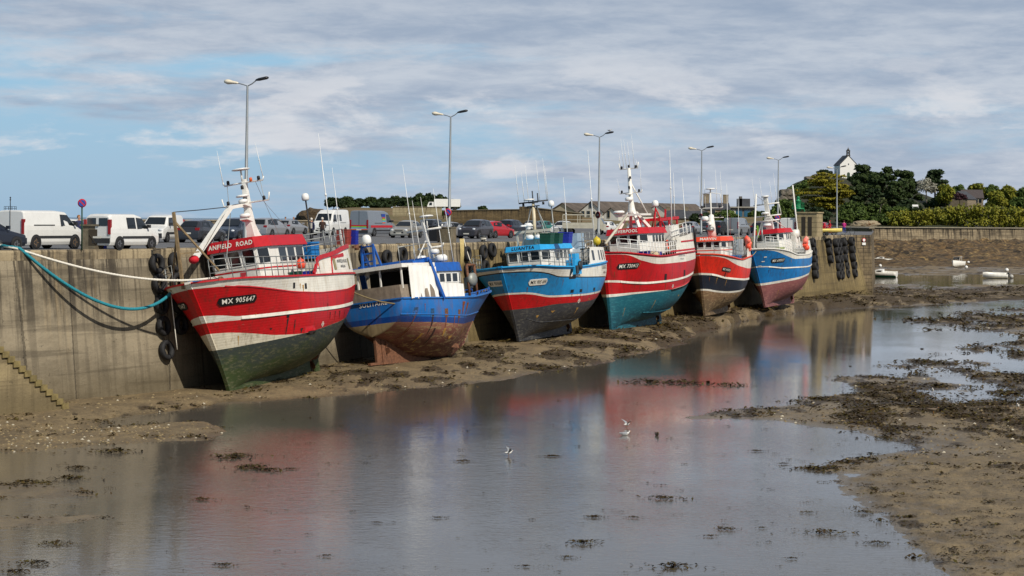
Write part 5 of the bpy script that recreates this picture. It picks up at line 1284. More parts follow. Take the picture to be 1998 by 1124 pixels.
# ---- small orange and navy boat
def boat_e():
    Lk = 9.5; M = boat_matrix(ground(1376, 617, .3), 18.07, 2.5, 0, Lk, size=.966); bt = lambda l, d: [(t, z + d) for t, z in l]
    sheer = [(0, 5.25), (.3, 5.15), (.55, 4.98), (.82, 5.25), (1, 5.66)]
    wb = [(0, 4.12), (.28, 4.10), (.6, 4.35), (.78, 4.75), (.92, 5.25), (1, 5.5)]
    s1 = [(0, 3.30), (.45, 3.2), (.8, 3.45), (1, 3.95)]; s2 = [(0, 2.6), (.3, 2.28), (.7, 2.12), (.9, 2.3), (1, 2.5)]
    b = Boat('small orange red and navy fishing boat with brown bottom', M, Lk, 1.75, 1.73, 5.21, 5.66, 1.9, sheer, [(bt(s2, -.16), 11), (s2, 1), (bt(s1, -.18), 3), (s1, 1), (wb, 3), (bt(sheer, -.1), 2), (None, 1)])
    b.build_hull([BOT_E, WHT, NAVY, WHT, ORNG, WHT, ORNG], DECKM, ORNG_R, BOT_E); b.gear(BOT_E, RUST)
    b.strake([(t, z - .09) for t, z in s1], .17, WHT, .045, 0, .97)
    b.plate('MX 642424', 1418, 526, 1.75, .36, slope=-.12); b.port(1415, 536, .14, .4, BLACK_PLATE)
    top = [(0, 6.2), (.2, 6.12), (.25, 6.05), (.36, 5.1), (1, 5.1)]; b.panel('bulwark', 0, .36, top, WHT, n=16)
    b.wheelhouse(3.6, 6.75, 1.5, 4.2, 6.18, 6.75, 7.2, 6.8, rake=.1, roof_m=ORNG_R, nf=3, ns=3, cham=.8, visor=.2, name='MARVIN', name_size=.34, trim=ORNG_R)
    b.railing(.36, .97, (.45, .8), STEEL, n=11)
    mm = MB(); mm.lathe([(.42, 7.2), (.34, 8.2), (.24, 9.2), (.06, 9.3), (.06, 11.6)], 10, (5.2, 0, 0)); m1 = mm.build('mast', WHITE, b.root)
    yard(m1, 5.2, 9.85, 1.05, WHITE, .1); yard(m1, 5.3, 8.95, 1.1, WHITE, .0); drum(m1, (5.2, 0, 11.65), .45, .12); radar_bar(m1, (5.6, -.1, 8.5), 1.1, 1.4); drum(m1, (5.7, -.5, 8.9), .34, .42); drum(m1, (5.7, 0, 7.9), .36, .4, STEEL, 'searchlight')
    mm = MB(); mm.tube([(5.2, -1.0, 9.9), (5.2, -.8, 11.2), (5.2, 0, 11.3), (5.2, .9, 11.15), (5.2, 1.1, 9.9)], .035, 5); mm.build('antenna_bow', WHITE, m1)
    for y, z1 in ((-1.0, 12.9), (-.5, 12.6), (.6, 13.4), (1.05, 13.2)): whip(m1, (5.2, y, 9.9), (5.2, y - .05, z1), .028)
    whip(b.root, (2.0, .8, 5.5), (1.6, .8, 12.2), .04); whip(b.root, (2.2, 1.9, 5.6), (1.9, 1.9, 10.8), .035); whip(b.root, (-.5, .5, 5.6), (-.7, .5, 9.4), .03, mat('rust red pole', '#7a2420', .6))
    whip(b.root, (10.6, -1.1, 5.5), (10.9, -1.3, 12.6), .05)
    spar(b.root, 'exhaust', [(6.9, -1.2, 5.5), (7.1, -1.2, 7.6), (7.4, -1.2, 8.1)], .12, DARK_STEEL)
    mm = MB()
    for z in (6.3, 6.6, 6.9, 7.2): mm.tube([(3.3, 1.4, z), (3.3, -1.4, z)], .03, 5); mm.tube([(3.3, 1.6, z), (1.6, 1.6, z)], .03, 5)
    for x in (3.3, 2.4, 1.6): mm.tube([(x, 1.6, 5.0), (x, 1.6, 7.2)], .035, 5)
    mm.build('aft_rail', STEEL, b.root); mm = MB(); mm.box((1.2, 1.6, 6.1), (.9, .9, 1.6)); mm.build('aft_casing', mat('pale grey paint', '#a9b3ba'), b.root)
    tub((4.3, 2.0, 4.5), (1.4, .8, .9), BLUE_TUB, 'blue tub on the side deck of the small orange boat', M, group='tubs on the boats')
    k = 0
    for (dx, dz, r) in ((0, .55, .36), (-.1, 0, .4), (.2, .25, .36), (-.25, -.35, .36), (.25, -.3, .36), (-.05, -.65, .34), (.3, .0, .32), (-.3, .35, .34), (.4, -.5, .32)):
        float_ball((.75 - dx * 1.1, 2.35 + (k % 2) * .22, 6.45 + dz * .8), r * .68, (ORANGE, mat('salmon float', '#f57a68', .5))[k % 3 != 0], 'orange float in the bunch hung on the small orange boat', M, 'orange floats bunched on the small orange boat'); k += 1
    for (x, y, w_, h_, m_) in ((1400, 541, .06, .6, OCHRE), (1420, 541, .1, .8, OCHRE), (1450, 540, .06, .5, OCHRE), (1385, 541, .06, .4, RUN), (1440, 575, .4, .2, OCHRE), (1415, 580, .2, .5, SCUFF)): b.stain(x, y, w_, h_, m_)
    return b
# ---- blue boat with pink brown bottom, at the pier's far end
def boat_f():
    Lk = 8.88; M = boat_matrix(ground(1494, 600, .35), 23.68, 6, -.4, Lk, size=.971); bt = lambda l, d: [(t, z + d) for t, z in l]
    sheer = [(0, 5.2), (.38, 4.88), (.6, 4.9), (.8, 5.35), (1, 5.84)]
    wb = [(0, 4.82), (.3, 4.5), (.65, 4.52), (.82, 4.95), (.94, 5.5), (1, 5.72)]
    s1 = [(0, 3.98), (.4, 3.7), (.8, 3.78), (1, 4.12)]; s2 = [(0, 3.3), (.12, 3.2), (.37, 2.88), (.7, 2.6), (1, 2.42)]
    s2b = [(0, 3.29), (.2, 3.08), (.24, 2.86), (.37, 2.7), (.7, 2.38), (1, 2.2)]
    BLF = hull_paint('hull bright blue', '#1170b2', chips=.2, planks=False)
    b = Boat('blue fishing boat with pink brown bottom and red wheelhouse roof', M, Lk, 3.02, 2.23, 5.3, 5.84, 2.0, sheer, [(s2b, 11), (s2, 1), (bt(s1, -.1), 3), (s1, 1), (wb, 3), (None, 2)])
    b.build_hull([BOT_F, WHT, BLF, WHT, BLF, WHT], DECKM, WHITE, BOT_F); b.gear(BOT_F, RUST)
    b.strake([(t, z - .05) for t, z in s1], .12, WHT, .04, 0, .96); b.strake([(0, 1.9), (.3, 1.5), (.45, 1.4)], .14, BOT_F, .12, .12, .4, name='bilge_keel')
    b.plate('MX 690937', 1519, 508, 2.4, .42)
    for k in range(3): b.letter('-', 10.85 - .05 * k, 5.05 - .42 * k, .9, 1, LETTER_W, sx=1.5)
    top = [(0, 6.35), (.2, 6.3), (.3, 6.15), (.33, 5.95), (.55, 5.5), (.72, 5.6), (1, 5.7)]; b.panel('bulwark', 0, .36, top, WHT, n=16)
    b.wheelhouse(2.6, 5.9, 1.55, 4.2, 6.55, 7.24, 7.74, 7.3, rake=.1, roof_m=RED_R, nf=3, ns=3, cham=.8, visor=.22)
    b.railing(.3, .97, (.35, .65, .95, 1.2), WHITE_CLEAN, n=18)
    mm = MB(); mm.bar((4.4, 0, 7.7), (4.9, 0, 9.0), .7, .5); mm.bar((4.7, 0, 8.6), (5.1, 0, 11.0), .4, .36); m1 = mm.build('mast', WHITE, b.root)
    for z, hf in ((10.3, 1.35), (9.1, 1.4), (8.6, 1.2)):
        mm = MB(); mm.tube([(5.0, -hf, z), (5.0, hf, z + .03)], .08, 6); mm.build('yard', WHITE, m1)
    drum(m1, (5.15, 0, 11.1), .4, .16); drum(m1, (5.4, -.1, 9.4), .4, .22); drum(m1, (5.4, 0, 8.2), .42, .3)
    mm = MB(); mm.tube([(5.0, .2, 9.0), (3.2, 1.2, 7.8)], .05, 5); mm.tube([(5.0, 1.3, 10.3), (4.8, 1.4, 9.1)], .04, 5); mm.build('stay', WHITE, m1)
    for y, z1 in ((-1.2, 13.2), (-.4, 13.0), (.6, 12.6), (1.1, 13.4)): whip(m1, (5.0, y, 10.3), (5.0, y - .05, z1), .025)
    spar(b.root, 'bow_pole', [(10.9, 0, 5.6), (8.2, 0, 11.3)], .085, WHITE); spar(b.root, 'aft_pole', [(1.2, 1.9, 5.6), (1.4, 1.9, 12.1)], .075, WHITE)
    mm = MB(); mm.tube([(9.3, .5, 6.6), (8.6, .4, 8.4)], .09, 6); mm.tube([(8.6, .4, 8.4), (9.9, -.3, 5.8)], .07, 6); mm.tube([(8.2, 0, 11.2), (5.0, 0, 10.4)], .02, 4); mm.build('rigging', STEEL, b.root)
    mm = MB(); mm.box((1.4, .6, 6.2), (1.6, 2.6, 1.4)); mm.lathe([(.4, -.5), (.45, 0), (.4, .5)], 12, (1.5, 1.6, 7.1), M=Matrix.Rotation(R_(90), 3, 'X')); mm.build('aft_casing', WHITE, b.root)
    mm = MB(); mm.bar((7.3, -.5, 7.0), (7.3, -.45, 8.2), .2, .02); mm.build('flag', mat('green flag', '#7fae3a', .7), b.root)
    tub((7.2, 1.3, 4.5), (1.1, 1.2, 1.3), mat('lime plastic', '#9db13a', .6), 'lime green tub behind the front rail of the blue boat', M, group='tubs on the boats')
    k = 0
    for (dx, dz, r) in ((0, 0, .42), (-.5, .3, .38), (.45, .15, .36), (-.15, -.5, .4), (.35, -.45, .34), (.0, .55, .34), (-.4, -.15, .36)):
        float_ball((1.9 - dx, 2.75 + (k % 2) * .18, 6.0 + dz * .85), r * .68, (ORANGE, MATS['salmon float'], mat('pale pink float', '#f29a8c', .5))[k % 3], 'pink or orange float in the bunch hung on the blue boat', M, 'floats bunched on the blue boat at the pier end'); k += 1
    for (x, y, w_, h_, m_) in ((1530, 523, .1, .35, SCUFF), (1562, 519, .08, .4, SCUFF), (1500, 527, .05, .3, SCUFF), (1545, 505, .05, .4, OCHRE), (1575, 515, .1, .5, RUN), (1520, 565, .06, .7, OCHRE)): b.stain(x, y, w_, h_, m_)
    return b
BOATS = [boat_a(), boat_b(), boat_c(), boat_d(), boat_e(), boat_f()]
# ------------------------------------------------------------------ lamps, signs, fenders, ropes
def ground_z(px, py):
    z = -0.3
    for _ in range(5):
        Y = F * (EZ - z) / (py - hor(px)); X_, Y_, H_, _w, _t = terrain(np.array([[float(px)]]), np.array([[F * (EZ - ZW) / Y]])); z = max(float(H_[0, 0]), ZW)
    return Vector(((px - CX) * Y / F, Y, z))
QDIR = Vector((0.39, 0.92, 0)).normalized(); QN = Vector((0.92, -0.39, 0)).normalized()
def make_lamp():
    t = thing('street_lamp', 'x', 'street lamp', None, 'tall two armed street lamps along the quay')
    GAL = mat('lamp post grey', '#8b9092', .5, metal=.3, var=.08)
    mb = MB(); mb.lathe([(.16, 0), (.16, .5), (.125, .55), (.06, 9.3), (.05, 9.35)], 10); mb.box((0, 0, .02), (.4, .4, .04)); mb.build('pole', GAL, t)
    mb = MB(); mb.tube([(-.75, 0, 9.52), (-.3, 0, 9.42), (0, 0, 9.32), (.3, 0, 9.45), (.62, 0, 9.68)], .035, 6); mb.build('arm', GAL, t)
    mb = MB(); mb.lathe([(.03, 0), (.09, .1), (.13, .4), (.19, .62), (.2, .75), (.13, .92), (.001, .98)], 12, (-.6, 0, 9.5), M=Matrix.Rotation(R_(-83), 3, 'Y') @ Matrix.Diagonal((.75, 1, 1))); mb.build('lamp_head', mat('pale lamp glass', '#d6cdb8', .35), t)
    mb = MB(); mb.lathe([(.05, 0), (.1, .06), (.15, .25), (.16, .7), (.1, .82), (.001, .84)], 10, (.55, 0, 9.66), M=Matrix.Rotation(R_(80), 3, 'Y') @ Matrix.Diagonal((.6, 1.1, 1))); mb.build('lamp_head', mat('dark lamp housing', '#26282b', .4), t)
    remember(t); return t
LAMPS = [(479, 119.4, 'tallest looking street lamp, rising behind the white mast of the red trawler'), (876, 154.2, 'street lamp with a no parking sign standing by the square concrete pillar'), (1168, 190.2, 'street lamp rising between the cyan boat and the boat with teal bottom'),
         (1368, 225.4, 'street lamp rising behind the small orange boat'), (1517.5, 259, 'street lamp rising behind the blue boat with pink brown bottom'), (1633, 302, 'street lamp on the pier end in front of the white chapel')]
lp = make_lamp(); lamp_at = []
for i, (px, Y, lab) in enumerate(LAMPS):
    o = lp if i == 0 else copy_tree(lp); X = (px - CX) * Y / F
    o.matrix_world = Matrix.Translation((X, Y, QZ)) @ Matrix.Rotation(math.atan2(QN.y, QN.x), 4, 'Z') @ Matrix.Rotation(R_((.5, .6, .3, .2, .3, -.2)[i]), 4, 'Y'); o['label'] = lab; lamp_at.append(Vector((X, Y, QZ)))
S_RED = mat('sign red', '#b5161f', .45, var=.05); S_BLUE = mat('sign blue', '#1f3f94', .45, var=.05); S_BACK = mat('sign back', '#7b1d22', .5)
def road_sign(p, r, heading, label, post=None, cross=False):
    t = thing('road_sign', label, 'road sign', Matrix.Translation(p) @ Matrix.Rotation(R_(90 - heading), 4, 'Z'), 'round no parking signs')
    Ry = Matrix.Rotation(R_(90), 3, 'Y')
    mb = MB(); mb.lathe([(r, -.02), (r, .012)], 24, M=Ry); mb.build('disc', S_RED, t)
    mb = MB(); mb.lathe([(.001, .016), (r * .76, .016), (r * .76, .01)], 24, M=Ry, smooth=False); mb.build('blue_face', S_BLUE, t)
    mb = MB()
    d = r * .78 * .707; w_ = r * .1
    mb.add([(.022, -d - w_, d - w_), (.022, -d + w_, d + w_), (.022, d + w_, -d + w_), (.022, d - w_, -d - w_)], [(0, 1, 2, 3)])
    if cross: mb.add([(.024, d + w_, d - w_), (.024, d - w_, d + w_), (.024, -d - w_, -d + w_), (.024, -d + w_, -d - w_)], [(0, 1, 2, 3)])
    mb.build('red_bar', S_RED, t)
    mb = MB(); mb.lathe([(r * .98, 0), (.001, 0)], 24, (-.024, 0, 0), M=Ry); mb.build('back', S_BACK, t)
    if post: 
        mb = MB(); mb.tube([(-.06, 0, post), (-.06, 0, r)], .04, 8); mb.build('post', mat('green post', '#14402f', .5), t)
    else:
        mb = MB(); mb.box((-.05, 0, 0), (.06, .26, .06)); mb.build('clamp', STEEL, t)
p = ground(160, 488, QZ); road_sign(p + Vector((0, 0, 2.33)), .215, 165, 'round no parking sign on its own green post at the quay edge', post=-2.35)
for i, (r, hd, lab) in {1: (.29, 190, 'round no parking sign on the lamp post by the concrete pillar'), 2: (.33, 52, 'dark red back of a sign on the lamp post behind the cyan boat'), 3: (.33, 60, 'dark red back of a sign on the lamp post behind the small orange boat'), 4: (.36, 185, 'round no parking sign on the lamp post behind the blue boat')}.items():
    road_sign(lamp_at[i] + Vector((-.08, -.24, (2.15, 2.1, 2.1, 2.05)[i - 1])), r, hd, lab)

def make_tyre():
    mb = MB(); N = 26; R0, r0 = .37, .155
    prof = [(.29, -.10), (.33, -.145), (.44, -.155), (.50, -.12), (.525, -.06), (.53, 0), (.525, .06), (.50, .12), (.44, .155), (.33, .145), (.29, .10), (.26, .05), (.26, -.05)]
    vs = []; n = len(prof)
    for k in range(N):
        a = 2 * math.pi * k / N; g = 1 - (.018 if k % 2 else 0)
        for (r, z) in prof:
            rr = r * g if r > .5 else r; vs.append((rr * math.cos(a), rr * math.sin(a), z))
    mb.add(vs, [(k * n + j, k * n + (j + 1) % n, ((k + 1) % N) * n + (j + 1) % n, ((k + 1) % N) * n + j) for k in range(N) for j in range(n)], smooth=True)
    return mb.mesh('tyre_fender', [mat('worn tyre rubber', '#1b1b1d', .75, var=.35, scale=5, bump=.4, bump_scale=25)])
TYRE = make_tyre(); TY = {}
def tyre(px, py, label, group, sc=1.0, out=.17, wide=1.0):
    p, n, al = wall_point(px, py, out)
    o = bpy.data.objects.new('tyre_fender', TYRE); COL.objects.link(o)
    jit = Matrix.Rotation(random.uniform(-.08, .08), 4, 'X') @ Matrix.Rotation(random.uniform(-.08, .08), 4, 'Y')
    o.matrix_world = Matrix.Translation(p) @ n.to_track_quat('Z', 'Y').to_matrix().to_4x4() @ jit @ Matrix.Rotation(random.random() * 3, 4, 'Z') @ Matrix.Diagonal((sc, sc, sc * wide, 1)); tag(o, label, 'tyre', group); return p, n
def tyre_column(pts, where, group, sc=1.0):
    far = pts[0][0] > 1500; wide = 1.8 if far else 1.0; sc = 1.04 if far else sc
    names = ['uppermost', 'second from the top', 'third from the top', 'fourth from the top', 'fifth from the top', 'lowest']
    first = last = None
    for i, (px, py) in enumerate(pts):
        nm = names[i] if len(pts) > 1 else 'single'
        if i == len(pts) - 1 and i > 0: nm = 'lowest'
        p, n = tyre(px, py, f'black tyre fender, {nm} {where}', group, sc, .17 * wide + (.3 if px > 1655 else 0), wide); first = first or p; last = p
    mb = MB(); e = first + Vector((0, 0, .4)); top = Vector((first.x, first.y, QZ + .05)) - Vector((n.x, n.y, 0)) * .5
    mb.tube([top, Vector((first.x, first.y, QZ + .06)) - Vector((n.x, n.y, 0)) * .1, e, last], .022, 5)
    o = mb.build('fender_rope', mat('dark old rope', '#5a4f3c', .9)); tag(o, f'old rope holding the tyres {where}', 'rope')
G = 'tyre fenders on the quay wall'
tyre_column([(307, 514), (312, 553), (317, 594), (321, 636), (327, 683)], 'in the column nearest the stone stair', G)
tyre_column([(342, 511), (346, 551), (351, 593), (355, 634)], 'in the column half hidden by the red bow', G)
tyre_column([(711, 499), (712, 531)], 'beside the red trawler stern', G, 1.0); tyre_column([(756, 503)], 'behind the blue dome frame', G); tyre_column([(786, 497)], 'above the white shelter roof', G)
tyre_column([(912, 495), (915, 528)], 'just past the concrete pillar', G); tyre_column([(944, 492), (948, 522)], 'near the cyan boat bow', G); tyre_column([(961, 488)], 'above the cyan boat bow', G)
tyre_column([(1586, 474), (1588, 490), (1590, 505), (1591, 520), (1592, 535)], 'in the column touching the blue boat', G)
tyre_column([(1617, 474), (1619, 490), (1621, 505)], 'in the short column on the pier end', G)
tyre_column([(1631, 474), (1633, 490), (1635, 506), (1636, 522), (1637, 537)], 'in the left half of the double column', G); tyre_column([(1637, 474), (1639, 489), (1641, 505), (1642, 521), (1643, 536)], 'in the right half of the double column', G)
tyre_column([(1647, 472), (1649, 488), (1650, 504), (1652, 519), (1653, 534)], 'in the column next to the last', G); tyre_column([(1662, 471), (1664, 487), (1665, 502), (1667, 518), (1668, 533)], 'in the last column before the pier corner', G)

def rope(a, b, sag, r, m, label, n=26, tail=None, strand=False, out=0.0, head=None):
    a, b = Vector(a), Vector(b); pts = []
    for i in range(n + 1):
        t = i / n; p = a.lerp(b, t) + QN * (out * 4 * t * (1 - t)); p.z -= sag * 4 * t * (1 - t); pts.append(p)
    if head: pts.insert(0, Vector(head))
    if tail: pts += [Vector(q) for q in tail]
    mb = MB(); mb.tube(pts, r, 7)
    if strand:
        for ph in (0, 2.1, 4.2):
            tw = []
            for i in range(len(pts) * 6):
                t = i / 6; k = min(int(t), len(pts) - 2); p = pts[k].lerp(pts[k + 1], t - k); an = t * 5 + ph; tw.append(p + Vector((math.cos(an) * r * .6, 0, math.sin(an) * r * .6)))
            mb.tube(tw, r * .62, 5)
    o = mb.build('mooring_rope', m); tag(o, label, 'rope'); return o
A_ = BOATS[0]; bw = lambda bt, x, y, z: bt.M @ Vector((x, y, z))
bol = ground(3, 489, QZ)
def bollard(p, label):
    t = thing('bollard', label, 'bollard', Matrix.Translation(p)); mb = MB(); mb.lathe([(.2, 0), (.15, .1), (.14, .32), (.24, .38), (.24, .46), (.12, .5), (.001, .5)], 14); mb.build('post', DARK_STEEL, t)
    mb = MB(); mb.tube([(.19 * math.cos(a), .19 * math.sin(a), .15 + .02 * a) for a in [i * .5 for i in range(26)]], .045, 6); mb.build('rope_turns', ROPE_W, t)
bollard(bol + Vector((-.25, .3, 0)), 'mooring bollard wrapped in rope at the near end of the quay')
b0 = Vector((bol.x - .25, bol.y + .3, QZ + .25)); a0 = Vector((bol.x, bol.y, QZ + .1)) + QN * .95
rope(a0, bw(A_, 12.9, 1.0, 5.95), .62, .055, ROPE_W, 'thick white mooring rope from the near bollard to the red bow', strand=True, out=.5, head=b0)
rope(a0 + Vector((.1, 0, .02)), bw(A_, 12.4, -1.6, 5.6), 1.75, .075, ROPE_T, 'thick teal mooring rope sagging from the near bollard to the red bow', strand=True, out=.8, head=b0)
rope(bw(A_, 12.3, -1.75, 5.5), bw(A_, 12.35, -1.8, 2.6), 0, .025, ROPE_W, 'thin white rope hanging down beside the red bow', n=4)
C_ = BOATS[2]; B_ = BOATS[1]; D_ = BOATS[3]; Ff = BOATS[5]; E_ = BOATS[4]
rope(bw(C_, 12.0, -2.2, 5.3), bw(C_, 9.6, 2.6, 5.5), .9, .05, ROPE_W, 'white rope looped around the cyan bow')
rope(wall_point(905, 474)[0] + Vector((0, 0, .3)), bw(C_, 12.0, -2.2, 5.3), .5, .035, ROPE_W, 'pale rope from the quay edge to the cyan bow')
rope(bw(Ff, 11.2, .4, 5.7), bw(E_, -1.6, 1.9, 5.3), .25, .03, mat('tan rope', '#a8915e', .9), 'tan rope between the two farthest boats')
rope(bw(B_, -.6, -1.9, 3.6), bw(A_, -2.6, 1.9, 4.7), .15, .045, mat('brown rope', '#75684a', .9), 'brown rope from the transom of the blue trawler to the red one')
rope(bw(C_, 6.6, 2.9, 5.2), bw(C_, 4.9, 3.2, 4.4), .2, .03, MATS['tan rope'], 'thin tan rope at the hauler of the cyan boat')
mb = MB(); q = wall_point(898, 480, .12)[0]
for k in range(5): mb.tube([q + Vector((.06 * k, .03 * k, .5)), q + Vector((.05 * k + .05, 0, -.6)), q + Vector((.04 * k, 0, -1.5 - .3 * (k % 3)))], .025, 5)
tag(mb.build('hanging_rope', mat('straw rope', '#c9b67c', .9)), 'bundle of straw coloured rope hanging over the quay edge', 'rope')

# ------------------------------------------------------------------ vehicles
def paint(name, col, metal=.0): return mat('car ' + name, col, .3, metal=metal, var=.03, coat=.6)
CW, CG, CS, CR, CB = paint('white', '#dcdcd8'), paint('dark grey', '#33353b', .2), paint('silver', '#a3a5a8', .5), paint('red', '#a8121d'), paint('blue black', '#1c2230', .2)
CB2, CT, CBE, CK = paint('slate blue', '#2e3745', .3), paint('teal', '#1c6b62'), paint('beige silver', '#a8a49a', .4), paint('black', '#15161a')
BUMP = mat('bumper plastic', '#2a2b2d', .6); TYR = mat('car tyre', '#161617', .8); RIM = mat('wheel rim', '#8d8f92', .4, metal=.6); RIM_B = mat('rusty rim', '#7a6248', .6)
TAIL = mat('tail lamp', '#8e1014', .25); HEAD = mat('head lamp', '#c9ced2', .12, spec=.9); CARGLASS = mat('car glass', '#11171a', .05, var=.3, scale=.8, spec=.9); NPLATE = mat('number plate', '#cfcdc2', .5)
KIND = {  # L, W, H, belt, stations (x, zbelt, zroof, half-width factor at roof), side windows, windscreen, rear window, wheels x, wheel r, ground clearance
 'hatch': dict(L=4.1, W=1.74, H=1.5, st=[(2.05, .58, .60, .80, .84), (1.95, .74, .76, .84, .92), (1.0, .93, .96, .84, 1), (.15, .96, 1.44, .72, 1), (-.6, .97, 1.5, .72, 1), (-1.5, 1.0, 1.42, .70, 1), (-1.95, .98, 1.02, .82, .95), (-2.05, .7, .72, .82, .9)],
      sw=[[(.72, 1.02), (.12, 1.36), (-.42, 1.38), (-.42, 1.02)], [(-.5, 1.02), (-.5, 1.38), (-1.2, 1.34), (-1.45, 1.08)]], ws=(1.0, .15), rw=(-1.93, -1.5), wh=(1.28, -1.28), wr=.31),
 'mpv': dict(L=4.7, W=1.86, H=1.66, st=[(2.35, .62, .64, .80, .84), (2.2, .8, .82, .84, .93), (1.25, 1.0, 1.03, .84, 1), (.2, 1.02, 1.58, .74, 1), (-.8, 1.03, 1.66, .74, 1), (-1.9, 1.06, 1.58, .72, 1), (-2.25, 1.02, 1.06, .84, .96), (-2.35, .7, .72, .84, .92)],
      sw=[[(1.0, 1.08), (.2, 1.5), (-.4, 1.54), (-.4, 1.08)], [(-.48, 1.08), (-.48, 1.54), (-1.3, 1.52), (-1.3, 1.08)], [(-1.38, 1.08), (-1.38, 1.51), (-1.8, 1.46), (-2.0, 1.1)]], ws=(1.25, .2), rw=(-2.22, -1.9), wh=(1.45, -1.4), wr=.33),
 'suv': dict(L=4.3, W=1.8, H=1.62, st=[(2.15, .68, .70, .82, .86), (2.02, .88, .90, .86, .94), (1.1, 1.02, 1.05, .86, 1), (.3, 1.04, 1.55, .74, 1), (-.6, 1.05, 1.62, .74, 1), (-1.7, 1.08, 1.55, .73, 1), (-2.05, 1.06, 1.1, .86, .97), (-2.15, .75, .77, .84, .92)],
      sw=[[(.85, 1.1), (.3, 1.47), (-.35, 1.5), (-.35, 1.1)], [(-.43, 1.1), (-.43, 1.5), (-1.15, 1.48), (-1.15, 1.1)], [(-1.22, 1.12), (-1.22, 1.47), (-1.6, 1.42), (-1.75, 1.16)]], ws=(1.1, .3), rw=(-2.02, -1.7), wh=(1.35, -1.3), wr=.35),
 'coupe': dict(L=4.4, W=1.75, H=1.4, st=[(2.2, .55, .57, .8, .84), (2.05, .7, .72, .84, .92), (1.05, .88, .91, .84, 1), (.15, .9, 1.34, .68, 1), (-.5, .91, 1.4, .68, 1), (-1.2, .93, 1.3, .66, 1), (-1.8, .93, .97, .82, .98), (-2.2, .75, .78, .8, .9)],
      sw=[[(.75, .96), (.12, 1.27), (-.5, 1.3), (-.5, .96)], [(-.58, .96), (-.58, 1.29), (-1.05, 1.24), (-1.4, .99)]], ws=(1.05, .15), rw=(-1.78, -1.2), wh=(1.35, -1.3), wr=.31),
 'van': dict(L=4.8, W=1.92, H=1.97, st=[(2.4, .7, .72, .8, .84), (2.25, .92, .94, .84, .93), (1.72, 1.12, 1.15, .86, 1), (.95, 1.2, 1.9, .82, 1), (.2, 1.2, 1.96, .86, 1), (-2.25, 1.2, 1.96, .87, 1), (-2.4, 1.2, 1.92, .86, .99)],
      sw=[[(1.52, 1.2), (1.0, 1.72), (.42, 1.74), (.42, 1.18)]], ws=(1.72, .95), rw=None, wh=(1.5, -1.55), wr=.34),
 'smallvan': dict(L=4.15, W=1.75, H=1.82, st=[(2.07, .6, .62, .8, .84), (1.95, .82, .84, .84, .93), (1.25, 1.02, 1.05, .84, 1), (.6, 1.06, 1.7, .78, 1), (.1, 1.06, 1.8, .82, 1), (-1.85, 1.06, 1.8, .84, 1), (-2.07, 1.06, 1.7, .84, .98)],
      sw=[[(1.0, 1.08), (.62, 1.56), (.1, 1.6), (.1, 1.06)], [(-.05, 1.08), (-.05, 1.6), (-.7, 1.6), (-.7, 1.08)]], ws=(1.25, .6), rw=None, wh=(1.3, -1.38), wr=.31),
 'kangoo': dict(L=4.2, W=1.83, H=1.83, st=[(2.1, .62, .64, .82, .86), (2.0, .9, .92, .85, .94), (1.35, 1.08, 1.11, .85, 1), (.65, 1.1, 1.72, .78, 1), (.1, 1.1, 1.82, .82, 1), (-1.85, 1.1, 1.82, .84, 1), (-2.1, 1.1, 1.72, .84, .98)],
      sw=[[(1.05, 1.12), (.66, 1.6), (.1, 1.62), (.1, 1.1)]], ws=(1.35, .65), rw=None, wh=(1.32, -1.36), wr=.32),
 'bus': dict(L=5.3, W=1.98, H=2.5, st=[(2.65, .75, .77, .84, .88), (2.55, 1.1, 1.12, .86, .95), (2.05, 1.3, 1.33, .88, 1), (1.35, 1.36, 2.2, .84, 1), (.8, 1.36, 2.46, .80, 1), (-2.5, 1.36, 2.5, .86, 1), (-2.65, 1.36, 2.42, .86, .99)],
      sw=[[(1.8, 1.36), (1.38, 1.98), (.85, 2.0), (.85, 1.36)], [(.55, 1.42), (.55, 1.98), (.1, 1.98), (.1, 1.42)], [(-.05, 1.42), (-.05, 1.98), (-.5, 1.98), (-.5, 1.42)]], ws=(2.05, 1.35), rw=None, wh=(1.75, -1.5), wr=.36),
 'sprinter': dict(L=5.9, W=2.0, H=2.38, st=[(2.95, .75, .77, .84, .88), (2.8, 1.05, 1.07, .86, .95), (2.2, 1.25, 1.28, .88, 1), (1.45, 1.32, 2.2, .84, 1), (.8, 1.32, 2.36, .86, 1), (-2.8, 1.32, 2.38, .88, 1), (-2.95, 1.32, 2.32, .87, .99)],
      sw=[[(1.98, 1.32), (1.5, 1.98), (.95, 2.0), (.95, 1.3)]], ws=(2.2, 1.45), rw=None, wh=(2.0, -1.75), wr=.36),
}
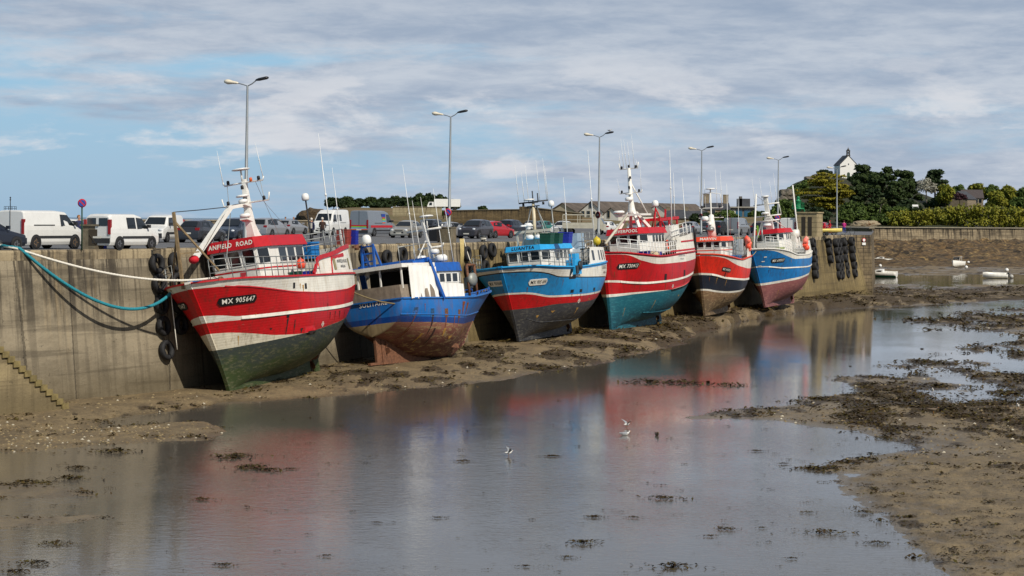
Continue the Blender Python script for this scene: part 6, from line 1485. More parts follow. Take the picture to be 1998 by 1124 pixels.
def vehicle(kind, pnt, px, py, heading, label, cat='car', Y=None, name=None, bump=None, rim=None, rearwin=True, trims=(), low=None, group='vehicles parked on the quay'):
    k = KIND[kind]; loc = ground(px, py, QZ) if Y is None else at(px, 0, Y); loc.z = QZ
    t = thing(name or ('parked_van' if cat == 'van' else 'parked_car'), label, cat, pose(loc, heading), group)
    st = k['st']; hw = k['W'] / 2; cl = .2
    def sec(s_): return s_[0], s_[1], s_[2], hw * s_[4], hw * s_[4] * s_[3]
    mb = MB(); rows = []
    for s_ in st:
        x, zb, zr, h0, h1 = sec(s_); half = [(h0 * .90, cl), (h0 * .985, cl + .18), (h0, min(zb * .8, zb - .05)), (h0 * .985, zb), (h1, max(zr - .07, zb + .004)), (h1 * .86, max(zr - .01, zb + .008)), (h1 * .45, zr + .012)]
        pts = half + [(-y, z) for y, z in reversed(half)]; rows.append([(x, y, z) for y, z in pts])
    n = len(rows[0]); vs = [p for r in rows for p in r]
    fs = [(i * n + j, i * n + (j + 1) % n, (i + 1) * n + (j + 1) % n, (i + 1) * n + j) for i in range(len(rows) - 1) for j in range(n)] + [tuple(range(n)), tuple(range((len(rows) - 1) * n, len(rows) * n))[::-1]]
    mb.add(vs, fs, smooth=False); bd = mb.build('body', pnt, t)
    bv = bd.modifiers.new('soft edges', 'BEVEL'); bv.width = .035; bv.segments = 2; bv.limit_method = 'ANGLE'; bv.angle_limit = R_(20)
    def yat(x, z):
        i = max(j for j in range(len(st) - 1) if st[j][0] >= x) if x < st[0][0] else 0
        a, b_ = sec(st[i]), sec(st[i + 1]); f = (a[0] - x) / max(1e-6, a[0] - b_[0]); zb, zr, h0, h1 = [a[q] + (b_[q] - a[q]) * f for q in (1, 2, 3, 4)]
        zr2 = max(zr - .07, zb + .004); u = min(1, max(0, (z - zb) / max(.01, zr2 - zb))); return h0 * .985 + (h1 - h0 * .985) * u
    for poly in k['sw']:
        for s_ in (1, -1):
            if not rearwin and poly is not k['sw'][0]: continue
            mb = MB(); cx_ = sum(p[0] for p in poly) / len(poly); cz_ = sum(p[1] for p in poly) / len(poly)
            big = [(cx_ + (x - cx_) * 1.07, cz_ + (z - cz_) * 1.09) for x, z in poly]
            mb.add([(x, s_ * (yat(x, z) + .012), z) for x, z in big], [tuple(range(len(poly)))], 1); mb.add([(x, s_ * (yat(x, z) + .018), z) for x, z in poly], [tuple(range(len(poly)))], 0)
            mb.build('side_window', [CARGLASS, BUMP], t, flip=False)
    def across(xa, xb, nm, f0=.9, lift=.014):
        ia = [s_ for s_ in st if abs(s_[0] - xa) < .08][0]; ib = [s_ for s_ in st if abs(s_[0] - xb) < .08][0]
        A, B_ = sec(ia), sec(ib); mb = MB(); lo = Vector((A[0], 0, A[2])); hi = Vector((B_[0], 0, B_[2] - .04)); nr = (hi - lo).normalized().cross(Vector((0, 1, 0)));
        if (nr.x < 0) == (xa > 0): nr = -nr
        lo2, hi2 = lo.lerp(hi, .1), lo.lerp(hi, .9); o_ = nr * (lift + .03)
        mb.add([lo2 + o_ + Vector((0, A[4] * f0, 0)), lo2 + o_ - Vector((0, A[4] * f0, 0)), hi2 + o_ - Vector((0, B_[4] * f0 * .92, 0)), hi2 + o_ + Vector((0, B_[4] * f0 * .92, 0))], [(0, 1, 2, 3)]); mb.build(nm, CARGLASS, t, flip=False)
    across(k['ws'][0], k['ws'][1], 'windscreen')
    if k['rw']: across(k['rw'][0], k['rw'][1], 'rear_window', .84)
    elif rearwin:
        x = st[-1][0]
        for s_ in (1, -1):
            mb = MB(); zt = st[-1][2]; zb = st[-1][1]; mb.box((x - .006, s_ * hw * .42, (zt + zb) / 2 + .02), (.02, hw * .62, (zt - zb) * .62)); mb.build('rear_window', CARGLASS, t)
    for x in k['wh']:
        for s_ in (1, -1):
            r = k['wr']; Rx = Matrix.Rotation(R_(90 * -s_), 3, 'X'); c = Vector((x, s_ * (hw - .10), r))
            mb = MB(); mb.lathe([(r * .62, .10), (r * .7, .125), (r * .94, .12), (r, .08), (r, -.10), (r * .9, -.12)], 20, c, M=Rx); w_ = mb.build('wheel', TYR, t)
            mb = MB(); mb.lathe([(.001, .095), (r * .15, .1), (r * .2, .085), (r * .52, .07), (r * .63, .105), (r * .64, .08)], 16, c, M=Rx)
            for q in range(5): a = q * 2 * math.pi / 5; mb.box(c + Rx @ Vector((math.cos(a) * r * .36, math.sin(a) * r * .36, .092)), (r * .1, .03, r * .5), rot=Matrix.Rotation(-a * -s_ * s_ + math.pi / 2, 3, 'Y'))
            mb.build('rim', rim or RIM, w_)
            mb = MB(); mb.lathe([(r * 1.0, .105), (r * 1.16, .112), (r * 1.16, .07)], 20, c + Vector((0, 0, .02)), M=Rx, smooth=False); mb.build('wheel_arch', BUMP, t)
    x0, x1 = st[0][0], st[-1][0]; bm_ = bump or pnt
    mb = MB(); mb.box((x0 - .06, 0, .45), (.2, k['W'] * .86, .30)); mb.build('front_bumper', bm_, t)
    mb = MB(); mb.box((x0 + .035, 0, .48), (.03, k['W'] * .5, .14)); mb.box((x0 - .03, 0, .66), (.06, k['W'] * .42, .07)); mb.build('grille', BUMP, t)
    mb = MB(); mb.box((x1 + .06, 0, .45), (.2, k['W'] * .9, .26)); mb.build('rear_bumper', bm_, t)
    for s_ in (1, -1):
        z = st[1][1] - .08; mb = MB(); mb.ball((st[1][0] + .0, s_ * hw * .7, z), .13, 10, 6, 0, (.9, 1.25, .75)); mb.build('headlight', HEAD, t)
        tall = k['H'] > 1.75; zt = 1.15 if tall else st[-2][1] - .08
        mb = MB(); mb.box((x1 + (.02 if tall else .1), s_ * hw * (.87 if tall else .76), zt), (.14, .15 if tall else .3, .75 if tall else .17)); mb.build('tail_light', TAIL, t)
        xm = k['sw'][0][0][0] - .1; zm = k['sw'][0][0][1] + .1; mb = MB(); mb.box((xm, s_ * (hw + .09), zm), (.12, .2, .16)); mb.build('mirror', BUMP if bump else pnt, t)
    mb = MB(); mb.box((x0 + .05, 0, .42), (.02, .5, .1)); mb.build('number_plate', NPLATE, t); mb = MB(); mb.box((x1 - .045, 0, .62), (.02, .5, .1)); mb.build('number_plate', NPLATE, t)
    if low:
        for s_ in (1, -1): mb = MB(); mb.box((0, s_ * (hw + .004), low), (k['L'] * .55, .03, .12)); mb.build('side_trim', BUMP, t)
    if k['H'] > 1.9:
        for s_ in (1, -1): mb = MB(); mb.box((-.9, s_ * (hw * .985 + .006), 1.22), (1.6, .02, .05)); mb.build('door_rail', BUMP, t)
        mb = MB(); mb.box((x1 - .008, 0, (st[-1][2] + .5) / 2 + .1), (.02, .025, st[-1][2] - .6)); mb.build('door_seam', BUMP, t)
    return t
vehicle('hatch', CB, -30, 488.4, 32, 'dark hatchback cut by the picture edge beside a white van', low=None)
vehicle('van', CW, 81, 485.4, 27, 'large white panel van with rusty wheels and tall red tail lamps', 'van', rearwin=False, rim=RIM_B, bump=BUMP, low=.62)
vehicle('hatch', CW, 150, 470, 100, 'white car half hidden behind the concrete switch box')
vehicle('smallvan', CW, 240, 486, 27, 'small white van with rear door windows and grey bumpers', 'van', bump=BUMP, low=.62)
vehicle('kangoo', CW, 315, 472.5, 190, 'white delivery van facing the camera with dark bumper', 'van', rearwin=False, bump=BUMP, low=.62)
vehicle('hatch', CG, 394, 473, 18, 'small dark grey hatchback seen from behind next to a white delivery van')
vehicle('mpv', CB2, 458, 470, 192, 'slate blue people carrier facing the camera behind the red trawler mast')
vehicle('mpv', CS, 527, 463, 20, 'silver estate seen from behind above the red wheelhouse')
vehicle('hatch', CS, 570, 457, 22, 'silver hatchback beyond the silver estate')
vehicle('bus', CW, 645, 459, 196, 'high roofed white minibus facing the camera', 'van', bump=CW)
sp = vehicle('sprinter', paint('van grey', '#7f858c', .3), 728, 461, 22, 'grey panel van with red stripe and coloured adverts', 'van', rearwin=False, bump=BUMP, low=.55)
mb = MB()
for s_ in (-1,): mb.box((-.2, s_ * 1.002, .92), (4.6, .02, .2)); 
mb.build('red_stripe', S_RED, sp)
for z, m_, h in ((1.95, S_BLUE, .26), (1.72, S_RED, .1), (1.56, mat('advert lime', '#8db52a'), .16), (1.4, mat('advert sky', '#4aa8c8'), .1), (1.26, mat('advert coral', '#d0604a'), .1)):
    mb = MB(); mb.box((.25, -1.0 + max(0, (z - 1.32)) * .1, z), (.78 if z > 1.8 else .6, .03, h)); mb.build('advert_panel', m_, sp)
for z, m_ in ((1.0, S_RED), (.88, MATS['advert lime']), (.76, MATS['advert sky']), (.66, MATS['advert coral'])):
    mb = MB(); mb.box((-2.965, 0, z), (.02, 1.7, .1)); mb.build('advert_panel', m_, sp)
vehicle('hatch', CBE, 793, 464, 196, 'beige silver hatchback facing the camera beside the grey van')
vehicle('suv', CG, 838, 458, 200, 'dark off roader with grey roof behind the tilted mast')
vehicle('coupe', CS, 884, 464, 48, 'silver saloon passing behind the concrete pillar')
vehicle('suv', paint('graphite', '#3d3b40', .3), 928, 465.5, 200, 'graphite crossover facing the camera beside a red hatchback')
vehicle('hatch', CR, 966, 464.5, 32, 'bright red hatchback beside the graphite crossover')
vehicle('suv', CB, 1000, 460, 24, 'blue black estate with roof rack seen from behind')
vehicle('hatch', CK, 1036, 456, 195, 'black hatchback hidden behind the mast of the cyan boat')
vehicle('hatch', CT, 1064, 455, 30, 'teal hatchback behind the mast of the cyan boat')
vehicle('hatch', CW, 1097, 457.5, 197, 'white hatchback facing the camera above the dark green tubs')
vehicle('hatch', CW, 1186, 457, 22, 'white hatchback seen from behind near the red wheelhouse roof')
for (kd, pt, px, py, hd, lb, ct) in (('hatch', CS, 1350, 457, 20, 'silver car between two masts beyond the boat with teal bottom', 'car'), ('suv', CK, 1404, 459, 25, 'black off roader above the small orange boat', 'car'), ('hatch', CG, 1378, 456, 195, 'dark grey car behind the mast of the small orange boat', 'car'), ('van', paint('van silver', '#8d9194', .4), 1438, 459, 22, 'silver grey van above the bunch of orange floats', 'van'),
        ('hatch', CB, 1484, 455, 24, 'blue black car behind the bow pole of the blue boat', 'car'), ('hatch', CB2, 1516, 456, 200, 'slate car at the foot of the lamp behind the blue boat', 'car'), ('van', CW, 1549, 461, 24, 'white van beside the small stone hut', 'van'), ('hatch', CR, 1606, 455.5, 22, 'red car parked past the stone hut', 'car'), ('hatch', CG, 1300, 455, 25, 'dark car behind the red net gantry', 'car'), ('hatch', CS, 1240, 454, 195, 'silver car behind the white mast tripod', 'car'),
        ('hatch', CG, 345, 458, 20, 'dark car behind the white delivery van', 'car'), ('hatch', CK, 702, 450, 195, 'black car far behind the grey van', 'car')):
    vehicle(kd, pt, px, py, hd, lb, ct, rearwin=kd != 'van')
# flat-bed truck with a cream rack
tr = thing('flatbed_truck', 'cream flatbed truck with a high rack over its bed', 'truck', pose(ground(1140, 458, QZ), 100), 'vehicles parked on the quay')
CREAM = mat('cream truck paint', '#b9b4a2', .5, var=.1)
mb = MB(); mb.box((-.6, 0, .85), (3.4, 1.9, .3)); mb.box((-.6, -.93, 1.15), (3.4, .06, .35)); mb.box((-.6, .93, 1.15), (3.4, .06, .35)); mb.build('flat_bed', CREAM, tr)
mb = MB(); mb.extrude([(1.15, -.9, .5), (2.35, -.9, .5), (2.3, -.9, 1.15), (1.85, -.9, 1.9), (1.15, -.9, 1.95)], (0, 1.8, 0)); mb.build('cab', CREAM, tr)
mb = MB(); mb.add([(2.29, -.75, 1.22), (2.29, .75, 1.22), (1.9, .7, 1.84), (1.9, -.7, 1.84)], [(0, 1, 2, 3)]); mb.build('windscreen', CARGLASS, tr, flip=False)
mb = MB()
for x in (-2.25, -.6, 1.0):
    for y in (-.9, .9): mb.bar((x, y, 1.0), (x, y, 2.2), .06, .06)
    mb.bar((x, -.9, 2.2), (x, .9, 2.2), .06, .06)
for y in (-.9, .9): mb.bar((-2.25, y, 2.2), (1.0, y, 2.2), .07, .1); mb.bar((-2.25, y, 1.65), (1.0, y, 1.65), .05, .05)
mb.build('rack', CREAM, tr)
for x in (1.7, -1.5):
    for s_ in (1, -1): mb = MB(); mb.lathe([(.2, .1), (.34, .1), (.36, .05), (.36, -.1), (.3, -.12)], 18, (x, s_ * .85, .36), M=Matrix.Rotation(R_(90 * -s_), 3, 'X')); mb.build('wheel', TYR, tr)

# ------------------------------------------------------------------ things standing on the quay
CONC = mat('stained concrete', '#6f6755', .9, var=.25, scale=3, streak=.5, streak_col='#6b4a1c', bump=.4)
t = thing('switch_box', 'concrete switch box with a dark niche beside the green sign post', 'switch box', pose(ground(181, 486.5, QZ), 20))
mb = MB(); mb.box((0, 0, .6), (.55, .98, 1.2)); mb.box((-.02, 0, 1.23), (.66, 1.1, .09)); mb.build('block', CONC, t); mb = MB(); mb.box((-.28, -.2, .62), (.03, .5, .8)); mb.bar((-.3, -.4, .25), (-.3, 0, .75), .04, .04); mb.build('niche', mat('dark niche', '#3b3428', .9), t)
o = tub(ground(203, 485.2, QZ), (.3, .3, .3), MATS['royal blue plastic'], 'small royal blue bucket at the foot of the concrete switch box', Matrix(), cat='bucket', name='bucket', ribs=1)
t = thing('concrete_pillar', 'squat square concrete pillar at the foot of the lamp post', 'pillar', pose(ground(872, 473, QZ), 22)); mb = MB(); mb.box((0, 0, .52), (.9, 1.05, 1.04)); mb.build('block', CONC, t); mb = MB(); mb.box((0, 0, 1.06), (.98, 1.13, .06)); mb.build('cap', CONC, t)
t = thing('litter_bin', 'black lidded wheelie bin beside the concrete pillar', 'bin', pose(ground(848, 473, QZ), 200)); mb = MB(); mb.extrude([(-.3, -.3, .08), (.28, -.3, .08), (.36, -.3, 1.1), (-.36, -.3, 1.1)], (0, .6, 0)); mb.build('body', BLACK, t); mb = MB(); mb.box((0, 0, 1.14), (.78, .66, .08)); mb.build('lid', BLACK, t)
for i, (px, py, sz, m_, lab, k_) in enumerate(((671, 478, (.75, .6, .5), mat('brick red plastic', '#8e3a2e', .6), 'brick red fish crate stack behind the red trawler stern', 2), (690, 478, (.5, .4, .19), MATS['royal blue plastic'], 'royal blue fish crate stacked at the quay edge', 5), (684, 473, (.7, .5, .3), MATS['dark green plastic'], 'dark green crate', 1))):
    base = ground(px, py, QZ)
    nm = ['bottom', 'second', 'third', 'fourth', 'top']
    for j in range(k_): tub(base + Vector((0, 0, j * sz[2] * .93 + .01)), sz, m_, (lab + (f', {nm[j] if j < k_ - 1 else "top"} of its stack' if k_ > 1 else ' between the red and the blue crates')), Matrix(), rot=-.4, cat='crate', name='fish_crate', group='fish crates on the quay')
for (px, py, sz, m_, lab) in ((1080, 477, (.8, .75, .74), MATS['dark green plastic'], 'tall dark green tub at the quay edge above the cyan boat'), (1097, 476, (.8, .75, .74), MATS['dark green plastic'], 'dark green tub between another green tub and a blue one'), (1116, 475, (.8, .75, .78), MATS['royal blue plastic'], 'royal blue tub at the quay edge above the cyan boat')):
    tub(ground(px, py, QZ) + Vector((-.4, 1.4, 0)), sz, m_, lab, Matrix(), rot=-.4, cat='tub', name='quay_tub')
for (px, py, lab) in ((407, 484.5, 'bollard hidden behind the bow rail of the red trawler'), (943, 473, 'white topped bollard above the bow of the cyan boat')): bollard(ground(px, py, QZ), lab)

# ------------------------------------------------------------------ people
def person(loc, heading, label, top, legs, hair=None, hgt=1.7, arm=(.1, .1), sit=False, skin='#b98a6e', bag=None):
    t = thing('person', label, 'person', pose(loc, heading))
    k = hgt / 1.75
    J = [((0, 0, .95), .145), ((0, 0, 1.15), .14), ((0, 0, 1.38), .165), ((0, 0, 1.5), .065), ((.02, 0, 1.56), .06), ((.02, 0, 1.66), .095), ((.01, 0, 1.74), .07)]
    E = [(i, i + 1) for i in range(6)]
    for s_ in (1, -1):
        b = len(J)
        if sit: J += [((.03, s_ * .1, .9), .12), ((.42, s_ * .17, .85), .085), ((.4, s_ * .17, .45), .06), ((.42, s_ * .17, .06), .05), ((.58, s_ * .18, .03), .04)]
        else: J += [((0, s_ * .1, .86), .12), ((.02, s_ * .11, .48), .075), ((-.02, s_ * .11, .1), .052), ((.0, s_ * .11, .05), .05), ((.16, s_ * .13, .035), .04)]
        E += [(0, b), (b, b + 1), (b + 1, b + 2), (b + 2, b + 3), (b + 3, b + 4)]
        b = len(J); a = arm[0 if s_ == 1 else 1]
        J += [((0, s_ * .2, 1.4), .07), ((.12 * a, s_ * .26, 1.13), .052), ((.12 * a + .26 * a, s_ * (.24 - .06 * a), .9 + .28 * a), .04), ((.18 * a + .3 * a, s_ * (.23 - .07 * a), .82 + .34 * a), .04)]
        E += [(2, b), (b, b + 1), (b + 1, b + 2), (b + 2, b + 3)]
    me = bpy.data.meshes.new('body'); me.from_pydata([tuple(c * k for c in j[0]) for j in J], E, [])
    o = bpy.data.objects.new('body', me); COL.objects.link(o); o.parent = t
    sk = o.modifiers.new('skin', 'SKIN'); sk.use_smooth_shade = True
    for i, j in enumerate(J): me.skin_vertices[0].data[i].radius = (j[1] * k * .92, j[1] * k)
    me.skin_vertices[0].data[0].use_root = True
    o.modifiers.new('round', 'SUBSURF').levels = 1
    dg = bpy.context.evaluated_depsgraph_get(); m2 = bpy.data.meshes.new_from_object(o.evaluated_get(dg)); o.modifiers.clear(); o.data = m2
    sm = mat('skin ' + skin, skin, .55)
    m2.materials.clear()
    for m_ in (top, legs, sm, BLACK): m2.materials.append(m_)
    for p_ in m2.polygons:
        c = p_.center / k; r = math.hypot(c.x, c.y)
        p_.material_index = 2 if c.z > 1.5 else (0 if c.z > .93 or abs(c.y) > .21 and c.z > .8 else (1 if c.z > .1 else 3))
        if abs(c.y) > .19 and .74 < c.z < .88 and arm[0] < .5: p_.material_index = 2
        p_.use_smooth = True
    mb = MB(); h0 = Vector((0, 0, 1.69)) * k; mb.ball(h0 + Vector((-.015, 0, .02)), .112 * k, 12, 8, 0, (1.0, .95, 1.0))
    for i in range(len(mb.v)):          # open the face
        v = Vector(mb.v[i]) - h0
        if v.x > .02 and v.z < .03: mb.v[i] = tuple(h0 + Vector((v.x * .55, v.y * .8, v.z)))
    mb.build('hair', hair or mat('brown hair', '#3a2a1c', .8), t)
    mb = MB(); mb.ball(h0 + Vector((.105 * k, 0, -.03)), .018 * k, 6, 4, 0, (1, .8, 1.3)); mb.build('nose', sm, t)
    if bag: mb = MB(); mb.box((-.2 * k, 0, 1.2 * k), (.16, .28, .4)); mb.build('backpack', bag, t)
    return t
cl = lambda n, c: mat('cloth ' + n, c, .85, var=.15, scale=8)
WHAIR = mat('white hair', '#c9c3b8', .8)
person(ground(608, 470, QZ), 30, 'white haired person in navy with a pale backpack, seen from behind near the minibus', cl('navy', '#22264a'), cl('dark trousers', '#24252c'), WHAIR, 1.62, bag=cl('pale bag', '#a9a49a'))
person(ground(629, 470, QZ), 10, 'white haired person in brown jacket in front of the white minibus', cl('brown', '#3a2720'), cl('dark trousers', '#24252c'), WHAIR, 1.66, (.5, .5))
person(ground(557, 455, QZ), 190, 'dark haired person in black standing behind the silver hatchback', cl('black', '#17171b'), cl('dark trousers', '#24252c'), None, 1.72)
person(ground(573, 455, QZ), 185, 'bald person in black beside the rocks behind the silver hatchback', cl('black', '#17171b'), cl('dark trousers', '#24252c'), mat('short grey hair', '#8d6a55', .8), 1.72)
person(ground(154, 480, QZ), 140, 'tan haired person in navy behind the concrete switch box', cl('navy', '#22264a'), cl('dark trousers', '#24252c'), mat('tan hair', '#8a6038', .8), 1.7, (.9, .1))
person(ground(1647, 457.5, QZ), 20, 'person in pink jacket and blue trousers beside a bicycle on the pier end', cl('pink', '#c0297a'), cl('blue', '#27408f'), cl('dark red hat', '#5a1a2a'), 1.7, (.5, .6))
pb = ground(1619, 459, QZ); person(pb + Vector((0, 0, 0)), 250, 'person in red jacket seated on a motorcycle past the stone hut', cl('red', '#b31a24'), cl('dark trousers', '#24252c'), cl('red helmet', '#9a1822'), 1.7, (.9, .9), sit=True)
def bike(loc, heading, motor, label):
    t = thing('motorcycle' if motor else 'bicycle', label, 'motorcycle' if motor else 'bicycle', pose(loc, heading)); r = .32
    for x in (.6, -.55):
        mb = MB(); mb.tube([(x + r * math.cos(a), 0, r + r * math.sin(a)) for a in [2 * math.pi * i / 18 for i in range(18)]], .07 if motor else .025, 6, closed=True)
        w_ = mb.build('wheel', BLACK, t); mb = MB()
        for i in range(6): a = i * math.pi / 6; mb.bar((x - r * math.cos(a), 0, r - r * math.sin(a)), (x + r * math.cos(a), 0, r + r * math.sin(a)), .012, .012)
        mb.build('spokes', STEEL, w_)
    fm = DARK_STEEL; mb = MB()
    for a, b in (((-.55, 0, r), (-.1, 0, .3)), ((-.1, 0, .3), (.4, 0, .8)), ((-.55, 0, r), (-.2, 0, .78)), ((-.2, 0, .78), (.4, 0, .8)), ((-.1, 0, .3), (-.22, 0, .85)), ((.4, 0, .95), (.6, 0, r))): mb.tube([a, b], .05 if motor else .02, 6)
    mb.build('frame', fm, t); mb = MB(); mb.tube([(.36, -.3, 1.05), (.42, 0, .98), (.36, .3, 1.05)], .02, 6); mb.build('handlebar', STEEL, t)
    mb = MB(); mb.ball((-.22, 0, .86), .1, 8, 5, 0, (3.0 if motor else 1.4, 1.2, .5)); mb.build('saddle', BLACK, t)
    if motor: mb = MB(); mb.ball((.12, 0, .8), .2, 10, 6, 0, (1.4, .8, .8)); mb.box((0, 0, .42), (.45, .3, .35)); mb.build('tank_and_engine', S_RED, t)
bike(pb, 250, True, 'red and black motorcycle carrying a person in red'); bike(ground(1654, 458.5, QZ), 75, False, 'bicycle beside the person in pink')
def dinghy(loc, heading, L, W, Hh, m_, label, cabin=False, tarp=None, inner=None, roll=0.0, motor=True, low=None, console=False, cat='boat'):
    t = thing('small_boat', label, cat, pose(loc, heading) @ Matrix.Rotation(roll, 4, 'X'))
    rows = []; N = 14
    def hb(u): return W / 2 * min(1, (1 - max(0, (u - .45) / .55) ** 2.2)) * (.86 + .14 * min(1, u * 3))
    for i in range(N + 1):
        u = i / N; x = -L / 2 + L * u; b_ = max(.02, hb(u)); zs = Hh * (1 + .25 * u * u); zk = .3 * Hh * max(0, (u - .7) / .3) ** 2
        rows.append([(x, 0, zk), (x, b_ * .62, zk + .12 * Hh), (x, b_ * .86, zk + .45 * (zs - zk)), (x, b_, zs), (x, b_ - .07, zs), (x, (b_ - .07) * .8, Hh * .35)])
    mb = MB(); mb.grid(rows[:], 0); mb.grid([[(p[0], -p[1], p[2]) for p in r] for r in rows], 0)
    mb.add(rows[0][:5] + [(p[0], -p[1], p[2]) for p in rows[0][4:0:-1]], [tuple(range(9))])
    if low:
        pass
    hull = mb.build('hull', m_, t, merge=.004)
    if low:
        lo = MB(); rw = [[(p[0], p[1] * 1.01 + .004, p[2] - .004) for p in r[:3]] for r in rows]; lo.grid(rw); lo.grid([[(p[0], -p[1], p[2]) for p in r] for r in rw]); lo.build('bottom_paint', low, hull)
    mb = MB(); dz = .8 if cabin or tarp else .35
    mb.grid([[(r[0][0], -(r[4][1]) * .97, Hh * dz), (r[0][0], 0, Hh * (dz + (.06 if tarp else 0))), (r[0][0], r[4][1] * .97, Hh * dz)] for r in rows], smooth=False); mb.build('deck', inner or m_, t)
    if cabin:
        w2 = W * .34; mb = MB(); mb.extrude([(-.05 * L, -w2, Hh * .8), (.32 * L, -w2, Hh * .9), (.24 * L, -w2, Hh * 1.3), (.1 * L, -w2, Hh * 1.45), (-.05 * L, -w2, Hh * 1.45)], (0, 2 * w2, 0)); cb_ = mb.build('cabin', WHITE_CLEAN, t)
        for s_ in (1, -1): mb = MB(); mb.add([(.0, s_ * (w2 + .01), Hh * 1.08), (.2 * L, s_ * (w2 + .01), Hh * 1.08), (.1 * L, s_ * (w2 + .01), Hh * 1.34), (0, s_ * (w2 + .01), Hh * 1.34)], [(0, 1, 2, 3)]); mb.build('window', GLASS, cb_, flip=False)
        mb = MB(); mb.add([(.245 * L + .02, -w2 * .8, Hh * 1.28), (.245 * L + .02, w2 * .8, Hh * 1.28), (.305 * L + .02, w2 * .8, Hh * .98), (.305 * L + .02, -w2 * .8, Hh * .98)], [(0, 1, 2, 3)]); mb.build('window', GLASS, cb_, flip=False)
    if console:
        w2 = W * .33; mb = MB()
        for y in (-w2, w2):
            mb.bar((.12 * L, y, Hh * .8), (.02 * L, y, Hh * 1.75), .05, .05); mb.bar((-.16 * L, y, Hh * .8), (-.14 * L, y, Hh * 1.75), .05, .05)
        mb.box((-.06 * L, 0, Hh * 1.78), (.26 * L, w2 * 2.2, .06)); mb.build('hard_top', WHITE_CLEAN, t)
        mb = MB(); mb.add([(.13 * L, -w2, Hh * 1.35), (.13 * L, w2, Hh * 1.35), (.05 * L, w2, Hh * 1.72), (.05 * L, -w2, Hh * 1.72)], [(0, 1, 2, 3)]); mb.build('windscreen', GLASS, t, flip=False)
        mb = MB(); mb.tube([(.15 * L, -W * .4, Hh * 1.05), (.3 * L, -W * .36, Hh * 1.4), (.49 * L, 0, Hh * 1.55), (.3 * L, W * .36, Hh * 1.4), (.15 * L, W * .4, Hh * 1.05)], .025, 5); mb.build('bow_rail', STEEL, t)
    if motor: mb = MB(); mb.box((-L / 2 - .15, 0, Hh * .95), (.28, .26, .42)); mb.bar((-L / 2 - .15, 0, .1), (-L / 2 - .15, 0, Hh * .8), .12, .12); mb.build('outboard_motor', DARK_STEEL, t)
    return t
dinghy(ground(1617, 460, QZ) + Vector((0, 0, .35)), 70, 3.4, 1.2, .42, mat('pale yellow hull', '#d8c56a'), 'yellow and white dinghy on a trailer at the pier end', motor=False, inner=WHITE)
mb = MB(); 
t = thing('boat_trailer', 'low trailer under the yellow dinghy at the pier end', 'trailer', pose(ground(1617, 460, QZ), 70)); mb.bar((-1.4, 0, .3), (2.2, 0, .3), .08, .08); mb.bar((-.6, -.6, .3), (-.6, .6, .3), .08, .08); mb.build('frame', STEEL, t)
for s_ in (1, -1): mb = MB(); mb.lathe([(.12, .06), (.24, .06), (.24, -.06)], 14, (-.6, s_ * .62, .24), M=Matrix.Rotation(R_(90 * -s_), 3, 'X')); mb.build('wheel', TYR, t)
# stone hut and green harbour light at the pier end
t = thing('stone_hut', 'small flat roofed hut of pale stone blocks at the pier end', 'hut', pose(ground(1580, 461.5, QZ), 205))
HUT = mat('hut stone', '#9c8d6b', .9, var=.2, scale=1.5, streak=.35, bump=.5)
mb = MB(); mb.box((0, 0, 1.25), (2.2, 2.2, 2.5))
for z in (.5, 1.0, 1.5, 2.0): mb.box((0, 0, z), (2.216, 2.216, .03), 1)
mb.build('wall', [HUT, mat('hut joint', '#5e5440', .9)], t); mb = MB(); mb.box((0, 0, 2.56), (2.4, 2.4, .14)); mb.build('roof_slab', HUT, t)
for y in (-.35, .35): mb = MB(); mb.box((1.1, y, 1.1), (.06, .42, 2.0)); mb.build('doorway', mat('dark doorway', '#2f2a22', .9), t)
GRN = mat('harbour light green', '#0f7a4a', .45); p = at(1557, 440, 262); p.z = QZ
t = thing('harbour_light', 'green harbour light on a white column behind the stone hut', 'harbour light', Matrix.Translation(p)); mb = MB(); mb.lathe([(.32, 0), (.3, 2.6)], 14); mb.build('column', WHITE, t)
mb = MB(); mb.lathe([(.38, 2.6), (.38, 3.1), (.75, 3.15), (.78, 3.3), (.36, 3.32), (.33, 4.1), (.42, 4.15), (.42, 4.25), (.2, 4.3), (.2, 4.6), (.26, 4.65), (.001, 4.85)], 16); mb.build('lantern_tower', GRN, t)
mb = MB()
for a in range(8): mb.tube([(.74 * math.cos(a * .785), .74 * math.sin(a * .785), 3.25), (.74 * math.cos(a * .785), .74 * math.sin(a * .785), 3.95)], .03, 4)
mb.tube([(.74 * math.cos(a * .524), .74 * math.sin(a * .524), 3.95) for a in range(12)], .03, 4, closed=True); mb.build('gallery_rail', GRN, t)
mb = MB()
for y in (-.2, .2): mb.bar((.9, y, 0), (.8, y, 3.2), .05, .05)
for i in range(9): mb.bar((.89 - .01 * i, -.2, .3 + .33 * i), (.89 - .01 * i, .2, .3 + .33 * i), .03, .03)
mb.build('ladder', GRN, t)
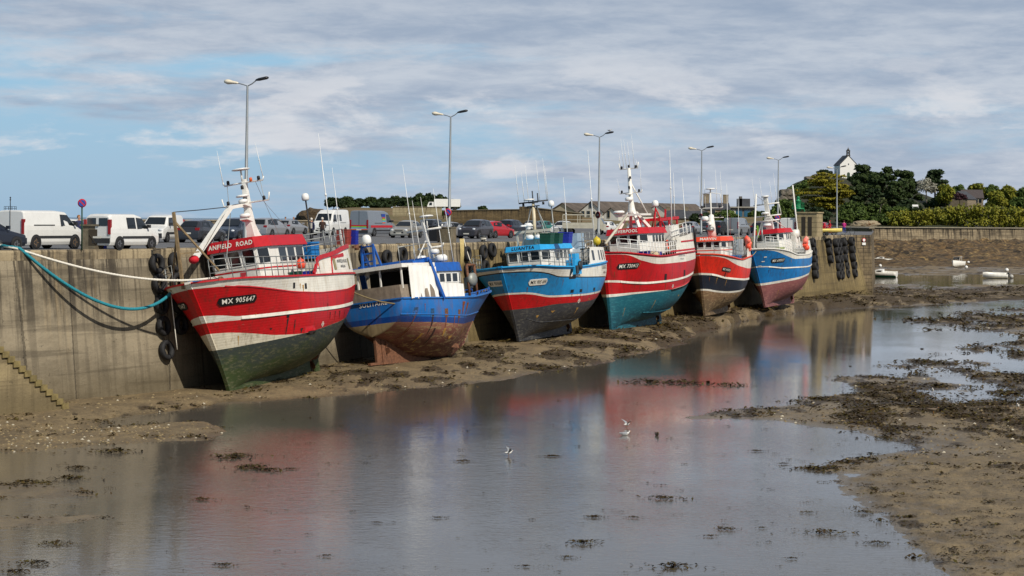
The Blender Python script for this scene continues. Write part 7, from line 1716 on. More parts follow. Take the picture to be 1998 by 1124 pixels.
# small beacon beyond the parapet at far left
p = at(20, 400, 320); t = thing('beacon_mast', 'thin dark beacon mast with a railed gallery on the horizon', 'beacon', Matrix.Translation((p.x, p.y, 7.0))); mb = MB(); mb.lathe([(.5, -9), (.5, 2.55), (1.0, 2.6), (1.0, 2.7)], 14); mb.build('tower', DARK_STEEL, t)
mb = MB(); mb.tube([(0, 0, 2.7), (0, 0, 4.7)], .07, 6); mb.ball((0, 0, 4.65), .13, 8, 5); mb.ball((0, 0, 4.3), .13, 8, 5); mb.build('mast', DARK_STEEL, t); mb = MB()
for h in (2.95, 3.25): mb.tube([(.97 * math.cos(a * .524), .97 * math.sin(a * .524), h) for a in range(12)], .025, 4, closed=True)
for a in range(12): mb.tube([(.97 * math.cos(a * .524), .97 * math.sin(a * .524), 2.7), (.97 * math.cos(a * .524), .97 * math.sin(a * .524), 3.25)], .025, 4)
mb.build('gallery_rail', DARK_STEEL, t)
# notice on the pier's end face
p, n_ = Vector((41.1, 246.8, 6.4)), Vector((.44, -.9, 0)).normalized()
t = thing('warning_sign', 'small red ringed sign with a white plate on the pier end face', 'sign', pose(Vector((42.45, 247.38, 6.25)), 154)); mb = MB(); mb.lathe([(.26, -.02), (.26, .03)], 18, (.05, 0, .2), M=Matrix.Rotation(R_(90), 3, 'Y')); mb.build('red_ring', S_RED, t); mb = MB(); mb.lathe([(.001, .035), (.18, .035), (.18, .0)], 18, (.05, 0, .2), M=Matrix.Rotation(R_(90), 3, 'Y'), smooth=False); mb.build('white_disc', WHITE_CLEAN, t); mb = MB(); mb.box((.05, 0, -.25), (.04, .5, .3)); mb.build('white_plate', WHITE_CLEAN, t)
# ------------------------------------------------------------------ far land: headland, hill, shore
def strip_terrain(name, px_list, tops, Ys, prof, m, zb, amp=.4, nfreq=.12, kind='structure'):
    """land whose skyline follows (px, height) points: tops is z along px at the ridge distance"""
    rows = []
    for Y, f in zip(Ys, prof):
        r = []
        for px in px_list:
            X = (px - CX) * Y / F; z = zb + (cub(tops, px) - zb) * f; z += (float(fbm(np.array(X * nfreq), np.array(Y * nfreq), 4, 77)) - .5) * amp * (1 if 0 < f < 1 else .5)
            r.append((X, Y, z))
        rows.append(r)
    mb = MB(); mb.grid(rows); o = mb.build(name, m, flip=False)
    if o.data.polygons[len(o.data.polygons) // 2].normal.z < 0: o.data.flip_normals()
    return tag(o, kind=kind)
def zpx(y, px, Y): return EZ + (hor(px) - y) * Y / F
def land_mat(name, cols, scale, bump=.6):
    m = bpy.data.materials.new(name); m.use_nodes = True; w = NT(m.node_tree); V = w.n('ShaderNodeTexCoord').outputs['Object']
    n1 = w.noise(V, scale, 6, .65); n2 = w.noise(V, scale * 6, 5, .7); n3 = w.noise(w.scale(V, (1, 1, 1), (9, 4, 2)), scale * 2.2, 5, .6)
    c = w.mix(w.step(n1, .35, .65), lin(cols[0]), lin(cols[1])); c = w.mix(w.step(n3, .52, .66), c, lin(cols[2])); c = w.mix(w.math('MULTIPLY', w.step(n2, .5, .75), .6), c, tuple(x * .4 for x in lin(cols[0])))
    p = w.n('ShaderNodeBsdfPrincipled', i_Base_Color=c, i_Roughness=.9); b = w.n('ShaderNodeBump', i_Strength=bump, i_Distance=.4, i_Height=w.math('ADD', n1, n2)); w.put(p, 'Normal', b.outputs[0]); w.n('ShaderNodeOutputMaterial', i_Surface=p.outputs[0]); return m
DUNE = land_mat('dry dune grass', ('#5f5633', '#6f5f3d', '#7a6244'), .08); HILL = land_mat('hill scrub', ('#262c14', '#2f3217', '#3d3320'), .06); ROCKY = land_mat('foreshore rock', ('#2d2519', '#6c5535', '#8f774b'), .35, 1.0)
Yh = 520
strip_terrain('headland', list(range(600, 1500, 12)), [(600, 7.0), (628, 7.2), (645, zpx(409, 645, Yh)), (700, zpx(405, 700, Yh)), (760, zpx(405, 760, Yh)), (800, zpx(410, 800, Yh)), (880, zpx(411, 880, Yh)), (1010, zpx(409, 1010, Yh)), (1130, zpx(412, 1130, Yh)), (1250, zpx(420, 1250, Yh)), (1500, zpx(424, 1500, Yh))],
              [395, 430, 470, 500, 520, 560, 640, 700], [0, .12, .5, .85, 1, 1, .8, 0], DUNE, 7.0, .9)
# the chapel hill: px and skyline row at distance 740
Yc = 740
sky_h = [(1490, 436), (1508, 430), (1520, 398), (1530, 376), (1545, 360), (1575, 350), (1600, 343), (1625, 340), (1650, 343), (1690, 347), (1740, 358), (1800, 378), (1850, 392), (1900, 398), (2000, 402), (2300, 405)]
strip_terrain('hill', list(range(1490, 2300, 8)), [(p, zpx(y, p, Yc)) for p, y in sky_h], [598, 612, 630, 650, 672, 695, 718, 740, 775, 830, 900], [0, .03, .10, .22, .42, .64, .86, 1, 1, .7, 0], HILL, 7.05, 2.2, .07)
# sea wall, its road and the rocky foreshore
SW = stone_mat('sea wall masonry', '#7d705a', '#ab9a7c', '#3a3226', seams=False, masonry=(1.3, .62))
sw = thing('sea_wall', 'long rubble stone sea wall with pale coping below the green hedge', 'sea wall')
WL = [(94, 590), (150, 588), (215, 590), (300, 596), (420, 610)]
wall_strip('masonry_face', WL, [(x + .2, y - .8) for x, y in WL], 6.95, 2.0, SW, sw, 8, 5)
mb = MB()
for (a, b) in zip(WL, WL[1:]): mb.bar((a[0], a[1] - .1, 7.05), (b[0], b[1] - .1, 7.05), .7, .26)
mb.build('coping', mat('pale coping stone', '#9a927f', .9, var=.2), sw)
sheet('shore_road', [(94, 590.2), (150, 588.2), (215, 590.2), (300, 596.2), (420, 610.2), (440, 640), (90, 640)], 6.6, ASPH)
def shore():
    xs = np.arange(72, 330, 1.3); ys = np.concatenate([np.arange(395, 590, 2.2), [591]])
    X, Y = np.meshgrid(xs, ys); f = np.clip((Y - 405) / 180, 0, 1)
    r = fbm(X * .11, Y * .07, 5, 101); rid = 1 - np.abs(2 * fbm(X * .22, Y * .13, 4, 131) - 1); rid2 = 1 - np.abs(2 * fbm(X * .6, Y * .4, 3, 151) - 1)
    Z = -.75 + 3.6 * f ** 1.15 + f ** .5 * (1 - f ** 12) * ((rid - .55) * 3.4 + (r - .5) * 2.0 + (rid2 - .6) * 2.2) * np.clip((f - .05) * 4, 0, 1)
    mb = MB(); nr, nc = X.shape; mb.grid([[(X[i, j], Y[i, j], Z[i, j]) for j in range(nc)] for i in range(nr)], smooth=False)
    o = mb.build('rocky_shore', ROCKY, flip=False)
    if o.data.polygons[0].normal.z < 0: o.data.flip_normals()
    tag(o, kind='structure')
shore()

# ------------------------------------------------------------------ foliage
def foliage(name, a, b, c=None, scale=.5):
    if name in MATS: return MATS[name]
    m = bpy.data.materials.new(name); m.use_nodes = True; w = NT(m.node_tree); V = w.n('ShaderNodeTexCoord').outputs['Object']
    n1 = w.noise(V, scale, 3, .6); n2 = w.noise(V, scale * 9, 2, .5)
    cc = w.mix(w.step(n1, .3, .7), lin(a), lin(b)); cc = w.mix(w.math('MULTIPLY', w.step(n2, .45, .7), .7), cc, lin(c or b))
    p = w.n('ShaderNodeBsdfPrincipled', i_Base_Color=cc, i_Roughness=.65); w.put(p, 'Specular IOR Level', .25); w.n('ShaderNodeOutputMaterial', i_Surface=p.outputs[0]); MATS[name] = m; return m
F_PINE = foliage('pine needles', '#1d2b13', '#32421b', '#485727'); F_CYP = foliage('cypress foliage', '#1c2a14', '#26351a', '#35461f'); F_GOLD = foliage('golden cypress', '#565612', '#7d741a', '#918722'); F_HEDGE = foliage('hedge leaves', '#55601a', '#7c7a24', '#8c822a', .2); F_BUSH = foliage('bush leaves', '#2f411b', '#485a22', '#5a6a2a', .4); F_WHITE = foliage('white blossom', '#8f8c80', '#aaa798', '#5a5f3c', .8); F_PURP = foliage('purple leaves', '#2e1c22', '#43262c', '#55343a', .5)
BARK = mat('bark', '#40362a', .9, var=.3, scale=3); BARK_P = mat('pale bark', '#8b8272', .9, var=.2)
def crown(clumps, n, size, m, parent, name='crown', flat=1.0, shell=.55):
    """leaf-sized faces spread through ellipsoid clumps: (centre, (rx, ry, rz))"""
    C = np.array([c for c, r in clumps], float); Rr = np.array([r for c, r in clumps], float); wt = (Rr[:, 0] * Rr[:, 1] + Rr[:, 0] * Rr[:, 2]); wt /= wt.sum()
    k = rng.choice(len(clumps), n, p=wt); d = rng.normal(size=(n, 3)); d /= np.linalg.norm(d, axis=1)[:, None]
    rad = shell + (1 - shell) * rng.random(n) ** .6; rad *= 1 + .14 * rng.normal(size=n).clip(-1.5, 1.5)
    P = C[k] + d * Rr[k] * rad[:, None]
    a = rng.normal(size=(n, 3)); a[:, 2] *= flat; a /= np.linalg.norm(a, axis=1)[:, None]; b = np.cross(a, d + .3 * rng.normal(size=(n, 3))); b /= np.linalg.norm(b, axis=1)[:, None] + 1e-9
    s = size * (.55 + .9 * rng.random(n))[:, None]
    q = np.stack([P - a * s, P - b * s * .6, P + a * s, P + b * s * .6], 1).reshape(-1, 3)
    me = bpy.data.meshes.new(name); me.vertices.add(4 * n); me.vertices.foreach_set('co', q.astype(np.float32).ravel()); me.loops.add(4 * n); me.loops.foreach_set('vertex_index', np.arange(4 * n, dtype=np.int32)); me.polygons.add(n); me.polygons.foreach_set('loop_start', np.arange(0, 4 * n, 4, dtype=np.int32)); me.update(); me.validate(); me.materials.append(m)
    o = bpy.data.objects.new(name, me); COL.objects.link(o); o.parent = parent; return o
def blob(cx, cy, cz, rx, rz, n, ry=None, jit=.55, small=.42):
    ry = ry or rx; out = [((cx, cy, cz), (rx * .7, ry * .7, rz * .7))]
    for i in range(n):
        u, v = random.random() * 2 * math.pi, random.uniform(-.6, 1); rr = math.sqrt(max(0, 1 - v * v)); s_ = small * random.uniform(.7, 1.3)
        out.append(((cx + math.cos(u) * rr * rx * jit * 1.35, cy + math.sin(u) * rr * ry * jit * 1.35, cz + v * rz * jit * 1.3), (rx * s_, ry * s_, rz * s_)))
    return out
def tree(px0, px1, ytop, ybase, Y, label, m, name='tree', cat='tree', group=None, dens=1.0, style='round', trunk=.35, leaf=None, bark=None, lean=0.0):
    base = at((px0 + px1) / 2 - lean, ybase, Y); w_ = (px1 - px0) * Y / F / 2; h = (ybase - ytop) * Y / F; base.z = zpx(ybase, (px0 + px1) / 2, Y)
    t = thing(name, label, cat, Matrix.Translation(base), group); lx = lean * Y / F
    leaf = leaf or max(.22, min(.55, w_ * .09)); cl_ = []
    if style == 'round': cl_ = blob(lx, 0, h * (.5 + trunk * .5), w_ * .95, h * (1 - trunk) * .5, 26, jit=.64, small=.27)
    elif style == 'bush': cl_ = blob(lx, 0, h * .5, w_ * .95, h * .52, 22, jit=.62, small=.29)
    elif style == 'pine':
        for i in range(34):
            a = random.uniform(0, 6.28); v = random.random() ** .8; r = math.sqrt(random.random()) * (1.0 - .55 * v ** 2.2); cl_.append(((lx + math.cos(a) * r * w_ * .9, math.sin(a) * r * w_ * .9, h * (.26 + .68 * v)), (w_ * random.uniform(.18, .34), w_ * .28, h * random.uniform(.045, .085))))
    elif style == 'flat':
        for i in range(9): a = random.uniform(0, 6.28); r = random.uniform(.15, .8); cl_.append(((lx + math.cos(a) * r * w_, math.sin(a) * r * w_, h * random.uniform(.55, .93) - r * h * .12), (w_ * random.uniform(.3, .45), w_ * .35, h * random.uniform(.06, .11))))
    elif style == 'tiers':
        for i in range(13):
            v = i / 12; z = h * (.22 + .76 * v); wd = w_ * (.55 + .5 * math.sin(min(1, v * 1.5 + .25) * math.pi * .5)) * (1 if v < .55 else math.sqrt(max(.04, 1 - ((v - .55) / .5) ** 2)))
            for q in range(5 if v < .85 else 3):
                a = random.uniform(0, 6.28); r = random.uniform(.25, .72); cl_.append(((lx + math.cos(a) * r * wd, math.sin(a) * r * wd, z + random.uniform(-.03, .03) * h), (wd * random.uniform(.32, .48), wd * .42, h * .032)))
    elif style == 'spiky':
        for i in range(22):
            a = random.uniform(0, 6.28); v = random.random(); r = (1 - v * .75) * random.uniform(.2, .85); cl_.append(((lx + math.cos(a) * r * w_, math.sin(a) * r * w_, h * (.3 + .62 * v)), (w_ * random.uniform(.16, .3), w_ * .24, h * random.uniform(.05, .1))))
    n = int(900 * dens * (1 + w_ / 4)); crown(cl_, n, leaf, m, t, flat=.35 if style in ('tiers', 'flat') else .8)
    if style != 'bush':
        mb = MB(); r0 = max(.08, h * .028); top = Vector((lx, 0, h * .75)); mb.tube([(0, 0, -.8), (lx * .3, 0, h * .25), (lx * .8, 0, h * .5), top], [r0 * 1.3, r0, r0 * .7, r0 * .3], 7)
        for i in range(6):
            a = random.uniform(0, 6.28); z0 = h * random.uniform(.25, .55); mb.tube([(lx * z0 / h, 0, z0), (lx * .8 + math.cos(a) * w_ * .35, math.sin(a) * w_ * .35, z0 + h * .17), (lx + math.cos(a) * w_ * .65, math.sin(a) * w_ * .65, z0 + h * .27)], [r0 * .5, r0 * .35, r0 * .15], 5)
        mb.build('trunk', bark or BARK, t)
    else:
        mb = MB(); mb.tube([(lx, 0, -.6), (lx, 0, h * .5)], [.12, .05], 5); mb.build('stem', bark or BARK, t)
    return t
# trees of the headland behind the vans
hl = [(634, 668, 386, 409), (660, 692, 385, 409), (686, 712, 388, 408), (706, 740, 386, 407), (732, 768, 387, 408), (752, 786, 384, 409), (776, 806, 385, 410), (800, 834, 380, 411), (824, 856, 378, 412), (846, 876, 381, 412), (866, 898, 390, 412), (660, 700, 394, 410), (716, 760, 396, 410), (790, 840, 394, 412), (828, 868, 393, 412)]
for i, (a, b, yt, yb) in enumerate(hl):
    tree(a, b, yt, yb, 528 + (i % 3) * 6 - (8 if i > 10 else 0), 'dark wind shaped bush in the belt above the parked vans', F_PINE if i % 2 else F_CYP, 'headland_tree', 'tree', 'wind shaped trees on the headland', 1.4, 'round', .12, .42)
tree(932, 952, 402, 412, 470, 'small round dark bush above the long stone wall', F_PINE, 'shrub', 'shrub', None, .6, 'bush')
for (a, b, yt, yb, lab) in ((898, 925, 412, 424, 'low dark scrub on the earth bank above the graphite car'), (850, 880, 411, 422, 'low scrub on the earth bank beside the lamp post'), (965, 980, 416, 426, 'tuft of scrub on the earth bank above the red hatchback')): tree(a, b, yt, yb, 455, lab, F_BUSH, 'shrub', 'shrub', None, .4, 'bush')
# trees and hedges of the chapel hill
tree(1562, 1663, 339, 424, 655, 'broad golden green cypress in flat tiers below the chapel', F_GOLD, 'cypress_tree', 'tree', None, 3.4, 'tiers', leaf=.42)
tree(1652, 1716, 322, 408, 690, 'tall dark pine standing right against the chapel', F_PINE, 'pine_tree', 'tree', None, 3.4, 'pine', .12, .5)
tree(1690, 1752, 326, 412, 684, 'dark pine in the middle of the hill grove', F_PINE, 'pine_tree', 'tree', None, 3.4, 'pine', .15, .5)
tree(1735, 1790, 332, 412, 676, 'dark leaning pine at the outer side of the hill grove', F_PINE, 'pine_tree', 'tree', None, 3.0, 'pine', .22, .5, lean=6)
tree(1648, 1700, 352, 414, 668, 'low dark pine in front of the hill grove', F_PINE, 'pine_tree', 'tree', None, 2.6, 'pine', .12, .48)
tree(1745, 1800, 345, 408, 690, 'low spreading pine beside the blossoming tree', F_PINE, 'pine_tree', 'tree', None, 2.4, 'pine', .15, .5)
tree(1668, 1735, 333, 400, 702, 'dark pine filling the back of the grove behind the middle pine', F_CYP, 'pine_tree', 'tree', None, 3.0, 'pine', .1, .5)
tree(1715, 1770, 352, 416, 664, 'low dark pine in front of the leaning pine', F_PINE, 'pine_tree', 'tree', None, 2.4, 'pine', .15, .46)
tree(1682, 1728, 368, 420, 656, 'lowest dark pine at the front of the grove', F_CYP, 'pine_tree', 'tree', None, 2.0, 'pine', .2, .44)
for (a, b, yt, yb, Y, lab) in ((1528, 1572, 366, 398, 700, 'scrub on the cliff slope under the grey rocks'), (1550, 1596, 352, 384, 715, 'scrub on the upper cliff slope beside the golden cypress'), (1510, 1548, 390, 424, 650, 'scrub at the cliff foot behind the green lantern'), (1640, 1690, 392, 424, 640, 'undergrowth below the dark pines'), (1690, 1740, 398, 424, 642, 'undergrowth under the front pines'), (1740, 1800, 392, 420, 648, 'undergrowth under the leaning pine'), (1545, 1580, 392, 428, 640, 'shrub under the outer tiers of the golden cypress'), (1800, 1850, 386, 408, 655, 'scrub below the ragged cypress')): tree(a, b, yt, yb, Y, lab, F_BUSH if a % 3 else F_CYP, 'shrub', 'shrub', None, 1.6, 'bush', 0, .42)
tree(1788, 1860, 330, 392, 700, 'dark cypress with ragged sloping crown standing apart', F_CYP, 'cypress_tree', 'tree', None, 2.0, 'spiky', .2, .5)
tree(1786, 1828, 348, 392, 655, 'thin tree covered in white blossom', F_WHITE, 'blossom_tree', 'tree', None, .8, 'round', .25, .28, BARK_P)
tree(1711, 1730, 386, 412, 632, 'small pale green tree on a bent pale trunk', foliage('pale leaves', '#47512f', '#5f683c', '#6d744a', .5), 'small_tree', 'tree', None, .7, 'round', .35, .25, BARK_P, 4)
tree(1858, 1886, 377, 398, 640, 'purple leaved tree in front of the slate roofed house', F_PURP, 'small_tree', 'tree', None, .8, 'round', .25, .28)
for i, (a, b, yt, yb, lab) in enumerate(((1828, 1862, 362, 400, 'round green bush left of the slate roofed house'), (1855, 1885, 362, 392, 'green bush behind the slate roofed house'), (1888, 1925, 360, 392, 'dense tree behind the skylight roof'), (1915, 1955, 363, 398, 'dense tree beyond the house under the water tower'), (1945, 1985, 366, 400, 'dense tree below the pale tower'), (1975, 2030, 366, 402, 'dense tree at the picture edge below the tower'), (1922, 1968, 376, 408, 'round olive bush in front of the dense trees'), (1965, 2010, 388, 414, 'low olive bush at the picture edge'))):
    tree(a, b, yt, yb, 690 - (40 if i in (6, 7, 0) else 0) + (25 if i in (1, 2, 3) else 0), lab, F_BUSH if i % 2 else F_HEDGE, 'bush', 'bush', None, 2.0, 'bush', .1, .5)
for (a, b, yt, yb, Y, lab, m_) in ((1515, 1560, 392, 436, 615, 'dark scrub at the foot of the cliff beside the green light', F_BUSH), (1562, 1628, 408, 442, 612, 'rounded dark shrub right behind the stone hut', F_CYP), (1630, 1668, 408, 440, 614, 'shrub at the foot of the pier lamp', F_BUSH), (1660, 1700, 412, 438, 622, 'shrub above the bare orange earth', F_BUSH), (1695, 1735, 416, 442, 612, 'shrub where the long hedge begins', F_BUSH), (1592, 1622, 332, 342, 735, 'low dark bush on the hilltop beside the chapel', F_CYP), (1730, 1772, 404, 414, 628, 'clipped low hedge under the pines', F_BUSH), (1500, 1540, 404, 440, 560, 'scrub behind the masts of the blue boat', F_BUSH), (1455, 1500, 412, 442, 560, 'bushes between the modern house and the hill', F_BUSH), (1386, 1440, 412, 440, 470, 'bushes in front of the modern grey house', F_BUSH), (1345, 1392, 416, 442, 465, 'bushes below the stone house', F_CYP)):
    tree(a, b, yt, yb, Y, lab, m_, 'shrub', 'shrub', None, 1.5, 'bush', 0, .4)
def hedge(pxa, pxb, ytop_pts, yb, Y, label, n, leaf):
    t = thing('hedge', label, 'hedge', Matrix.Translation(at((pxa + pxb) / 2, yb, Y))); cl_ = []; c0 = (pxa + pxb) / 2
    for px in np.arange(pxa, pxb, 5.5):
        yt = cub(ytop_pts, px); h = (yb - yt) * Y / F; 
        for q in range(3): cl_.append((((px - c0 + random.uniform(-2, 2)) * Y / F, random.uniform(-1.5, 4.5), h * (.25 + .27 * q) + random.uniform(-.3, .2)), (1.0 + random.random() * .5, 1.3, h * .24)))
    crown(cl_, n, leaf, F_HEDGE, t, 'foliage'); mb = MB(); 
    for px in np.arange(pxa + 6, pxb, 30): mb.tube([((px - c0) * Y / F, 1, -1), ((px - c0) * Y / F, 1, 2.5)], .12, 5)
    mb.build('stem', BARK, t)
hedge(1712, 2060, [(1712, 424), (1740, 415), (1800, 410), (1850, 403), (1900, 400), (2000, 404), (2060, 404)], 444, 612, 'long broad olive green hedge above the sea wall', 15000, .36)
# ------------------------------------------------------------------ buildings
SLATE = mat('slate roof', '#3e4045', .7, var=.2, scale=.8); BROWN_R = mat('brown tile roof', '#595048', .85, var=.3, scale=.5, streak=.3); WALLW = mat('lime washed wall', '#d6d3c9', .9, var=.12, scale=.4, streak=.35, streak_col='#7d766a'); WALLC = mat('cream wall', '#b7ab90', .9, var=.12, scale=.4, streak=.3); WALLS = mat('granite wall', '#7f735f', .9, var=.25, scale=1.5, bump=.5); CHW = mat('chapel white', '#e2e0da', .8, var=.04)
def house(pxl, pxr, ybase, yeave, yridge, Y, depth, label, wallm, roofm, gable=True, turn=0.0, wins=(), chimneys=(), cat='house', name='house'):
    """gable=True: gable end faces the camera between pxl and pxr; else the eaves side does"""
    w_ = (pxr - pxl) * Y / F; c = at((pxl + pxr) / 2, ybase, Y); ze, zr = (ybase - yeave) * Y / F, (ybase - yridge) * Y / F
    t = thing(name, label, cat, Matrix.Translation(c) @ Matrix.Rotation(R_(turn), 4, 'Z'))
    a = w_ / 2; D = depth; b0 = -3
    mb = MB()
    if gable:
        mb.extrude([(-a, 0, b0), (a, 0, b0), (a, 0, ze), (0, 0, zr), (-a, 0, ze)], (0, D, 0)); mb.build('wall', wallm, t)
        mb = MB(); o = .25
        for s_ in (1, -1): mb.extrude([(s_ * (a + o), -o, ze - o * (zr - ze) / a), (0, -o, zr + .02), (0, -o, zr + .2), (s_ * (a + o), -o, ze - o * (zr - ze) / a + .18)], (0, D + 2 * o, 0))
        rf = mb.build('roof', roofm, t)
    else:
        mb.extrude([(-a, 0, b0), (-a, D, b0), (-a, D, ze), (-a, D / 2, zr), (-a, 0, ze)], (w_, 0, 0)); mb.build('wall', wallm, t)
        mb = MB()
        for (y0, y1) in ((-.3, D / 2), (D + .3, D / 2)): mb.extrude([(-a - .2, y0, ze - .2), (-a - .2, y1, zr + .02), (-a - .2, y1, zr + .2), (-a - .2, y0, ze)], (w_ + .4, 0, 0))
        rf = mb.build('roof', roofm, t)
    for (px, y, ww, wh) in wins:
        x = (px - (pxl + pxr) / 2) * Y / F; z = (ybase - y) * Y / F; mb = MB(); mb.box((x, -.03, z), (ww + .2, .1, wh + .2), 1); mb.box((x, -.07, z), (ww, .06, wh), 0); mb.build('window', [GLASS, WALLC], t)
    for (px, ww, hh) in chimneys:
        x = (px - (pxl + pxr) / 2) * Y / F; mb = MB(); mb.box((x, D / 2 if not gable else 1.2, zr + hh / 2 - .4), (ww, .9, hh + .8)); mb.box((x, D / 2 if not gable else 1.2, zr + hh), (ww + .15, 1.05, .15)); mb.build('chimney', WALLS, rf)
    return t
house(1064, 1130, 440, 415, 397, 500, 40, 'long low warehouse with a cream gable and brown roof behind the stone wall', WALLC, BROWN_R, True, -32, cat='warehouse', name='warehouse')
house(1128, 1178, 440, 413, 394, 480, 26, 'white gabled warehouse with a small attic window', WALLW, BROWN_R, True, -28, wins=((1153, 401, .9, 1.1), (1136, 417, .7, 1.2), (1148, 417, .7, 1.2), (1160, 417, .6, 1.0)), cat='warehouse', name='warehouse')
house(1176, 1208, 440, 419, 406, 470, 22, 'smaller white gabled shed beside the white warehouse', WALLW, BROWN_R, True, -28, wins=((1187, 418, .6, 1.6),), cat='warehouse', name='warehouse')
house(1203, 1250, 440, 412, 397, 520, 30, 'cream gabled warehouse behind the boat with teal bottom', WALLC, BROWN_R, True, -25, cat='warehouse', name='warehouse')
house(1238, 1300, 440, 414, 397, 530, 26, 'warehouse with broad brown roof behind the red dome stand', WALLC, BROWN_R, False, 0, cat='warehouse', name='warehouse')
house(1262, 1304, 440, 412, 398, 505, 22, 'pale gabled warehouse with brown roof beside the white radar dome', WALLW, BROWN_R, True, -30, cat='warehouse', name='warehouse')
house(1302, 1345, 440, 425, 411, 470, 8, 'house with dark slate roof and two skylights', WALLS, SLATE, False, 0, chimneys=((1306, .8, .8), (1342, .8, .8)))
house(1340, 1386, 442, 428, 413, 500, 9, 'house with slate roof beyond the grey net railings', WALLW, SLATE, False, 6, chimneys=((1345, .8, .9),))
house(1378, 1424, 442, 408, 397, 560, 9, 'granite house with two tall chimneys behind the small orange boat', WALLS, SLATE, False, 0, wins=((1392, 415, 1.0, 1.6), (1410, 415, 1.0, 1.6)), chimneys=((1381, 1.6, 2.6), (1419, 1.4, 2.4)))
def modern():
    Y = 580; t = thing('modern_house', 'flat roofed grey modern house with wide blue windows', 'house', Matrix.Translation(at(1450, 440, Y))); s_ = Y / F; GW = mat('grey render', '#5f5c57', .8)
    mb = MB(); mb.box((0, 4, 16 * s_ - 1), (50 * s_, 8, 36 * s_ + 2)); mb.build('wall', GW, t); mb = MB(); mb.box((0, 3.6, 35.6 * s_), (53 * s_, 9, .35)); mb.build('roof_slab', mat('pale render', '#8d897f'), t)
    mb = MB(); mb.box((4 * s_, 5, 44 * s_), (22 * s_, 6, 17 * s_)); mb.build('upper_storey', SLATE, t); mb = MB(); mb.box((-3 * s_, 3, 46 * s_), (5 * s_, 2, 22 * s_)); mb.build('chimney', GW, t)
    for x, w_ in ((-8, 12), (8, 12)): mb = MB(); mb.box((x * s_, -.03, 24 * s_), (w_ * s_, .1, 14 * s_)); mb.build('window', mat('blue window glass', '#2f5d78', .08, spec=.9), t)
    mb = MB(); mb.box((-19 * s_, -.03, 24 * s_), (8 * s_, .1, 13 * s_)); mb.build('window', WALLW, t)
modern()
house(1848, 1888, 400, 388, 374, 660, 9, 'house with slate roof half of a pair, with a pale gable', WALLS, SLATE, True, -30, cat='house')
house(1878, 1918, 398, 386, 371, 668, 10, 'house with brown slate roof and two skylights', WALLS, mat('brown slate', '#4a4240', .7, var=.2), False, -8, wins=((1893, 392, 1.2, 1.3), (1904, 392, 1.2, 1.3), (1912, 392, 1.0, 1.3)))
t = thing('water_tower', 'pale square tower top rising over the dense trees', 'tower', Matrix.Translation(at(1970, 380, 900))); mb = MB(); mb.box((0, 0, 0), (2.2, 2.2, 6)); mb.build('shaft', WALLC, t); mb = MB(); mb.box((0, 0, 3.1), (1.6, 1.6, .8)); mb.build('cap', WALLC, t)
def chapel():
    Y = 730; s_ = Y / F; c = at(1655, 344, Y); t = thing('chapel', 'small white gabled chapel with a stone bell turret on the hilltop', 'chapel', Matrix.Translation(c) @ Matrix.Rotation(R_(8), 4, 'Z'))
    a = 3.1; ze, zr, D = 4.1, 7.3, 7.0
    mb = MB(); mb.extrude([(-a, 0, -3), (a, 0, -3), (a, 0, ze), (0, 0, zr), (-a, 0, ze)], (0, D, 0)); mb.build('wall', CHW, t)
    mb = MB()
    for q in (1, -1): mb.extrude([(q * (a + .3), -.12, ze - .25), (0, -.12, zr + .02), (0, -.12, zr + .24), (q * (a + .3), -.12, ze - .03)], (0, D + .3, 0))
    rf = mb.build('roof', SLATE, t)
    mb = MB(); G = mat('turret granite', '#4a4640', .9)
    for x in (-.42, .42): mb.box((x, .5, zr + .8), (.32, .8, 1.9))
    mb.box((0, .5, zr + .1), (1.3, .9, .5)); mb.box((0, .5, zr + 1.8), (1.35, .9, .25)); mb.lathe([(.62, zr + 1.92), (.3, zr + 2.4), (.08, zr + 2.8), (.03, zr + 3.2)], 8, (0, .5, 0)); tu = mb.build('bell_turret', G, t)
    mb = MB(); mb.lathe([(.28, -.3), (.2, 0), (.12, .2), (.001, .24)], 10, (0, .5, zr + 1.1)); mb.build('bell', DARK_STEEL, tu)
    mb = MB(); pts = [(-.55, -.02, -2), (.55, -.02, -2), (.55, -.02, .9)] + [(.55 * math.cos(q), -.02, .9 + .55 * math.sin(q)) for q in (.5, 1.0, 1.57, 2.1, 2.6)] + [(-.55, -.02, .9)]; mb.extrude(pts, (0, .06, 0)); mb.build('door', mat('green door', '#27402c', .6), t)
    mb = MB(); mb.box((0, -.02, 4.3), (.35, .08, .5)); mb.build('window', GLASS, t)
chapel()
# walls and the white lorry on the headland
def stone_run(name, label, pa, pb, Y0, Y1, ytop0, ytop1, ybase, m, cope=True):
    A, B = at(pa, ytop0, Y0), at(pb, ytop1, Y1); t = thing(name, label, 'wall'); n = 14; vs = []; al = []; L = (B - A).length
    zb0 = zpx(ybase, pa, Y0)
    for i in range(n + 1):
        u = i / n; p = A.lerp(B, u); vs += [(p.x, p.y, zb0), (p.x, p.y, p.z), (p.x, p.y + .8, p.z), (p.x, p.y + .8, zb0)]; al += [(u * L, 0, 0), (u * L, p.z - zb0 + 3, 0), (u * L, 6, 0), (u * L, 0, 0)]
    mb = MB(); mb.add(vs, [(i * 4 + j, i * 4 + j + 1, i * 4 + j + 5, i * 4 + j + 4) for i in range(n) for j in range(3)] + [(0, 1, 2, 3), (n * 4 + 3, n * 4 + 2, n * 4 + 1, n * 4)]); o = mb.build('masonry_face', m, t); attr_along(o.data, al)
    if cope: mb = MB(); mb.bar(A + Vector((0, .4, .06)), B + Vector((0, .4, .06)), 1.0, .14); mb.build('coping', mat('old coping', '#7d735f', .9), t)
FW = stone_mat('field stone wall', '#6b5a3f', '#84704e', '#3a3022', seams=False, masonry=(1.1, .55))
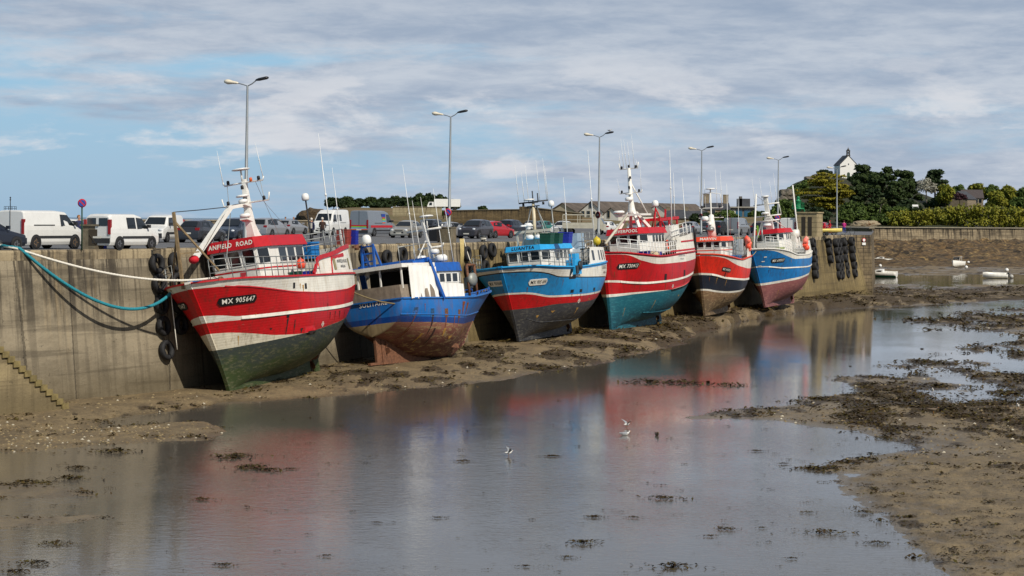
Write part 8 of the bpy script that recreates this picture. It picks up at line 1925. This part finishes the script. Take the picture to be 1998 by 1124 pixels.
stone_run('stone_wall', 'low stone wall crossing the pier end below the hedge', 1640, 1702, 345, 332, 444.5, 446, 460, FW)
stone_run('concrete_wall', 'beige concrete wall below the white lorry', 766, 862, 440, 440, 404, 405, 424, mat_c := stone_mat('beige concrete', '#8f8468', '#a39879', '#6b6048', seams=True), True)
stone_run('stone_wall', 'long brown field stone wall below the skyline', 880, 1014, 436, 430, 411, 409, 436, FW)
stone_run('stone_wall', 'high brown stone wall with a stepped top beside the warehouses', 1013, 1030, 425, 424, 403, 403, 440, FW, False)
stone_run('stone_wall', 'tall brown stone wall sloping down to the warehouses', 1030, 1136, 424, 420, 404, 417, 440, FW)
t = thing('lorry', 'white box lorry parked on the skyline of the headland', 'lorry', pose(at(870, 412, 470), -92) , None); mb = MB(); mb.box((-.3, 0, 1.9), (6.0, 2.4, 1.75)); mb.build('box_body', WHITE_CLEAN, t); mb = MB(); mb.extrude([(2.75, -1.05, .5), (4.3, -1.05, .5), (4.25, -1.05, 1.3), (3.9, -1.05, 2.1), (2.75, -1.05, 2.1)], (0, 2.1, 0)); mb.build('cab', WHITE_CLEAN, t); mb = MB(); mb.add([(3.9, 1.07, 1.3), (3.2, 1.07, 1.3), (3.2, 1.07, 1.95), (3.75, 1.07, 1.95)], [(0, 1, 2, 3)]); mb.build('window', GLASS, t)
for x in (3.4, -2.0):
    for s_ in (1, -1): mb = MB(); mb.lathe([(.2, .1), (.45, .1), (.45, -.1)], 14, (x, s_ * 1.0, .45), M=Matrix.Rotation(R_(90 * -s_), 3, 'X')); mb.build('wheel', TYR, t)
# boulders
def rock(c, r, label, m, name='boulder', group=None, seed=0):
    bm = bmesh.new(); bmesh.ops.create_icosphere(bm, subdivisions=3, radius=1.0)
    for v in bm.verts:
        n = v.co.normalized(); q = mnoise.noise(n * 1.6 + Vector((seed, 0, 0))) * .35 + mnoise.noise(n * 4 + Vector((0, seed, 0))) * .14; v.co = Vector((n.x * r[0], n.y * r[1], n.z * r[2])) * (1 + q)
    me = bpy.data.meshes.new(name); bm.to_mesh(me); bm.free(); me.materials.append(m); o = bpy.data.objects.new(name, me); COL.objects.link(o); o.location = c; tag(o, label, 'rock', group)
RK = land_mat('brown boulder', ('#3b2f20', '#5b4a33', '#6d5a3e'), .9, .8); RKG = land_mat('grey granite', ('#5a544a', '#756d60', '#4b4a38'), .35, .8)
for i, (px, y, Y, r, lab) in enumerate(((612, 428, 246, (1.9, 1.4, 1.3), 'brown boulder at the end of the parapet, tallest of the pile'), (594, 432, 247, (1.3, 1.2, .9), 'brown boulder low at the near side of the pile behind the two people in black'), (636, 430, 247, (1.6, 1.3, 1.1), 'brown boulder beside the white minibus roof'), (650, 434, 248, (1.4, 1.2, .9), 'brown boulder half behind the white minibus'))): rock(at(px, y, Y), r, lab, RK, seed=i * 3.1)
for i, (px, y, Y, r, lab) in enumerate(((1534, 380, 690, (2.6, 2.2, 2.0), 'grey cliff boulder jutting from the hill behind the green light'), (1526, 392, 685, (1.9, 1.6, 1.5), 'grey boulder below the jutting cliff rock'), (1577, 349, 728, (1.6, 1.3, 1.0), 'grey boulder on the slope left of the chapel'), (1592, 344, 730, (1.4, 1.2, .8), 'grey boulder close under the hilltop bush'), (1608, 341, 730, (1.8, 1.2, .7), 'flat grey boulder beside the chapel'))): rock(at(px, y, Y), r, lab, RKG, seed=i * 2.3 + 20)
rock(at(1690, 438, 606), (4.2, 2, 1.3), 'pale heap of rubble under the shrubs by the sea wall', land_mat('pale rubble', ('#8d7f68', '#a39579', '#6d4a2c'), .5, .8), seed=41)
t = thing('garden_bench', 'white garden bench on the slope above the hedge', 'bench', Matrix.Translation(at(1786, 406, 622))); mb = MB(); mb.box((0, 0, .45), (1.8, .5, .08)); mb.build('seat', WHITE_CLEAN, t); mb = MB(); mb.box((0, .25, .8), (1.8, .06, .5)); mb.build('backrest', WHITE_CLEAN, t)
for x in (-.8, .8): mb = MB(); mb.box((x, 0, .2), (.08, .45, .42)); mb.build('leg', WHITE_CLEAN, t)

# ------------------------------------------------------------------ small craft, buoys, gulls on the flats
HULLW = mat('small boat white', '#dcdad2', .4, var=.06, streak=.2); GREENB = mat('green bottom paint', '#0f6b4a', .5)
def gz(px, py, dz=0.0): q = ground_z(px, py); return q + Vector((0, 0, dz))
dinghy(gz(1723, 513), 285, 5.0, 2.0, .95, HULLW, 'small white sailing dinghy with low cabin, lying beyond a green bottomed one', cabin=True, roll=.06, motor=False)
dinghy(gz(1722, 541), 295, 4.9, 1.9, .9, HULLW, 'small boat with green bottom and cream deck near the pier end', cabin=True, roll=-.12, motor=False, low=GREENB)
dinghy(gz(1869, 522), 215, 4.6, 2.0, 1.2, HULLW, 'white motor boat with windscreen and hard top on the mud flats', console=True, roll=.05)
dinghy(gz(1942, 543), 275, 4.0, 1.5, .8, HULLW, 'white open rowing boat tilted on the mud flats', roll=-.22, motor=True, inner=mat('cream inside', '#cbbf9a', .6))
for (px, py, r, m_, lab) in ((1727, 513, .34, WHITE_CLEAN, 'white mooring buoy in front of the white sailing dinghy'), (1718, 521, .32, WHITE_CLEAN, 'white mooring buoy between the two sailing dinghies'), (1747, 541, .34, WHITE_CLEAN, 'white mooring buoy beside the green bottomed boat'), (1890, 515, .34, WHITE_CLEAN, 'white mooring buoy touching the side of the motor boat'), (1886, 524, .32, WHITE_CLEAN, 'white mooring buoy below the motor boat'), (1965, 530, .36, WHITE_CLEAN, 'white mooring buoy beyond the tilted rowing boat'), (1974, 543, .36, mat('grey buoy', '#a9a7a0', .5), 'grey mooring buoy beside the tilted rowing boat')):
    mb = MB(); mb.ball((0, 0, 0), r, 14, 9); mb.lathe([(r * .3, -r * 1.05), (r * .3, -r * .8)], 8); mb.tube([(0, 0, r * .95), (0, 0, r * 1.2)], .03, 5)
    o = mb.build('mooring_buoy', m_, mw=Matrix.Translation(gz(px, py, r * .8))); tag(o, lab, 'buoy')
GW_, GG, GBK = mat('gull white', '#dedcd6', .7, var=.05), mat('gull grey', '#8d9094', .7), mat('gull dark', '#6a5c4c', .7)
def gull(p, heading, label, mode='swim', dark=False, size=1.0):
    t = thing('gull', label, 'gull', pose(p, heading) @ Matrix.Scale(size, 4), 'gulls in the harbour'); up = .0 if mode == 'swim' else .14
    body = GBK if dark else GW_
    mb = MB(); prof = [(.004, -.24), (.03, -.2), (.07, -.1), (.088, .02), (.075, .11), (.045, .17), (.04, .2), (.047, .24), (.04, .285), (.004, .31)]
    vs = []; S_ = 10
    for r, x in prof:
        rise = .0 if x < .1 else (x - .1) * .62
        for k in range(S_): a = 2 * math.pi * k / S_; vs.append((x if x < .15 else .15 + (x - .15) * .55, r * math.cos(a), up + .06 + r * .85 * math.sin(a) + rise + (max(0, -x - .1) * .15)))
    n_ = len(prof); mb.add(vs, [(i * S_ + k, i * S_ + (k + 1) % S_, (i + 1) * S_ + (k + 1) % S_, (i + 1) * S_ + k) for i in range(n_ - 1) for k in range(S_)], smooth=True)
    mb.build('body', GW_ if not dark else body, t)
    mb = MB(); hx, hz = .225, up + .19; mb.lathe([(.014, 0), (.01, .04), (.002, .06)], 6, (hx + .01, 0, hz - .02), M=Matrix.Rotation(R_(95), 3, 'Y')); mb.build('beak', mat('gull beak', '#b0702a', .6), t)
    for s_ in (1, -1):
        mb = MB()
        if mode == 'flap':
            rows = [[(.1, s_ * .06, up + .11), (-.06, s_ * .06, up + .10)], [(.13, s_ * .24, up + .24), (-.02, s_ * .24, up + .22)], [(.06, s_ * .42, up + .33), (-.04, s_ * .42, up + .31)], [(-.04, s_ * .58, up + .37), (-.06, s_ * .58, up + .36)]]
        else:
            rows = [[(.1, s_ * .085, up + .08), (.08, s_ * .04, up + .135)], [(0, s_ * .1, up + .07), (0, s_ * .04, up + .15)], [(-.14, s_ * .075, up + .085), (-.14, s_ * .02, up + .13)], [(-.3, s_ * .015, up + .12), (-.3, s_ * .005, up + .13)]]
        mb.grid(rows); mb.grid([[(x, y, z - .008) for x, y, z in r] for r in rows]); mb.build('wing', GG if not dark else GBK, t)
    if mode != 'swim':
        for s_ in (.03, -.03): mb = MB(); mb.tube([(.0, s_, up), (.01, s_, 0)], .008, 5); mb.build('leg', MATS['gull beak'], t)
    return t
for (px, py, hd, mode, dark, lab) in ((1225, 834, 60, 'flap', False, 'white gull lifting its wings in the middle of the pool'), (1222, 849, 75, 'swim', False, 'grey winged gull swimming just below the wing lifting one'), (1284, 850, 170, 'swim', True, 'brown young gull swimming alone'), (995, 890, 80, 'flap', False, 'white gull with spread wings splashing in the pool'),
        (1821, 768, 190, 'stand', False, 'white gull standing on the sand bank by the puddles'), (1988, 799, 200, 'stand', False, 'white gull standing at the picture edge'), (1823, 807, 100, 'stand', True, 'brown speckled young gull on the weedy bank')):
    p = ground_z(px, py); gull(p, hd, lab, mode, dark, .66 if mode == 'flap' else .95)
gull(at(1188.5, 258.5, 190), 120, 'white gull perched on the dark lamp head of the third street lamp', 'stand', False, .9)

# ------------------------------------------------------------------ seaweed, stones and shells on the mud
def scatter():
    N = 60000; px = rng.uniform(-60, 2060, N); py = rng.uniform(560, 1130, N); dy = py - hor(0) - (px) * ROLL
    X, Y, H, WD, WT = terrain(px[None, :], dy[None, :]); X, Y, H, WD, WT = [a[0] for a in (X, Y, H, WD, WT)]
    ok = (H > ZW - .015) & (rng.random(N) < (.035 + .55 * WD)) & (H > -3)
    upper = (px > 480) & (px < 1500) & (py < 790)
    sel = np.nonzero(ok)[0][:7500]
    P = np.stack([X, Y, H], 1)[sel]; sc = np.clip(P[:, 1] / 75, .7, 2.6) * rng.uniform(.35, 1.25, len(sel)) ** 1.4
    # single clumps seen in the pool
    big = [(450, 893, 1.5), (468, 889, .9), (497, 912, 1.6), (520, 917, 1.2), (160, 914, 1.1), (140, 933, 1.5), (52, 941, 1.3), (90, 942, .7), (395, 974, .8), (1298, 973, 1.2), (1135, 1060, 1.3), (1420, 1032, .8), (1605, 1038, 1.5), (1322, 1106, 1.5), (1270, 746, 1.6), (1328, 748, 1.7), (1425, 752, 1.2), (225, 881, 1.6), (1388, 1046, .5), (1110, 1087, .6), (570, 915, .5), (110, 1062, 1.2), (70, 1100, 1.4), (35, 1115, 1.2), (440, 1102, .8), (860, 1010, .5), (905, 900, .6), (1080, 890, .5), (1075, 890, .5), (740, 1020, .4), (1160, 1008, .7), (1030, 1105, .5), (1580, 1000, .5), (1660, 905, 1.6), (1620, 915, 1.5), (1590, 914, 1.2), (1240, 1010, .5), (640, 1085, .5), (1545, 1090, .5), (1165, 1009, .5), (1490, 1030, .4), (1480, 880, .5), (1530, 905, .5), (1690, 1000, .8), (1720, 1060, .9), (1780, 1012, 1.3), (1740, 990, 1.0)]
    bp = []; bs = []
    for x, y, s_ in big:
        g = ground(x, y, ZW + .02); 
        for _ in range(5): bp.append((g.x + random.gauss(0, .12) * s_ * g.y / 70, g.y + random.gauss(0, .10) * s_ * g.y / 70, g.z)); bs.append(s_ * .8 * g.y / 70)
    P = np.concatenate([P, np.array(bp)]); sc = np.concatenate([sc, np.array(bs)])
    # drifting wisps
    M_ = 230; wx = rng.uniform(0, 1700, M_); wy = rng.uniform(780, 1124, M_); g = np.array([tuple(ground(a, b, ZW + .012)) for a, b in zip(wx, wy)]); P = np.concatenate([P, g]); sc = np.concatenate([sc, rng.uniform(.12, .4, M_) * g[:, 1] / 70])
    k = 20; n = len(P); a = rng.uniform(0, 2 * np.pi, (n, k)); r = np.abs(rng.normal(0, .24, (n, k))); elong = rng.uniform(1.0, 2.6, (n, 1))
    cx = P[:, None, 0] + np.cos(a) * r * sc[:, None] * elong; cy = P[:, None, 1] + np.sin(a) * r * sc[:, None]; cz = P[:, None, 2] + .005 + np.maximum(0, .10 - r * .22) * sc[:, None] * rng.random((n, k))
    c = np.stack([cx, cy, cz], -1).reshape(-1, 3); m = len(c); th = rng.uniform(0, 2 * np.pi, m); L = (np.repeat(sc, k) * rng.uniform(.03, .11, m)); W_ = L * rng.uniform(.2, .5, m); tl = rng.uniform(-.5, .5, m)
    d = np.stack([np.cos(th), np.sin(th), tl], 1); e = np.stack([-np.sin(th), np.cos(th), rng.uniform(-.6, .6, m)], 1)
    q = np.stack([c - d * L[:, None], c - e * W_[:, None] + [0, 0, .01], c + d * L[:, None], c + e * W_[:, None] + [0, 0, .012]], 1).reshape(-1, 3)
    me = bpy.data.meshes.new('seaweed'); me.vertices.add(4 * m); me.vertices.foreach_set('co', q.astype(np.float32).ravel()); me.loops.add(4 * m); me.loops.foreach_set('vertex_index', np.arange(4 * m, dtype=np.int32)); me.polygons.add(m); me.polygons.foreach_set('loop_start', np.arange(0, 4 * m, 4, dtype=np.int32)); me.update(); me.validate()
    me.materials.append(foliage('seaweed fronds', '#2a1f11', '#463517', '#55501f', .6)); o = bpy.data.objects.new('seaweed', me); COL.objects.link(o); tag(o, kind='stuff')
    # pebbles and shells
    px = np.concatenate([rng.uniform(-20, 520, 1100), rng.uniform(0, 330, 600), rng.uniform(600, 1500, 900), rng.uniform(1500, 2010, 1700)]); py = np.concatenate([rng.uniform(750, 885, 1100), rng.uniform(835, 885, 600), rng.uniform(640, 780, 900), rng.uniform(600, 900, 1700)]); dy = py - hor(0) - px * ROLL
    X, Y, H, WD, WT = [q_[0] for q_ in terrain(px[None, :], dy[None, :])]; ok = (H > ZW + .004); X, Y, H = X[ok], Y[ok], H[ok]
    mb = MB(); base = [(1, 0, 0), (.4, .8, .1), (-.6, .7, 0), (-1, -.1, .05), (-.3, -.8, 0), (.6, -.7, .1), (.1, .05, .6)]
    for x, y, h in zip(X, Y, H):
        s_ = .028 * random.uniform(.6, 2.4) ** 1.4 * (y / 100) ** .5; an = random.random() * 6.28; ca, sa = math.cos(an), math.sin(an)
        mb.add([(x + s_ * (ca * u - sa * v) * 1.2, y + s_ * (sa * u + ca * v), h - .01 + s_ * w_ * 1.3) for u, v, w_ in base], [(i, (i + 1) % 6, 6) for i in range(6)], random.choice((0, 0, 0, 0, 0, 1, 1, 1, 1, 2)))
    o = mb.build('pebbles', [mat('brown pebble', '#6d5c40', .8), mat('pale pebble', '#857555', .8), mat('shell white', '#b5ad99', .7)], flip=False); tag(o, kind='stuff')
scatter()
